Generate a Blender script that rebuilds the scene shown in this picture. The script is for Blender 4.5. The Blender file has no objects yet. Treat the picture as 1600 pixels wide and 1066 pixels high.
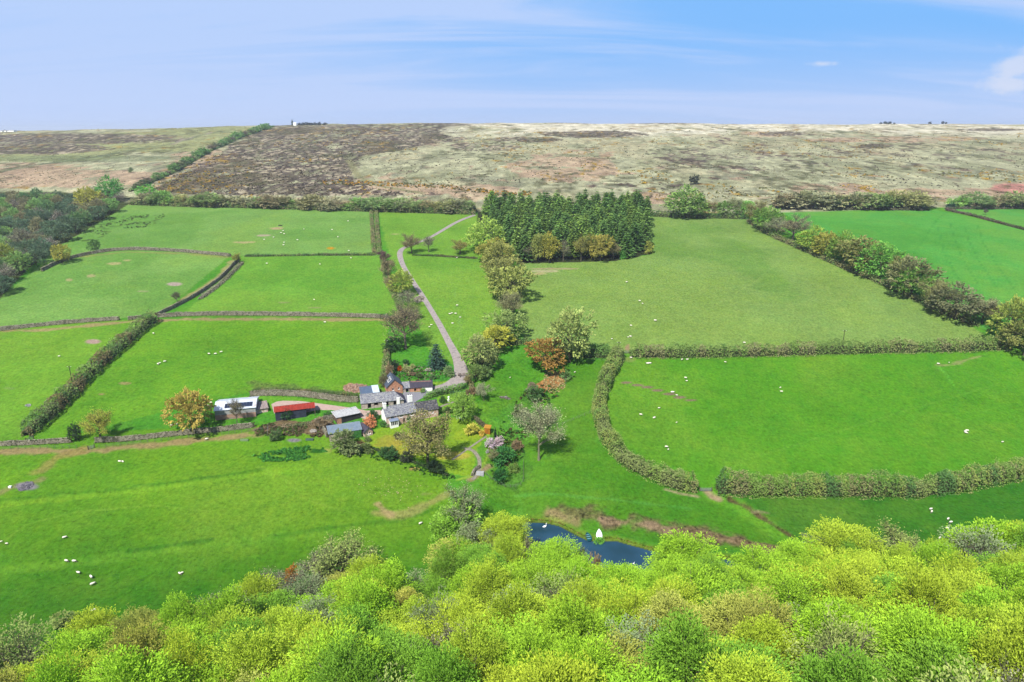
import bpy, math, random
import numpy as np
from mathutils import Vector

# ------------------------------------------------------------------ camera, sky, sun, exposure
scene = bpy.context.scene
CAMZ, PITCH, FPX = 100.0, math.radians(17.2), 1600 * 24.0 / 36.0
cam_data = bpy.data.cameras.new('camera')
cam_data.lens = 24.0; cam_data.sensor_width = 36.0
cam_data.clip_start = 1.0; cam_data.clip_end = 30000.0
cam = bpy.data.objects.new('camera', cam_data)
scene.collection.objects.link(cam)
cam.location = (0, 0, CAMZ); cam.rotation_euler = (math.pi / 2 - PITCH, 0, 0)
scene.camera = cam

SUN_EL, SUN_AZ = math.radians(52), math.radians(207)      # azimuth from +Y towards +X
EXPOSURE = 1.05
SKY_STRENGTH = 0.10
scene.view_settings.view_transform = 'Standard'
scene.view_settings.look = 'None'
scene.view_settings.exposure = EXPOSURE
scene.view_settings.gamma = 1.0
scene.view_settings.use_curve_mapping = False

world = bpy.data.worlds.new('World'); scene.world = world; world.use_nodes = True
nt = world.node_tree; nt.nodes.clear()
def wn(t, **kw):
    n = nt.nodes.new(t)
    for k, v in kw.items(): setattr(n, k, v)
    return n
def wmath(op, a, b=None, c=None):
    n = wn('ShaderNodeMath', operation=op)
    for i, v in enumerate((a, b, c)):
        if v is None: continue
        if isinstance(v, (int, float)): n.inputs[i].default_value = v
        else: nt.links.new(v, n.inputs[i])
    return n.outputs[0]
def wmap(v, a, b, c, d):
    n = wn('ShaderNodeMapRange', interpolation_type='SMOOTHSTEP')
    nt.links.new(v, n.inputs[0])
    for i, q in enumerate((a, b, c, d)): n.inputs[i + 1].default_value = q
    return n.outputs[0]
sky = wn('ShaderNodeTexSky', sky_type='NISHITA')
sky.sun_disc = False; sky.sun_elevation = SUN_EL; sky.sun_rotation = SUN_AZ
sky.altitude = 100; sky.air_density = 1.0; sky.dust_density = 0.35; sky.ozone_density = 3.0
tc = wn('ShaderNodeTexCoord'); sx = wn('ShaderNodeSeparateXYZ')
nt.links.new(tc.outputs['Generated'], sx.inputs[0])
X_, Y_, Z_ = sx.outputs
zz = wmath('ADD', wmath('MAXIMUM', Z_, 0.0), 0.16)
# cirrus: noise on a high flat layer
cv = wn('ShaderNodeCombineXYZ')
nt.links.new(wmath('DIVIDE', X_, zz), cv.inputs[0]); nt.links.new(wmath('DIVIDE', Y_, zz), cv.inputs[1])
mp = wn('ShaderNodeMapping'); mp.inputs['Rotation'].default_value = (0, 0, math.radians(24)); mp.inputs['Scale'].default_value = (0.32, 1.35, 1)
nt.links.new(cv.outputs[0], mp.inputs[0])
n1 = wn('ShaderNodeTexNoise'); n1.inputs['Scale'].default_value = 1.0; n1.inputs['Detail'].default_value = 7; n1.inputs['Roughness'].default_value = 0.55; n1.inputs['Distortion'].default_value = 0.6
nt.links.new(mp.outputs[0], n1.inputs['Vector'])
n2 = wn('ShaderNodeTexNoise'); n2.inputs['Scale'].default_value = 0.22; n2.inputs['Detail'].default_value = 2
nt.links.new(cv.outputs[0], n2.inputs['Vector'])
veil = wmap(n2.outputs[0], 0.38, 0.62, 0.0, 1.0)
veil_left = wmap(X_, 0.18, -0.45, 0.0, 1.0)                 # the thin overcast lies to the west
veil2 = wmath('MAXIMUM', wmath('MULTIPLY', veil, 0.35), wmath('MULTIPLY', veil_left, 1.15))
cir = wmap(n1.outputs[0], 0.42, 0.72, 0.0, 0.95)
cmask = wmath('MINIMUM', wmath('ADD', wmath('MULTIPLY', cir, 1.05), wmath('MULTIPLY', veil2, 0.62)), 0.8)
# low haze band
hz = wmap(Z_, 0.24, 0.0, 0.0, 0.88)
# cumulus at far right: angular ellipse broken by noise
ys = wmath('MAXIMUM', Y_, 0.05)
u_ = wmath('DIVIDE', X_, ys); v_ = wmath('DIVIDE', Z_, ys)
def ell(cu, cvv, ru, rv):
    a = wmath('POWER', wmath('DIVIDE', wmath('SUBTRACT', u_, cu), ru), 2)
    b = wmath('POWER', wmath('DIVIDE', wmath('SUBTRACT', v_, cvv), rv), 2)
    return wmath('SUBTRACT', 1.0, wmath('SQRT', wmath('ADD', a, b)))
uv = wn('ShaderNodeCombineXYZ'); nt.links.new(u_, uv.inputs[0]); nt.links.new(wmath('MULTIPLY', v_, 1.5), uv.inputs[1])
n3 = wn('ShaderNodeTexNoise'); n3.inputs['Scale'].default_value = 26; n3.inputs['Detail'].default_value = 6; n3.inputs['Roughness'].default_value = 0.6
nt.links.new(uv.outputs[0], n3.inputs['Vector'])
e = wmath('MAXIMUM', ell(0.695, 0.083, 0.050, 0.026), ell(0.685, 0.060, 0.05, 0.015))
e = wmath('MAXIMUM', e, wmath('SUBTRACT', ell(0.76, 0.085, 0.07, 0.04), 0.0))
e = wmath('MAXIMUM', e, wmath('SUBTRACT', ell(0.423, 0.0856, 0.035, 0.006), 0.42))
cum = wmap(wmath('ADD', e, wmath('MULTIPLY', wmath('SUBTRACT', n3.outputs[0], 0.5), 2.0)), -0.12, 0.72, 0.0, 0.72)
def wmix(fac, a, b):
    n = wn('ShaderNodeMix', data_type='RGBA')
    nt.links.new(fac, n.inputs[0]); 
    for i, v in ((6, a), (7, b)):
        if isinstance(v, tuple): n.inputs[i].default_value = v
        else: nt.links.new(v, n.inputs[i])
    return n.outputs[2]
low = wmix(wmap(Z_, -0.02, 0.13, 0.0, 1.0), (2.5, 3.15, 4.6, 1), (0.88, 2.4, 4.8, 1))
c0 = wmix(wmap(Z_, 0.6, 0.2, 0.0, 1.0), sky.outputs[0], low)
c1 = wmix(cmask, c0, (2.7, 3.3, 4.75, 1))
c2 = wmix(cum, c1, (3.5, 3.75, 4.5, 1))
bg = wn('ShaderNodeBackground'); bg.inputs[1].default_value = SKY_STRENGTH
nt.links.new(c2, bg.inputs[0])
wo = wn('ShaderNodeOutputWorld'); nt.links.new(bg.outputs[0], wo.inputs[0])

sun_data = bpy.data.lights.new('sun', 'SUN'); sun_data.energy = 4.2; sun_data.angle = math.radians(1.5); sun_data.color = (1.0, 0.955, 0.88)
sun = bpy.data.objects.new('sun', sun_data); scene.collection.objects.link(sun)
SV = Vector((math.sin(SUN_AZ) * math.cos(SUN_EL), math.cos(SUN_AZ) * math.cos(SUN_EL), math.sin(SUN_EL)))
sun.rotation_euler = SV.to_track_quat('Z', 'Y').to_euler(); sun.location = (0, 0, 300)

# ------------------------------------------------------------------ small helpers
COL = scene.collection
rng = np.random.default_rng(7)
R = random.Random(11)
K = 0.36                                      # display colour -> surface albedo under this light
def _b(r, g, b):
    return (r, g, b + 8) if g > r and g > 120 and b < 100 else (r, g, b)
def lin(c): 
    c = c / 255.0
    return c / 12.92 if c <= 0.04045 else ((c + 0.055) / 1.055) ** 2.4
def C(r, g, b, k=1.0): return tuple(min(0.9, lin(v) * K * k) for v in _b(r, g, b))
def ss(a, b, x):
    t = np.clip((x - a) / (b - a), 0, 1); return t * t * (3 - 2 * t)
def _h(xi, yi, s):
    h = (xi * 374761393 + yi * 668265263 + s * 974634777) & 0xffffffff
    h = ((h ^ (h >> 13)) * 1274126177) & 0xffffffff
    return ((h ^ (h >> 16)) & 0xffffff) / 16777215.0
def vn(x, y, s=0):
    x = np.asarray(x, float); y = np.asarray(y, float)
    xf = np.floor(x); yf = np.floor(y); xi = xf.astype(np.int64); yi = yf.astype(np.int64)
    fx = x - xf; fy = y - yf; fx = fx * fx * (3 - 2 * fx); fy = fy * fy * (3 - 2 * fy)
    a = _h(xi, yi, s); b = _h(xi + 1, yi, s); c = _h(xi, yi + 1, s); d = _h(xi + 1, yi + 1, s)
    return (a * (1 - fx) + b * fx) * (1 - fy) + (c * (1 - fx) + d * fx) * fy
def fbm(x, y, s=0, o=4, g=0.5):
    r = 0; a = 1; t = 0
    for i in range(o):
        r = r + a * vn(x * 2 ** i + 13.7 * i, y * 2 ** i - 7.1 * i, s + i); t += a; a *= g
    return r / t

def tag(o, label=None, cat=None, group=None, kind=None):
    if label: o['label'] = label
    if cat: o['category'] = cat
    if group: o['group'] = group
    if kind: o['kind'] = kind
    return o
def empty(name, loc=(0, 0, 0), rz=0.0, scale=None):
    o = bpy.data.objects.new(name, None); COL.objects.link(o)
    o.location = loc; o.rotation_euler = (0, 0, rz); o.empty_display_size = 0.5
    if scale is not None: o.scale = scale
    return o
def link(name, me, parent=None, loc=None):
    o = bpy.data.objects.new(name, me); COL.objects.link(o)
    if parent is not None: o.parent = parent
    if loc is not None: o.location = loc
    return o
def np_mesh(name, V, F, mats=(), col=None, mi=None, smooth=False, tint=None):
    """V (n,3), F (m,3|4) or a list of such arrays"""
    Fs = F if isinstance(F, list) else [F]
    Fs = [np.asarray(f, np.int32) for f in Fs if len(f)]
    V = np.asarray(V, np.float32)
    me = bpy.data.meshes.new(name)
    me.vertices.add(len(V)); me.vertices.foreach_set('co', V.ravel())
    idx = np.concatenate([f.ravel() for f in Fs]); cnt = np.concatenate([np.full(len(f), f.shape[1], np.int32) for f in Fs])
    st = np.concatenate([[0], np.cumsum(cnt)[:-1]]).astype(np.int32)
    me.loops.add(len(idx)); me.loops.foreach_set('vertex_index', idx)
    me.polygons.add(len(cnt)); me.polygons.foreach_set('loop_start', st); me.polygons.foreach_set('loop_total', cnt)
    if mi is not None: me.polygons.foreach_set('material_index', np.asarray(mi, np.int32))
    me.update(calc_edges=True)
    if smooth: me.polygons.foreach_set('use_smooth', np.ones(len(cnt), bool))
    else: me.polygons.foreach_set('use_smooth', np.zeros(len(cnt), bool))
    if col is not None:
        a = me.attributes.new('col', 'FLOAT_COLOR', 'POINT')
        c4 = np.ones((len(V), 4), np.float32); c4[:, :3] = col; a.data.foreach_set('color', c4.ravel())
    if tint is not None:
        a = me.attributes.new('tint', 'FLOAT', 'POINT'); a.data.foreach_set('value', np.asarray(tint, np.float32))
    for m in mats: me.materials.append(m)
    return me

class MB:
    """collects boxes, prisms and tubes into one mesh"""
    def __init__(s): s.v = []; s.f = []; s.m = []
    def add(s, vs, fs, m=0):
        b = len(s.v); s.v += [tuple(p) for p in vs]
        for f in fs: s.f.append([b + i for i in f]); s.m.append(m)
    def box(s, x0, x1, y0, y1, z0, z1, m=0):
        s.add([(x0, y0, z0), (x1, y0, z0), (x1, y1, z0), (x0, y1, z0), (x0, y0, z1), (x1, y0, z1), (x1, y1, z1), (x0, y1, z1)],
              [(0, 3, 2, 1), (4, 5, 6, 7), (0, 1, 5, 4), (1, 2, 6, 5), (2, 3, 7, 6), (3, 0, 4, 7)], m)
    def slab(s, quad, t, m=0):
        """quad: four points (counter-clockwise from above), thickness t downwards along the normal"""
        a, b, c, d = [Vector(q) for q in quad]
        n = (b - a).cross(d - a).normalized() * t
        lo = [p - n for p in (a, b, c, d)]
        s.add([a, b, c, d] + lo, [(0, 1, 2, 3), (7, 6, 5, 4), (0, 4, 5, 1), (1, 5, 6, 2), (2, 6, 7, 3), (3, 7, 4, 0)], m)
    def tube(s, p, q, r0, r1, n=6, m=0):
        p = Vector(p); q = Vector(q); d = (q - p)
        if d.length < 1e-6: return
        d.normalize(); a = d.orthogonal().normalized(); b = d.cross(a)
        vs = [p + (a * math.cos(2 * math.pi * i / n) + b * math.sin(2 * math.pi * i / n)) * r0 for i in range(n)]
        vs += [q + (a * math.cos(2 * math.pi * i / n) + b * math.sin(2 * math.pi * i / n)) * r1 for i in range(n)]
        s.add(vs, [(i, (i + 1) % n, n + (i + 1) % n, n + i) for i in range(n)] + [tuple(range(n))[::-1], tuple(range(n, 2 * n))], m)
    def build(s, name, mats, parent=None, loc=None, smooth=False):
        me = bpy.data.meshes.new(name); me.from_pydata(s.v, [], s.f); me.update()
        for mt in (mats if isinstance(mats, (list, tuple)) else [mats]): me.materials.append(mt)
        me.polygons.foreach_set('material_index', s.m)
        if smooth: me.polygons.foreach_set('use_smooth', [True] * len(s.f))
        return link(name, me, parent, loc)

# ------------------------------------------------------------------ terrain
_P = np.array([(-900, 78), (-300, 76), (-60, 68), (0, 54), (40, 42), (60, 30), (80, 18), (100, 7), (120, -2), (135, -7), (150, -9.3), (165, -8.9),
               (180, -6.5), (200, -3.6), (224, 0), (260, 6), (310, 14.6), (410, 28.7), (560, 43), (1250, 105.5), (1350, 110.6), (1450, 111.5),
               (1650, 109), (2600, 88), (9000, 40)], float)
_yy = np.arange(-900, 9000, 2.0); _zz = np.interp(_yy, _P[:, 0], _P[:, 1])
def _sm(a, n):
    k = np.hanning(n + 2)[1:-1]; k /= k.sum()
    return np.convolve(np.pad(a, n // 2, 'edge'), k, 'valid')
_z1 = _sm(_zz, 15); _z2 = _sm(_zz, 75); _w = ss(560, 800, _yy); _zz = _z1 * (1 - _w) + _z2 * _w
def z0(X, Y):
    """ground height without ponds and banks"""
    w = 1 - ss(230, 350, Y)
    z = np.interp(Y - 0.17 * np.clip(X, -200, 200) * w, _yy, _zz)
    z = z - 13.5 * ss(-250, -950, X) * ss(650, 1250, Y) - 1.5 * ss(300, 1000, X) * ss(650, 1250, Y)
    e = -257 - (Y - 330) * 0.24
    z = z - 7 * ss(0, 60, e - X) * ss(230, 330, Y) * (1 - ss(560, 700, Y)) * (1 - ss(100, 250, e - X))
    z = z + 3.0 * ss(-60, -260, X) * ss(250, 380, Y) * (1 - ss(480, 600, Y))      # swell of the left fields
    a = 0.5 + 2.2 * ss(600, 1000, Y)
    z = z + a * (fbm(X / 90, Y / 90, 3, 3) - 0.5) * 2 + 1.3 * (vn(X / 26, Y / 26, 8) - 0.5) * ss(900, 1150, Y)
    return z
def cam_ray(px, py):
    px = np.asarray(px, float); py = np.asarray(py, float)
    a = (px - 800) / FPX; b = (533 - py) / FPX
    dy = math.cos(PITCH) + b * math.sin(PITCH); dz = -math.sin(PITCH) + b * math.cos(PITCH)
    return a, dy, dz
def project(X, Y, Z):
    d = Y * math.cos(PITCH) - (Z - CAMZ) * math.sin(PITCH)
    u = Y * math.sin(PITCH) + (Z - CAMZ) * math.cos(PITCH)
    dd = np.where(d > 1, d, 1)
    return 800 + X / dd * FPX, 533 - u / dd * FPX, d
_T = np.geomspace(40, 3500, 420)
def _hit(px, py, fn, h=0.0):
    px = np.atleast_1d(np.asarray(px, float)); py = np.atleast_1d(np.asarray(py, float))
    a, dy, dz = cam_ray(px, py)
    out = np.full((len(px), 3), np.nan)
    for s in range(0, len(px), 2000):
        A, B, D = a[s:s + 2000, None], dy[s:s + 2000, None], dz[s:s + 2000, None]
        g = CAMZ + D * _T - fn(A * _T, B * _T) - h
        below = g < 0; k = below.argmax(1); ok = below.any(1) & (k > 0)
        k = np.maximum(k, 1); lo = _T[k - 1]; hi = _T[k]
        A, B, D = A[:, 0], B[:, 0], D[:, 0]
        for _ in range(14):
            m = (lo + hi) / 2; gm = CAMZ + D * m - fn(A * m, B * m) - h
            lo = np.where(gm > 0, m, lo); hi = np.where(gm > 0, hi, m)
        m = (lo + hi) / 2
        r = np.stack([A * m, B * m, CAMZ + D * m - h], 1); r[~ok] = np.nan
        out[s:s + 2000] = r
    return out
def plane_pt(px, py, z):
    a, dy, dz = cam_ray(px, py); t = (z - CAMZ) / dz
    return np.stack([a * t, dy * t], -1)
def seg_dist(X, Y, P):
    """distance to polyline, signed side and arc parameter"""
    best = np.full(X.shape, 1e9); side = np.zeros(X.shape); arc = np.zeros(X.shape); L = 0
    for pa, pb in zip(P[:-1], P[1:]):
        x0, y0, x1, y1 = pa[0], pa[1], pb[0], pb[1]
        dx, dy = x1 - x0, y1 - y0; l = math.hypot(dx, dy) + 1e-9
        t = np.clip(((X - x0) * dx + (Y - y0) * dy) / (l * l), 0, 1)
        qx = X - x0 - t * dx; qy = Y - y0 - t * dy; d = np.hypot(qx, qy)
        m = d < best; best = np.where(m, d, best)
        side = np.where(m, np.sign(dx * (Y - y0) - dy * (X - x0)), side); arc = np.where(m, L + t * l, arc); L += l
    return best, side, arc, L
def in_poly(x, y, P):
    c = np.zeros(x.shape, bool); n = len(P); j = n - 1
    for i in range(n):
        xi, yi = P[i]; xj, yj = P[j]
        if yi != yj:
            c ^= ((yi > y) != (yj > y)) & (x < (xj - xi) * (y - yi) / (yj - yi) + xi)
        j = i
    return c
WATER_Z = -9.2
POND_PX = [(812, 824), (820, 816), (850, 818), (872, 822), (887, 830), (900, 837), (915, 844), (930, 846.5), (950, 846), (962, 846), (990, 854), (1012, 860),
           (1034, 864), (1070, 868), (1100, 873), (1150, 876), (1188, 879), (1210, 885), (1215, 900), (1150, 912), (1080, 915), (1000, 912), (940, 903), (880, 885), (840, 860), (815, 838)]
POND = plane_pt([p[0] for p in POND_PX], [p[1] for p in POND_PX], WATER_Z)
GULLY = [tuple(p[:2]) for p in _hit([870, 838, 815, 800, 800, 815], [585, 612, 660, 710, 760, 812], z0)]
BANKS = []                                   # (world polyline, step height, width)
for pts, hh, wd in (([(-60, 792), (0, 785), (100, 775), (200, 765), (300, 752), (410, 736), (480, 727)], 1.0, 2.5),
                    ([(-60, 897), (0, 890), (90, 880), (200, 865), (300, 852), (400, 841), (520, 828), (620, 812), (690, 790)], 0.8, 3.0),
                    ([(1085, 765), (1150, 780), (1180, 800), (1215, 825), (1250, 846)], 0.9, 1.6),
                    ([(905, 815), (980, 820), (1060, 835), (1150, 850), (1230, 860)], 1.3, 5.0)):
    q = _hit([p[0] for p in pts], [p[1] for p in pts], z0); BANKS.append(([tuple(v[:2]) for v in q], hh, wd))
def H(X, Y):
    X = np.asarray(X, float); Y = np.asarray(Y, float)
    sh = np.broadcast(X, Y).shape; X = np.broadcast_to(X, sh).ravel(); Y = np.broadcast_to(Y, sh).ravel()
    z = z0(X, Y)
    m = (np.abs(X - 10) < 40) & (Y > 150) & (Y < 300)
    if m.any():
        d, s, a, L = seg_dist(X[m], Y[m], GULLY)
        z[m] -= 2.6 * np.exp(-(d / 7.5) ** 2) * ss(0, 25, a) * (1 - ss(L - 12, L, a))
    for P, hh, wd in BANKS:
        xs = [p[0] for p in P]; ys = [p[1] for p in P]
        m = (X > min(xs) - 30) & (X < max(xs) + 30) & (Y > min(ys) - 30) & (Y < max(ys) + 30)
        if m.any():
            d, s, a, L = seg_dist(X[m], Y[m], P); sd = d * s
            z[m] += hh * (ss(-wd / 2, wd / 2, sd) - 0.5) * np.exp(-(d / 14) ** 2) * ss(0, 10, a) * (1 - ss(L - 10, L, a))
    m = (X > -20) & (X < 100) & (Y > 120) & (Y < 190)
    if m.any():
        xx, yv = X[m], Y[m]; P = [tuple(p) for p in POND]
        d = seg_dist(xx, yv, P + [P[0]])[0] + 0.25 * (vn(xx / 1.3, yv / 1.3, 5) - 0.5); ins = in_poly(xx, yv, P)
        zo = z[m]; t = ss(0, 9, d)
        z[m] = np.where(ins, WATER_Z - 0.1 - np.minimum(1.5, d * 0.7), (WATER_Z + 0.28) * (1 - t) + np.maximum(zo, WATER_Z + 0.28) * t)
    return z.reshape(sh)
def hit(px, py, h=0.0):
    r = _hit(px, py, H, h); return r
def hit1(px, py, h=0.0):
    r = _hit([px], [py], H, h)[0]; return (float(r[0]), float(r[1]), float(r[2]))
def polyhit(pts): 
    r = hit([p[0] for p in pts], [p[1] for p in pts]); return [tuple(v) for v in r if not np.isnan(v[0])]
def scale_at(x, y, z):
    """photo pixels per metre: sideways and upwards"""
    d = y * math.cos(PITCH) - (z - CAMZ) * math.sin(PITCH); u = y * math.sin(PITCH) + (z - CAMZ) * math.cos(PITCH)
    return FPX / d, FPX * (math.cos(PITCH) * d + u * math.sin(PITCH)) / (d * d)
def resample(P, step):
    P = [Vector((p[0], p[1])) for p in P]; out = []; L = [0]
    for a, b in zip(P[:-1], P[1:]): L.append(L[-1] + (b - a).length)
    n = max(2, int(L[-1] / step) + 1)
    for i in range(n):
        s = L[-1] * i / (n - 1); k = max(0, min(len(P) - 2, int(np.searchsorted(L, s) - 1)))
        t = (s - L[k]) / max(1e-6, L[k + 1] - L[k]); out.append(P[k].lerp(P[k + 1], t))
    return np.array([(p.x, p.y) for p in out]), L[-1]
def smooth_poly(P, it=2):
    P = [np.array(p[:2], float) for p in P]
    for _ in range(it):
        Q = [P[0]]
        for a, b in zip(P[:-1], P[1:]): Q += [a * 0.75 + b * 0.25, a * 0.25 + b * 0.75]
        Q.append(P[-1]); P = Q
    return [tuple(p) for p in P]

# ------------------------------------------------------------------ materials
MATS = {}
def new_mat(name):
    m = bpy.data.materials.new(name); m.use_nodes = True; n = m.node_tree; n.nodes.clear()
    out = n.nodes.new('ShaderNodeOutputMaterial'); return m, n, out
def nd(n, t, **kw):
    x = n.nodes.new(t)
    for k, v in kw.items(): setattr(x, k, v)
    return x
def rgba(c): return (c[0], c[1], c[2], 1)
def surf(name, c1, c2=None, scale=1.0, rough=0.8, bump=0.0, bscale=None, metal=0.0, stretch=(1, 1, 1), vor=False, spots=None, lo=0.35, hi=0.65, coord='Object'):
    """two-colour noise material with bump; spots = (colour, scale, threshold)"""
    if name in MATS: return MATS[name]
    m, n, out = new_mat(name); L = n.links.new
    p = nd(n, 'ShaderNodeBsdfPrincipled'); p.inputs['Roughness'].default_value = rough; p.inputs['Metallic'].default_value = metal
    p.inputs['Specular IOR Level'].default_value = 0.3
    t = nd(n, 'ShaderNodeTexCoord'); mp = nd(n, 'ShaderNodeMapping'); mp.inputs['Scale'].default_value = stretch
    L(t.outputs[coord], mp.inputs[0])
    if vor:
        x = nd(n, 'ShaderNodeTexVoronoi'); x.inputs['Scale'].default_value = scale; L(mp.outputs[0], x.inputs['Vector'])
        sp = nd(n, 'ShaderNodeSeparateColor'); L(x.outputs['Color'], sp.inputs[0]); f = sp.outputs[0]; hh = x.outputs['Distance']
    else:
        x = nd(n, 'ShaderNodeTexNoise'); x.inputs['Scale'].default_value = scale; x.inputs['Detail'].default_value = 5; x.inputs['Roughness'].default_value = 0.6
        L(mp.outputs[0], x.inputs['Vector']); f = x.outputs[0]; hh = x.outputs[0]
    cr = nd(n, 'ShaderNodeValToRGB'); cr.color_ramp.elements[0].position = lo; cr.color_ramp.elements[1].position = hi
    cr.color_ramp.elements[0].color = rgba(c1); cr.color_ramp.elements[1].color = rgba(c2 or c1); L(f, cr.inputs[0])
    c = cr.outputs[0]
    if spots:
        s = nd(n, 'ShaderNodeTexNoise'); s.inputs['Scale'].default_value = spots[1]; s.inputs['Detail'].default_value = 4; L(mp.outputs[0], s.inputs['Vector'])
        r2 = nd(n, 'ShaderNodeMapRange'); r2.inputs[1].default_value = spots[2]; r2.inputs[2].default_value = spots[2] + 0.06; L(s.outputs[0], r2.inputs[0])
        mx = nd(n, 'ShaderNodeMix', data_type='RGBA'); L(r2.outputs[0], mx.inputs[0]); L(c, mx.inputs[6]); mx.inputs[7].default_value = rgba(spots[0]); c = mx.outputs[2]
    L(c, p.inputs['Base Color'])
    if bump:
        b = nd(n, 'ShaderNodeBump'); b.inputs['Strength'].default_value = min(1, bump); b.inputs['Distance'].default_value = 0.1 * bump
        L(hh, b.inputs['Height']); L(b.outputs[0], p.inputs['Normal'])
    L(p.outputs[0], out.inputs[0]); MATS[name] = m; return m
def leaf_mat(name, attr, trans=0.28):
    m, n, out = new_mat(name); L = n.links.new
    if attr == 'object': c = nd(n, 'ShaderNodeObjectInfo').outputs['Color']
    else:
        a = nd(n, 'ShaderNodeAttribute', attribute_name='col'); c = a.outputs['Color']
    ti = nd(n, 'ShaderNodeAttribute', attribute_name='tint')
    hs = nd(n, 'ShaderNodeHueSaturation'); L(c, hs.inputs['Color']); L(ti.outputs['Fac'], hs.inputs['Value'])
    mr = nd(n, 'ShaderNodeMapRange'); mr.inputs[1].default_value = 0.5; mr.inputs[2].default_value = 1.5; mr.inputs[3].default_value = 0.506; mr.inputs[4].default_value = 0.494
    L(ti.outputs['Fac'], mr.inputs[0]); L(mr.outputs[0], hs.inputs['Hue'])
    d = nd(n, 'ShaderNodeBsdfDiffuse'); t = nd(n, 'ShaderNodeBsdfTranslucent'); mx = nd(n, 'ShaderNodeMixShader'); mx.inputs[0].default_value = trans
    L(hs.outputs[0], d.inputs[0]); L(hs.outputs[0], t.inputs[0]); L(d.outputs[0], mx.inputs[1]); L(t.outputs[0], mx.inputs[2]); L(mx.outputs[0], out.inputs[0])
    return m
LEAF = leaf_mat('leaf_by_tree', 'object'); LEAFC = leaf_mat('leaf_by_bush', 'col', 0.3)
BARK = surf('bark', C(140, 132, 106), C(96, 90, 70), 4, 0.95, 0.6)
BARKP = surf('pale_bark', C(165, 155, 135), C(110, 100, 85), 3, 0.95, 0.6)

def ground_mat():
    m, n, out = new_mat('ground_cover'); L = n.links.new
    p = nd(n, 'ShaderNodeBsdfPrincipled'); p.inputs['Roughness'].default_value = 0.95; p.inputs['Specular IOR Level'].default_value = 0.0
    a = nd(n, 'ShaderNodeAttribute', attribute_name='col'); g = nd(n, 'ShaderNodeAttribute', attribute_name='tint')
    t = nd(n, 'ShaderNodeTexCoord')
    def noi(scale, det, st, dist=0.0):
        mp = nd(n, 'ShaderNodeMapping'); mp.inputs['Scale'].default_value = st; L(t.outputs['Object'], mp.inputs[0])
        x = nd(n, 'ShaderNodeTexNoise'); x.inputs['Scale'].default_value = scale; x.inputs['Detail'].default_value = det; x.inputs['Roughness'].default_value = 0.65; x.inputs['Distortion'].default_value = dist
        L(mp.outputs[0], x.inputs['Vector']); return x.outputs[0]
    def m_(op, u, v):
        x = nd(n, 'ShaderNodeMath', operation=op)
        for i, q in enumerate((u, v)):
            if isinstance(q, (int, float)): x.inputs[i].default_value = q
            else: L(q, x.inputs[i])
        return x.outputs[0]
    fine = noi(1.1, 5, (1, 0.7, 1)); mid = noi(0.22, 4, (1, 1, 1), 0.5); tuft = noi(0.75, 3, (0.8, 1.4, 1)); big = noi(0.035, 3, (1, 1, 1))
    v = m_('ADD', m_('MULTIPLY', m_('SUBTRACT', fine, 0.5), 1.7), m_('MULTIPLY', m_('SUBTRACT', mid, 0.5), 0.42))
    v = m_('ADD', v, m_('MULTIPLY', m_('SUBTRACT', big, 0.5), 0.55))
    tf = nd(n, 'ShaderNodeMapRange'); tf.inputs[1].default_value = 0.56; tf.inputs[2].default_value = 0.72; tf.inputs[3].default_value = 0; tf.inputs[4].default_value = -0.38; L(tuft, tf.inputs[0])
    v = m_('ADD', v, tf.outputs[0]); v = m_('MULTIPLY', v, g.outputs['Fac']); v = m_('ADD', v, 1.0)
    hs = nd(n, 'ShaderNodeHueSaturation'); L(a.outputs['Color'], hs.inputs['Color']); L(m_('MAXIMUM', v, 0.25), hs.inputs['Value'])
    L(m_('ADD', 0.5, m_('MULTIPLY', m_('SUBTRACT', mid, 0.5), -0.05)), hs.inputs['Hue'])
    L(hs.outputs[0], p.inputs['Base Color'])
    b = nd(n, 'ShaderNodeBump'); b.inputs['Strength'].default_value = 0.7; b.inputs['Distance'].default_value = 0.35
    L(m_('ADD', fine, m_('MULTIPLY', tuft, 0.8)), b.inputs['Height']); L(b.outputs[0], p.inputs['Normal'])
    L(p.outputs[0], out.inputs[0]); return m
GROUND = ground_mat()

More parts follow.
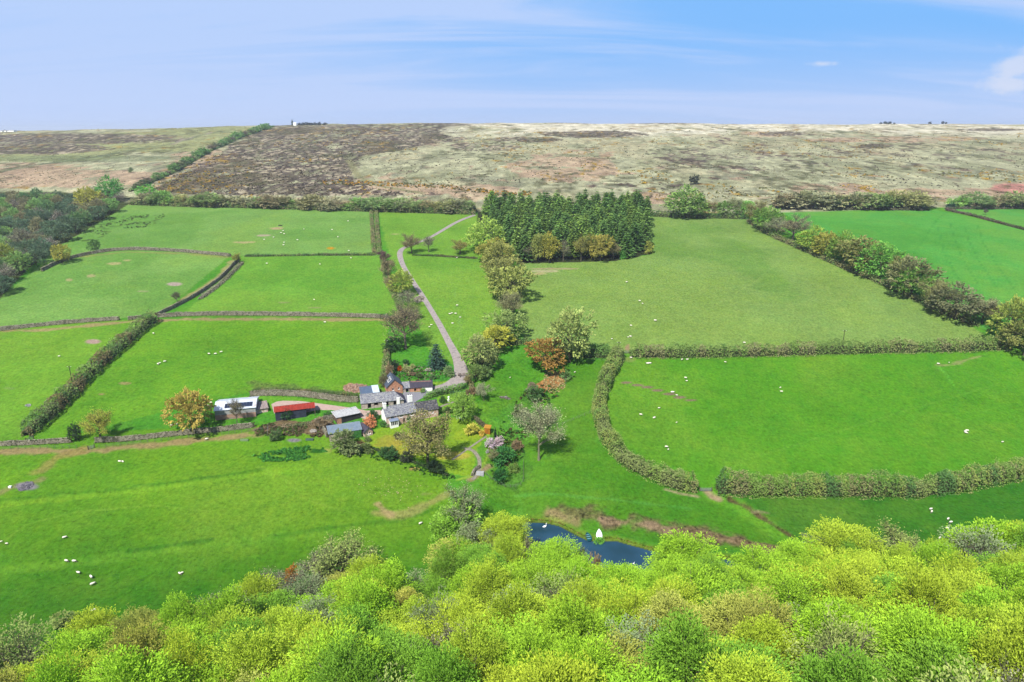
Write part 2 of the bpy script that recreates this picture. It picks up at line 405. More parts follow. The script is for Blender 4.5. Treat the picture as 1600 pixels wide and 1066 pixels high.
# ------------------------------------------------------------------ the ground: one sheet, finer where it is looked at
def make_ground():
    ys = [-600, -450, -320, -220, -150, -100, -60, -30, 0, 15, 28]
    y = 36.0
    while y < 118: ys.append(y); y += 1.6
    while y < 270: ys.append(y); y += 0.55
    while y < 330: ys.append(y); y += 0.75
    while y < 580: ys.append(y); y += 1.0
    while y < 800: ys.append(y); y += 1.9
    while y < 1500: ys.append(y); y += 3.2
    while y < 9000: ys.append(y); y += max(12, (y - 1480) * 0.14)
    ys = np.array(ys, float)
    s = np.linspace(-1, 1, 561); ex = np.array([1.06, 1.15, 1.3, 1.6, 2.1, 3, 4.5, 7])
    s = np.concatenate([-ex[::-1], s, ex])
    W = np.maximum(95, 0.79 * ys + 34)
    X = s[None, :] * W[:, None]; Y = np.broadcast_to(ys[:, None], X.shape)
    Z = H(X, Y)
    nr, nc = X.shape
    V = np.stack([X.ravel(), Y.ravel(), Z.ravel()], 1)
    i = np.arange(nr - 1)[:, None] * nc + np.arange(nc - 1)[None, :]
    F = np.stack([i, i + 1, i + nc + 1, i + nc], -1).reshape(-1, 4)
    x, yv = V[:, 0], V[:, 1]
    px, py, d = project(V[:, 0], V[:, 1], V[:, 2])
    front = d > 20
    px = np.where(front, px, -9999); py = np.where(front, py, 3000)
    n = len(V)
    # soft wobble of the borders
    wob = (fbm(x / 6, yv / 6, 21, 3) - 0.5); wob2 = (fbm(x / 5, yv / 5, 31, 3) - 0.5)
    sc = np.where(front, FPX / np.maximum(d, 20), 1)
    qx = px + wob * 1.6 * sc; qy = py + wob2 * 0.8 * sc
    col = np.empty((n, 3)); col[:] = C(96, 172, 44); tint = np.full(n, 0.85)
    def paint(mask, c, t=None, a=1.0):
        """mask 0..1 array"""
        m = np.clip(mask * a, 0, 1)[:, None]; col[:] = col * (1 - m) + np.array(c) * m
        if t is not None: tint[:] = tint * (1 - m[:, 0]) + t * m[:, 0]
    def poly(P, c, t=None, wobble=True): 
        m = in_poly(qx if wobble else px, qy if wobble else py, P).astype(float); paint(m, c, t); return m
    big = fbm(x / 45, yv / 45, 41, 3); midn = fbm(x / 12, yv / 12, 51, 3); fin = fbm(x / 4, yv / 4, 61, 3)
    # ---- fields
    poly([(-400, 700), (500, 660), (700, 740), (700, 900), (500, 1100), (-400, 1100)], C(122, 178, 36))
    paint(ss(760, 960, py) * (px < 760), C(74, 142, 28))
    poly([(-400, 520), (200, 500), (245, 494), (40, 685), (-400, 700)], C(130, 186, 50))
    poly([(245, 500), (605, 500), (612, 610), (560, 625), (400, 610), (60, 690), (40, 682)], C(124, 184, 42))
    poly([(-400, 470), (0, 465), (75, 405), (190, 388), (362, 398), (245, 494), (-300, 530)], C(142, 190, 84))
    poly([(290, 488), (380, 400), (600, 400), (625, 490)], C(128, 188, 58))
    poly([(55, 405), (200, 316), (585, 330), (590, 400), (370, 400), (190, 392), (110, 405)], C(140, 188, 84))
    poly([(590, 330), (745, 335), (760, 395), (790, 520), (730, 590), (690, 600), (640, 470), (605, 390)], C(136, 188, 60))
    poly([(795, 440), (810, 405), (1010, 400), (1012, 336), (1165, 338), (1230, 375), (1330, 415), (1430, 465), (1520, 510), (1560, 545), (980, 552), (930, 545), (820, 535)], C(146, 182, 84))
    poly([(1215, 326), (1462, 328), (1610, 360), (1700, 560), (1600, 540), (1520, 505), (1430, 460), (1330, 412)], C(104, 188, 70), 0.6)
    poly([(1478, 326), (1900, 326), (1900, 420), (1600, 358)], C(106, 188, 76), 0.6)
    poly([(980, 556), (1590, 548), (1800, 560), (1800, 720), (1600, 742), (1410, 772), (1110, 768), (1000, 732), (940, 670), (935, 610)], C(104, 174, 36))
    poly([(1110, 765), (1410, 775), (1600, 745), (1900, 700), (1900, 900), (1300, 900), (1250, 850)], C(74, 142, 34))
    poly([(880, 570), (955, 560), (925, 620), (930, 690), (1000, 745), (1095, 772), (1255, 855), (1100, 860), (830, 812), (805, 760), (820, 690), (860, 640)], C(96, 162, 34))
    poly([(745, 600), (830, 545), (885, 565), (860, 640), (820, 700), (812, 800), (760, 800), (745, 740), (765, 690), (740, 640)], C(96, 166, 36), 1.2)
    # pale and dark drifts inside the fields
    paint(ss(0.52, 0.75, big) * (py > 315) * (py < 1100), C(160, 190, 64), None, 0.22)
    paint(ss(0.5, 0.3, big) * (py > 315), C(84, 154, 36), None, 0.3)
    paint(ss(0.55, 0.75, midn) * (py > 315), C(144, 186, 52), None, 0.15)
    def blob(cx, cy, rx, ry, c, a=1.0, nz=0.6, t=None, soft=0.5):
        r = ((px - cx) / rx) ** 2 + ((py - cy) / ry) ** 2
        paint(ss(1 + soft, 1 - soft, r + (fin - 0.5) * 2 * nz * 2), c, t, a)
    def line(P, w, c, a=1.0, nz=0.7, t=None, soft=0.6):
        q = polyhit(P); xs = [p[0] for p in q]; yy = [p[1] for p in q]
        m = (x > min(xs) - w * 3) & (x < max(xs) + w * 3) & (yv > min(yy) - w * 3) & (yv < max(yy) + w * 3)
        if not m.any(): return
        dd, sd, ar, L = seg_dist(x[m], yv[m], q)
        full = np.zeros(n); full[m] = ss(1 + soft, 1 - soft, dd / (w / 2) + (fin[m] - 0.5) * 2 * nz * 1.5); paint(full, c, t, a)
    # garden lawn
    poly([(585, 672), (640, 655), (690, 650), (735, 655), (768, 672), (745, 700), (735, 745), (700, 740), (640, 712), (585, 705), (570, 690)], C(150, 190, 44), 0.7)
    poly([(690, 612), (740, 612), (748, 640), (735, 655), (690, 645), (680, 630)], C(140, 192, 52), 0.7)
    blob(645, 695, 40, 14, C(196, 190, 70), 0.75); blob(612, 692, 26, 12, C(205, 180, 84), 0.5); blob(735, 680, 34, 9, C(170, 196, 46), 0.8)
    blob(705, 712, 26, 7, C(205, 196, 84), 0.9, 0.3)
    poly([(610, 575), (690, 560), (735, 585), (715, 600), (640, 597), (612, 590)], C(84, 160, 46), 1.6)
    line([(640, 596), (690, 600), (716, 596)], 2.5, C(150, 190, 52), 0.9)
    line([(-60, 788), (0, 783), (100, 773), (150, 768)], 1.1, C(66, 132, 34), 0.65, 0.8); line([(150, 770), (200, 763), (300, 750), (410, 734)], 1.1, C(62, 128, 34), 0.8, 0.8)  # field bank: rank grass and the bank's shade painted as dark lines
    line([(-60, 797), (0, 790), (100, 780), (200, 770), (300, 757), (410, 741), (480, 731)], 2.4, C(140, 192, 44), 0.7, 0.5)  # light band below the upper bank, painted into the grass colour
    line([(-60, 900), (0, 893), (90, 884), (200, 869), (300, 856), (400, 845), (520, 832)], 2.4, C(120, 176, 44), 0.6, 0.6)  # light band below the lower bank, painted in too
    line([(200, 861), (300, 848), (330, 843)], 1.0, C(60, 124, 34), 0.6, 0.9); line([(430, 838), (520, 824), (620, 812), (690, 792)], 1.1, C(66, 132, 34), 0.5, 0.9)  # shade and rank grass of the lower bank painted dark
    # tracks, bare soil, worn gateways
    SOIL = C(196, 160, 128); PINK = C(205, 172, 160); MUD = C(150, 120, 96); STRAW = C(206, 196, 136); GREY = C(158, 150, 158)
    line([(-40, 515), (60, 517), (180, 505), (215, 502), (300, 499), (450, 499), (600, 500)], 3.2, C(190, 168, 118), 0.85)
    line([(250, 490), (300, 460), (345, 432), (362, 408)], 3.0, C(196, 180, 124), 0.8)
    line([(110, 403), (160, 398), (200, 394), (300, 397), (355, 402)], 2.6, C(170, 170, 96), 0.7)
    line([(0, 706), (60, 704), (120, 706), (150, 704), (200, 698), (260, 694), (310, 688), (400, 680)], 3.2, C(188, 160, 116), 0.85)
    line([(60, 735), (90, 715), (125, 705)], 4.0, C(176, 160, 92), 0.7)
    line([(0, 770), (25, 760), (60, 752)], 3.0, C(170, 150, 110), 0.6)
    blob(41, 760, 18, 6, GREY, 0.95, 0.15); blob(146, 534, 12, 3.5, PINK, 0.9, 0.2); blob(273, 444, 11, 2.8, C(216, 190, 180), 0.9, 0.2)
    blob(222, 455, 9, 1.6, C(190, 190, 140), 0.6); blob(197, 407, 7, 1.5, STRAW, 0.8); blob(178, 412, 12, 2, STRAW, 0.8); blob(143, 432, 7, 2.5, STRAW, 0.8); blob(108, 437, 5, 2.5, STRAW, 0.8)
    blob(380, 379, 20, 1.6, STRAW, 0.9); blob(431, 357, 12, 2, C(210, 186, 140), 0.9); blob(410, 368, 14, 1.4, C(216, 200, 170), 0.9); blob(517, 388, 5.5, 1.9, C(222, 170, 40), 1.0, 0.1)
    blob(617, 366, 6, 1, STRAW, 0.6); blob(446, 473, 10, 1.5, C(170, 180, 120), 0.7); blob(490, 481, 11, 1.2, C(180, 176, 130), 0.7)
    blob(195, 599, 8, 2, C(180, 165, 110), 0.8); blob(158, 616, 6, 1.6, C(190, 160, 120), 0.8); blob(15, 607, 10, 2.5, C(140, 170, 100), 0.6)
    blob(460, 688, 11, 3, GREY, 0.95, 0.15); blob(415, 672, 26, 5, C(150, 140, 90), 0.6); 
    poly([(395, 672), (440, 655), (500, 662), (528, 668), (500, 682), (440, 672), (400, 680)], C(142, 124, 92), 1.5)
    blob(850, 424, 26, 1.6, C(206, 200, 150), 0.9); blob(868, 420, 36, 1.1, C(200, 180, 140), 0.8); blob(838, 428, 16, 1.6, STRAW, 0.8)
    # trodden line across the east field
    for cx, cy, rx in ((978, 598, 9), (996, 602, 10), (1012, 605, 10), (1027, 610, 9), (1046, 616, 11), (1062, 621, 10), (1080, 625.5, 10)):
        blob(cx, cy, rx, 1.9, C(160, 130, 116), 0.85, 0.3)
    blob(981, 545, 3.5, 6, C(196, 164, 128), 0.9); blob(985, 562, 8, 4, C(160, 170, 90), 0.6)
    line([(1465, 571), (1490, 570), (1510, 562), (1535, 556)], 1.6, C(170, 170, 110), 0.7, 1.2)
    line([(1466, 572), (1478, 585), (1490, 602)], 1.0, C(120, 200, 60), 0.8, 0.3)
    # strip of old plough by the pond
    line([(860, 795), (910, 808), (985, 818), (1060, 830), (1140, 845), (1235, 862)], 6.2, C(128, 122, 80), 0.9, 1.3, 1.9)
    line([(935, 812), (1000, 818), (1060, 829)], 2.4, C(168, 144, 114), 0.9, 1.0, 1.6)
    line([(860, 800), (880, 810), (900, 818)], 4.0, C(176, 160, 110), 0.85, 0.6)
    line([(1062, 829), (1140, 842), (1230, 858)], 3.0, C(146, 124, 94), 0.85, 1.1, 1.7)
    line([(1108, 772), (1150, 790), (1200, 822), (1250, 858)], 5.0, C(120, 186, 44), 0.95, 0.3)
    line([(1104, 768), (1112, 776), (1122, 780)], 2.2, C(196, 172, 136), 0.95, 0.4)
    line([(1140, 781), (1170, 795), (1210, 822), (1252, 848)], 1.6, C(108, 88, 66), 0.95, 0.9, 1.8)
    line([(1176, 800), (1200, 802)], 1.2, C(170, 160, 120), 0.7)
    line([(1040, 765), (1065, 772), (1090, 776)], 1.0, C(196, 186, 140), 0.9, 0.4)
    line([(805, 775), (860, 772), (950, 780), (1080, 795)], 1.2, C(110, 186, 66), 0.6, 0.6)
    for dx in (0, 22, 44, 66): line([(1462 + dx, 345 + dx * .1), (1470 + dx, 372 + dx * .12), (1476 + dx * 1.2, 398 + dx * .2), (1500 + dx * 1.3, 440 + dx * .2)], 0.7, C(78, 160, 58), 0.55, 0.3)
    line([(1480, 331), (1462, 345), (1440, 380), (1400, 430)], 0.9, C(80, 162, 58), 0.5, 0.3)
    line([(700, 560), (712, 545), (722, 520), (716, 490)], 0.8, C(150, 196, 84), 0.5, 0.3); line([(718, 520), (715, 480), (709, 450)], 0.7, C(150, 196, 84), 0.5, 0.3)
    line([(0, 850), (40, 820), (120, 800), (240, 790), (330, 800)], 0.8, C(146, 190, 60), 0.4, 0.3); line([(400, 728), (440, 745), (480, 782), (560, 805)], 0.8, C(146, 190, 60), 0.45, 0.3)
    line([(1110, 760), (1160, 720), (1260, 690), (1420, 640), (1560, 600)], 0.8, C(130, 190, 60), 0.35, 0.3); line([(990, 548), (1080, 500), (1180, 440), (1240, 390)], 0.9, C(166, 196, 104), 0.35, 0.3)
    line([(840, 500), (900, 470), (1000, 452), (1150, 450), (1300, 470)], 0.9, C(166, 196, 104), 0.3, 0.3)
    # green lane and tyre marks west of the garden foot
    line([(585, 800), (610, 804), (640, 800), (670, 787), (690, 776), (705, 770)], 2.6, C(176, 178, 92), 0.85, 0.5)
    line([(590, 788), (600, 799), (612, 804)], 2.2, C(196, 178, 120), 0.9, 0.5)
    blob(668, 772, 10, 3, C(150, 165, 80), 0.6); blob(648, 733, 8, 2.5, C(200, 176, 110), 0.9, 0.3); blob(552, 708, 8, 2.5, C(206, 186, 130), 0.9, 0.3); blob(512, 705, 9, 4, C(180, 190, 90), 0.8)
    line([(735, 750), (750, 738), (765, 728)], 2.2, C(186, 160, 120), 0.9, 0.4)
    line([(715, 750), (735, 745), (752, 730), (762, 715), (764, 690), (762, 676)], 1.0, C(160, 196, 60), 0.9, 0.3)
    line([(725, 700), (740, 704), (748, 715), (750, 730)], 1.3, C(150, 146, 120), 0.9, 0.4)
    # stream gully: rough ground and cut bracken
    line([(872, 590), (840, 615), (815, 660), (800, 710), (800, 750)], 7, C(84, 130, 50), 0.5, 1.4, 1.8)
    poly([(838, 600), (865, 585), (884, 580), (888, 592), (870, 606), (850, 615), (842, 612)], C(206, 150, 92), 1.6)
    poly([(820, 608), (840, 600), (845, 612), (825, 618)], C(165, 150, 110), 1.5)
    blob(785, 690, 22, 6, C(120, 110, 66), 0.5, 1.2); blob(800, 660, 26, 30, C(110, 186, 60), 0.5, 1.0)
    # rushes in the top left field and by the lower wall
    paint(ss(0.6, 0.7, fin) * in_poly(px, py, [(115, 375), (150, 340), (260, 335), (240, 352), (180, 358), (150, 380)]), C(92, 120, 58), None, 0.9)
    paint(ss(0.45, 0.6, fin) * in_poly(px, py, [(400, 712), (440, 703), (500, 697), (508, 706), (470, 718), (420, 720)]), C(44, 108, 40), None, 0.9)
    # farm yard surroundings
    poly([(370, 620), (400, 617), (560, 628), (560, 640), (430, 640), (400, 640)], C(120, 186, 48), 0.8)
    line([(395, 606), (430, 606), (500, 611), (560, 620), (600, 618)], 6, C(112, 136, 62), 0.8, 1.2, 1.8)
    poly([(537, 602), (548, 598), (575, 604), (590, 605), (566, 612), (540, 610)], C(214, 168, 136), 1.3)
    # ---- woodland floors
    paint((py > 860).astype(float) * (yv < 150 + 0.17 * x), C(84, 88, 52), 1.3, 0.9) if False else None
    wd = wood_line_world()
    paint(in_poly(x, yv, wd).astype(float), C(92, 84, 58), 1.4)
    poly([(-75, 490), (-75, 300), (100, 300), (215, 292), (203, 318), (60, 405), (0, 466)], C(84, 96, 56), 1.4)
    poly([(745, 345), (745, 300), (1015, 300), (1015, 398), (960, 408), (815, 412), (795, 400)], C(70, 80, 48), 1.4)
    # ---- the moor
    moor = ((py < 322 + 0 * px) & front & (yv > 480)).astype(float)
    edge = np.interp(px, [-400, 0, 100, 200, 460, 740, 1000, 1165, 1460, 1600, 2000], [300, 300, 300, 316, 322, 330, 333, 334, 324, 322, 320])
    moor = ss(-2, 2, edge - py) * front * (yv > 450)
    out = (~front) | (px < -300) | (px > 1900)
    s1 = fbm(x / 60, yv / 110, 71, 5, 0.62); s2 = fbm(x / 24, yv / 36, 81, 4, 0.6); s3 = fbm(x / 9, yv / 15, 91, 4, 0.65); s4 = vn(x / 3.1, yv / 7, 95)
    base = np.array(C(208, 208, 166, 1.2))[None] * (0.86 + 0.5 * (s2[:, None] - 0.5) + 0.35 * (s3[:, None] - 0.5))
    mm = moor[:, None]; col[:] = col * (1 - mm) + base * mm; tint[:] = tint * (1 - moor) + 1.5 * moor
    def mp_(mask, c, a=1.0): paint(mask * moor, c, None, a)
    def E(cx, cy, rx, ry): return ss(1.5, 0.4, ((px - cx) / rx) ** 2 + ((py - cy) / ry) ** 2)
    mp_(ss(0.55, 0.72, s1), C(200, 192, 152, 1.1), 0.7); mp_(ss(0.54, 0.68, s2), C(140, 142, 118), 0.7)
    mp_(ss(0.5, 0.62, fbm(x / 30, yv / 50, 101, 4)), C(160, 164, 124), 0.6)
    # straw coloured top of the moor
    mp_(ss(220, 203, py) * ss(640, 760, px) * ss(0.25, 0.42, s1), C(248, 240, 212, 1.15), 0.95)
    mp_(ss(0.52, 0.6, s2) * ss(250, 235, py) * ss(600, 800, px), C(212, 204, 160), 0.6)
    # bracken
    br = np.maximum.reduce([E(880, 262, 90, 22) * 0.9, E(905, 240, 60, 10) * 0.6, E(1020, 310, 50, 9), E(640, 296, 120, 8) * 0.9, E(600, 282, 60, 6) * 0.7, E(1590, 293, 40, 9) * 1.2, E(1480, 302, 130, 9) * 0.8, E(1300, 298, 100, 10) * 0.6,
                            E(320, 250, 60, 18) * 0.9, E(290, 294, 70, 6), E(100, 280, 170, 16) * 1.0, E(60, 262, 90, 8) * 0.6, E(1400, 218, 150, 5) * 0.8, E(560, 224, 160, 6) * 0.2, E(750, 300, 60, 12) * 0.8, E(1190, 210, 40, 5) * 0.5])
    mp_(ss(0.25, 0.55, br * 0.8 + (s3 - 0.5) * 1.6 + (s2 - 0.5) * 1.2), C(216, 182, 152), 0.75)
    mp_(ss(0.6, 0.9, E(1585, 295, 45, 9) + (s3 - 0.5) * .5), C(222, 150, 140), 0.8)
    # green walked turf west of the moor hedge
    g = np.maximum.reduce([E(250, 222, 190, 16), E(60, 240, 140, 14) * 0.8, E(330, 205, 90, 8)]) * ss(0, 1, (400 - px) / 30 + (250 - py) / 10)
    g = g * (px < np.interp(py, [195, 240, 300], [415, 290, 215]))
    mp_(ss(0.3, 0.6, g + (s2 - 0.5) * 0.6), C(178, 184, 124), 0.85)
    mp_(ss(0.1, 0.5, E(140, 248, 150, 5) + (s3 - 0.5)), C(122, 140, 92), 0.5)
    # heather
    hp = in_poly(px + (s2 - .5) * 40, py + (s3 - .5) * 10, [(232, 300), (262, 285), (330, 246), (400, 205), (430, 195), (700, 195), (690, 212), (740, 216), (640, 232), (560, 246), (552, 276), (580, 292), (640, 305), (400, 306), (300, 305)])
    he = np.maximum.reduce([hp * 0.95, E(110, 217, 190, 9) * 1.1, E(40, 232, 130, 10) * 1.1, E(930, 210, 85, 6) * 1.2, E(820, 218, 60, 5) * 0.9, E(1220, 209, 36, 3.5) * 1.2, E(1370, 228, 30, 4), E(1010, 192, 150, 1.8), E(1180, 191, 60, 1.6), E(760, 230, 60, 8) * 0.7, E(1550, 203, 50, 2.5), E(1300, 230, 160, 4) * 0.4,
                            E(680, 195, 60, 3), E(1490, 240, 120, 9) * 0.4, E(1120, 240, 110, 14) * 0.5, E(1300, 262, 150, 12) * 0.4, E(1050, 285, 90, 12) * 0.4, E(1290, 242, 300, 30) * 0.3])
    mp_(ss(0.45, 0.62, he * 0.85 + (s3 - 0.5) * 1.1 + (s4 - .5) * 0.6 + (s2 - .5) * 1.1), C(106, 92, 86), 0.9)
    mp_(ss(0.45, 0.62, he + (s3 - 0.5) * 0.7) * ss(0.56, 0.66, s2 * 0.45 + s4 * 0.55), C(226, 212, 178), 0.85)
    mp_(ss(0.45, 0.62, he) * ss(0.55, 0.66, s1), C(118, 108, 84), 0.7)
    # gorse in flower
    gm = ss(0.60, 0.68, s3 * 0.75 + s4 * 0.25) * ss(0.5, 0.62, fbm(x / 45, yv / 70, 111, 4, .6)) * (py > 196)
    mp_(gm, C(196, 160, 60), 0.8)
    mp_(ss(0.58, 0.66, vn(x / 6, yv / 8, 121)) * ss(0.45, 0.6, fbm(x / 35, yv / 60, 131, 3)), C(104, 106, 74), 0.7)
    sp = 1 + moor * (0.5 * (vn(x / 2.6, yv / 8, 151) - .5) + 0.35 * (vn(x / 6, yv / 14, 152) - .5)); col[:] = np.clip(col * sp[:, None], 0, .9)
    # moor track
    line([(545, 250), (552, 262), (560, 276), (590, 290), (660, 302)], 7, C(168, 166, 120), 0.9, 0.4)
    line([(0, 268), (70, 256), (150, 246), (220, 232), (280, 222), (330, 208), (360, 204)], 9, C(126, 140, 96), 0.7, 0.6)
    line([(270, 226), (300, 214), (330, 207)], 5, C(196, 180, 160), 0.7, 0.8)
    # rest of the land nobody looks at: grass and moor grass
    # pond bed and wet edge
    dp = seg_dist(x, yv, [tuple(p) for p in POND] + [tuple(POND[0])])[0]; ins = in_poly(x, yv, [tuple(p) for p in POND])
    paint(ss(1.2, 0.5, dp), C(84, 84, 50), 1.2); paint(ins.astype(float), C(60, 62, 50))
    paint(ss(4, 1.5, dp + (fin - .5) * 3) * (~ins), C(140, 170, 50), None, 0.7)
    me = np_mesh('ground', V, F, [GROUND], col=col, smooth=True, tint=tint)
    o = link('ground', me); tag(o, 'green pasture fields rising to a brown and straw coloured moor', None, kind='structure')
    return o

WOOD_TOP = [(-120, 1010), (0, 985), (60, 985), (110, 965), (170, 992), (230, 960), (270, 945), (330, 935), (385, 925), (425, 905), (500, 880), (560, 885), (640, 893), (690, 860), (700, 830), (770, 830), (800, 835), (850, 868), (920, 892),
            (990, 905), (1020, 895), (1030, 880), (1090, 860), (1110, 885), (1180, 895), (1220, 880), (1290, 845), (1350, 850), (1400, 858), (1470, 868), (1500, 845), (1570, 830), (1640, 835), (1720, 850)]
_wl = None
def wood_line_world():
    """outline of the foreground wood on the ground"""
    global _wl
    if _wl is None:
        r = _hit([p[0] for p in WOOD_TOP], [p[1] for p in WOOD_TOP], H, 12.5)
        top = [(float(p[0]), float(p[1]) + 2.0) for p in r]
        _wl = top + [(260, 20), (-260, 20)]
    return _wl
GROUND_OBJ = make_ground()

# ------------------------------------------------------------------ draped strips: drive, yard, farm track, pond
def ribbon(name, left, right, mat, n, m, lift=0.07, col=None, skirt=0.25):
    """sheet between two world polylines, laid on the ground, with a small kerb-like edge going into the soil"""
    A, _ = resample(left, 1e9) if False else (None, None)
    def rs(P, n):
        P = np.array([p[:2] for p in P], float); L = np.concatenate([[0], np.cumsum(np.hypot(*np.diff(P, axis=0).T))]); s = np.linspace(0, L[-1], n)
        return np.stack([np.interp(s, L, P[:, 0]), np.interp(s, L, P[:, 1])], 1)
    a = rs(left, n); b = rs(right, n); t = np.linspace(0, 1, m)[None, :, None]
    G = a[:, None] * (1 - t) + b[:, None] * t
    Z = H(G[..., 0], G[..., 1]) + lift
    V = np.concatenate([G, Z[..., None]], -1)
    first = V[:, :1].copy(); last = V[:, -1:].copy(); first[..., 2] -= skirt; last[..., 2] -= skirt
    V = np.concatenate([first, V, last], 1); mm = m + 2
    i = np.arange(n - 1)[:, None] * mm + np.arange(mm - 1)[None]
    F = np.stack([i, i + 1, i + mm + 1, i + mm], -1).reshape(-1, 4)
    me = np_mesh(name, V.reshape(-1, 3), F, [mat], smooth=False)
    return link(name, me)
def widen(P, ws):
    P = np.array([p[:2] for p in P], float); t = np.gradient(P, axis=0); t /= np.linalg.norm(t, axis=1)[:, None] + 1e-9
    nrm = np.stack([-t[:, 1], t[:, 0]], 1); w = np.array(ws)[:, None] / 2
    return P + nrm * w, P - nrm * w
DRIVE = surf('drive_tarmac', C(214, 202, 194), C(184, 172, 168), 1.2, 0.9, 0.3, spots=(C(170, 160, 160), 0.5, 0.58))
YARDM = surf('yard_tarmac', C(178, 178, 184), C(158, 158, 168), 1.0, 0.85, 0.3, spots=(C(170, 166, 168), 0.6, 0.6))
TRACKM = surf('track_stone', C(228, 200, 186, 1.1), C(208, 180, 164, 1.1), 1.0, 0.95, 0.4, spots=(C(160, 150, 110), 0.4, 0.62))
dpx = [(742, 336), (715, 346), (690, 361), (665, 375), (642, 383), (629, 388), (624, 395), (626, 406), (632, 420), (645, 440), (660, 462), (675, 487), (690, 513), (703, 538), (714, 558), (720, 575), (722, 586), (716, 596), (704, 604), (688, 609), (672, 612)]
dw = polyhit(dpx); dws = [3.2, 3.2, 2.9, 2.8, 2.9, 3.2, 3.4, 3.1, 2.8, 2.7, 2.7, 2.7, 2.8, 3.1, 3.8, 5.4, 6.6, 7.2, 6.8, 6.4, 6]
l, r = widen(dw, dws)
o = ribbon('driveway', smooth_poly(l), smooth_poly(r), DRIVE, 420, 5); tag(o, 'pale tarmac drive winding down from the moor hedge to the farm', None, kind='structure')
lf = polyhit([(630, 613), (655, 613), (678, 612)]); rt = polyhit([(629, 634), (648, 629), (664, 620), (680, 616)])
o = ribbon('yard', lf, rt, YARDM, 60, 40, 0.10); tag(o, 'grey tarmac yard between the slate roofed barns', None, kind='structure')
lf = polyhit([(424, 632), (432, 628), (442, 626.5), (470, 627), (500, 631), (530, 635), (556, 638.5), (572, 642), (598, 641)]); rt = polyhit([(428, 646), (440, 648), (470, 647), (495, 641), (520, 641), (545, 645), (560, 652), (575, 656), (596, 648)])
o = ribbon('farm_track', lf, rt, TRACKM, 120, 24, 0.08); tag(o, 'pinkish stone track running along the barns below the wall', None, kind='structure')
PATHM = surf('path_gravel', C(190, 184, 160), C(160, 152, 130), 1.5, 0.95, 0.3)
for k, (pts, w, lab) in enumerate((([(686, 637), (697, 632), (710, 628)], 0.9, 'pale narrow path beside the dark slate roof end of the farmhouse'),
                                   ([(706, 719), (725, 706), (745, 692), (760, 682)], 0.7, 'pale path edging the lower lawn towards the orange hut'),
                                   ([(726, 701), (738, 703), (746, 711), (750, 722), (748, 738), (738, 750)], 1.2, 'grey garden path curving down to the field corner'))):
    q = smooth_poly(polyhit(pts)); l, r = widen(q, [w] * len(q)); o = ribbon('garden_path', l, r, PATHM, 30, 3, 0.06); tag(o, lab, None, kind='structure')

def water():
    m, n, out = new_mat('pond_water'); L = n.links.new
    p = nd(n, 'ShaderNodeBsdfPrincipled'); p.inputs['Base Color'].default_value = rgba((0.012, 0.05, 0.10)); p.inputs['Roughness'].default_value = 0.06; p.inputs['IOR'].default_value = 1.33
    t = nd(n, 'ShaderNodeTexCoord'); x = nd(n, 'ShaderNodeTexNoise'); x.inputs['Scale'].default_value = 1.6; x.inputs['Detail'].default_value = 3
    mp = nd(n, 'ShaderNodeMapping'); mp.inputs['Scale'].default_value = (0.6, 1.8, 1); L(t.outputs['Object'], mp.inputs[0]); L(mp.outputs[0], x.inputs['Vector'])
    b = nd(n, 'ShaderNodeBump'); b.inputs['Strength'].default_value = 0.25; b.inputs['Distance'].default_value = 0.05; L(x.outputs[0], b.inputs['Height']); L(b.outputs[0], p.inputs['Normal'])
    x2 = nd(n, 'ShaderNodeTexNoise'); x2.inputs['Scale'].default_value = 0.12; L(t.outputs['Object'], x2.inputs['Vector'])
    cr = nd(n, 'ShaderNodeValToRGB'); cr.color_ramp.elements[0].position = .35; cr.color_ramp.elements[1].position = .7
    cr.color_ramp.elements[0].color = rgba(C(58, 104, 134)); cr.color_ramp.elements[1].color = rgba(C(42, 84, 102)); L(x2.outputs[0], cr.inputs[0]); L(cr.outputs[0], p.inputs['Base Color'])
    L(p.outputs[0], out.inputs[0]); return m
WATER = water()
c = POND.mean(0); P2 = c + (POND - c) * 1.0
P2 = [tuple(p) for p in POND]
V = [(p[0], p[1], WATER_Z) for p in POND]
# push the rim outwards a little so that the bank hides it
ctr = POND
t = np.roll(ctr, -1, 0) - np.roll(ctr, 1, 0); t /= np.linalg.norm(t, axis=1)[:, None]; nrm = np.stack([t[:, 1], -t[:, 0]], 1)
area = 0.5 * np.sum(ctr[:, 0] * np.roll(ctr[:, 1], -1) - np.roll(ctr[:, 0], -1) * ctr[:, 1])
if area < 0: nrm = -nrm
rim = ctr + nrm * 0.8
me = bpy.data.meshes.new('pond_water'); me.from_pydata([(p[0], p[1], WATER_Z) for p in rim], [], [list(range(len(rim)))[::(1 if area > 0 else -1)]]); me.materials.append(WATER)
o = link('pond_water', me); tag(o, 'dark blue pond between the pasture and the wood', None, kind='structure')

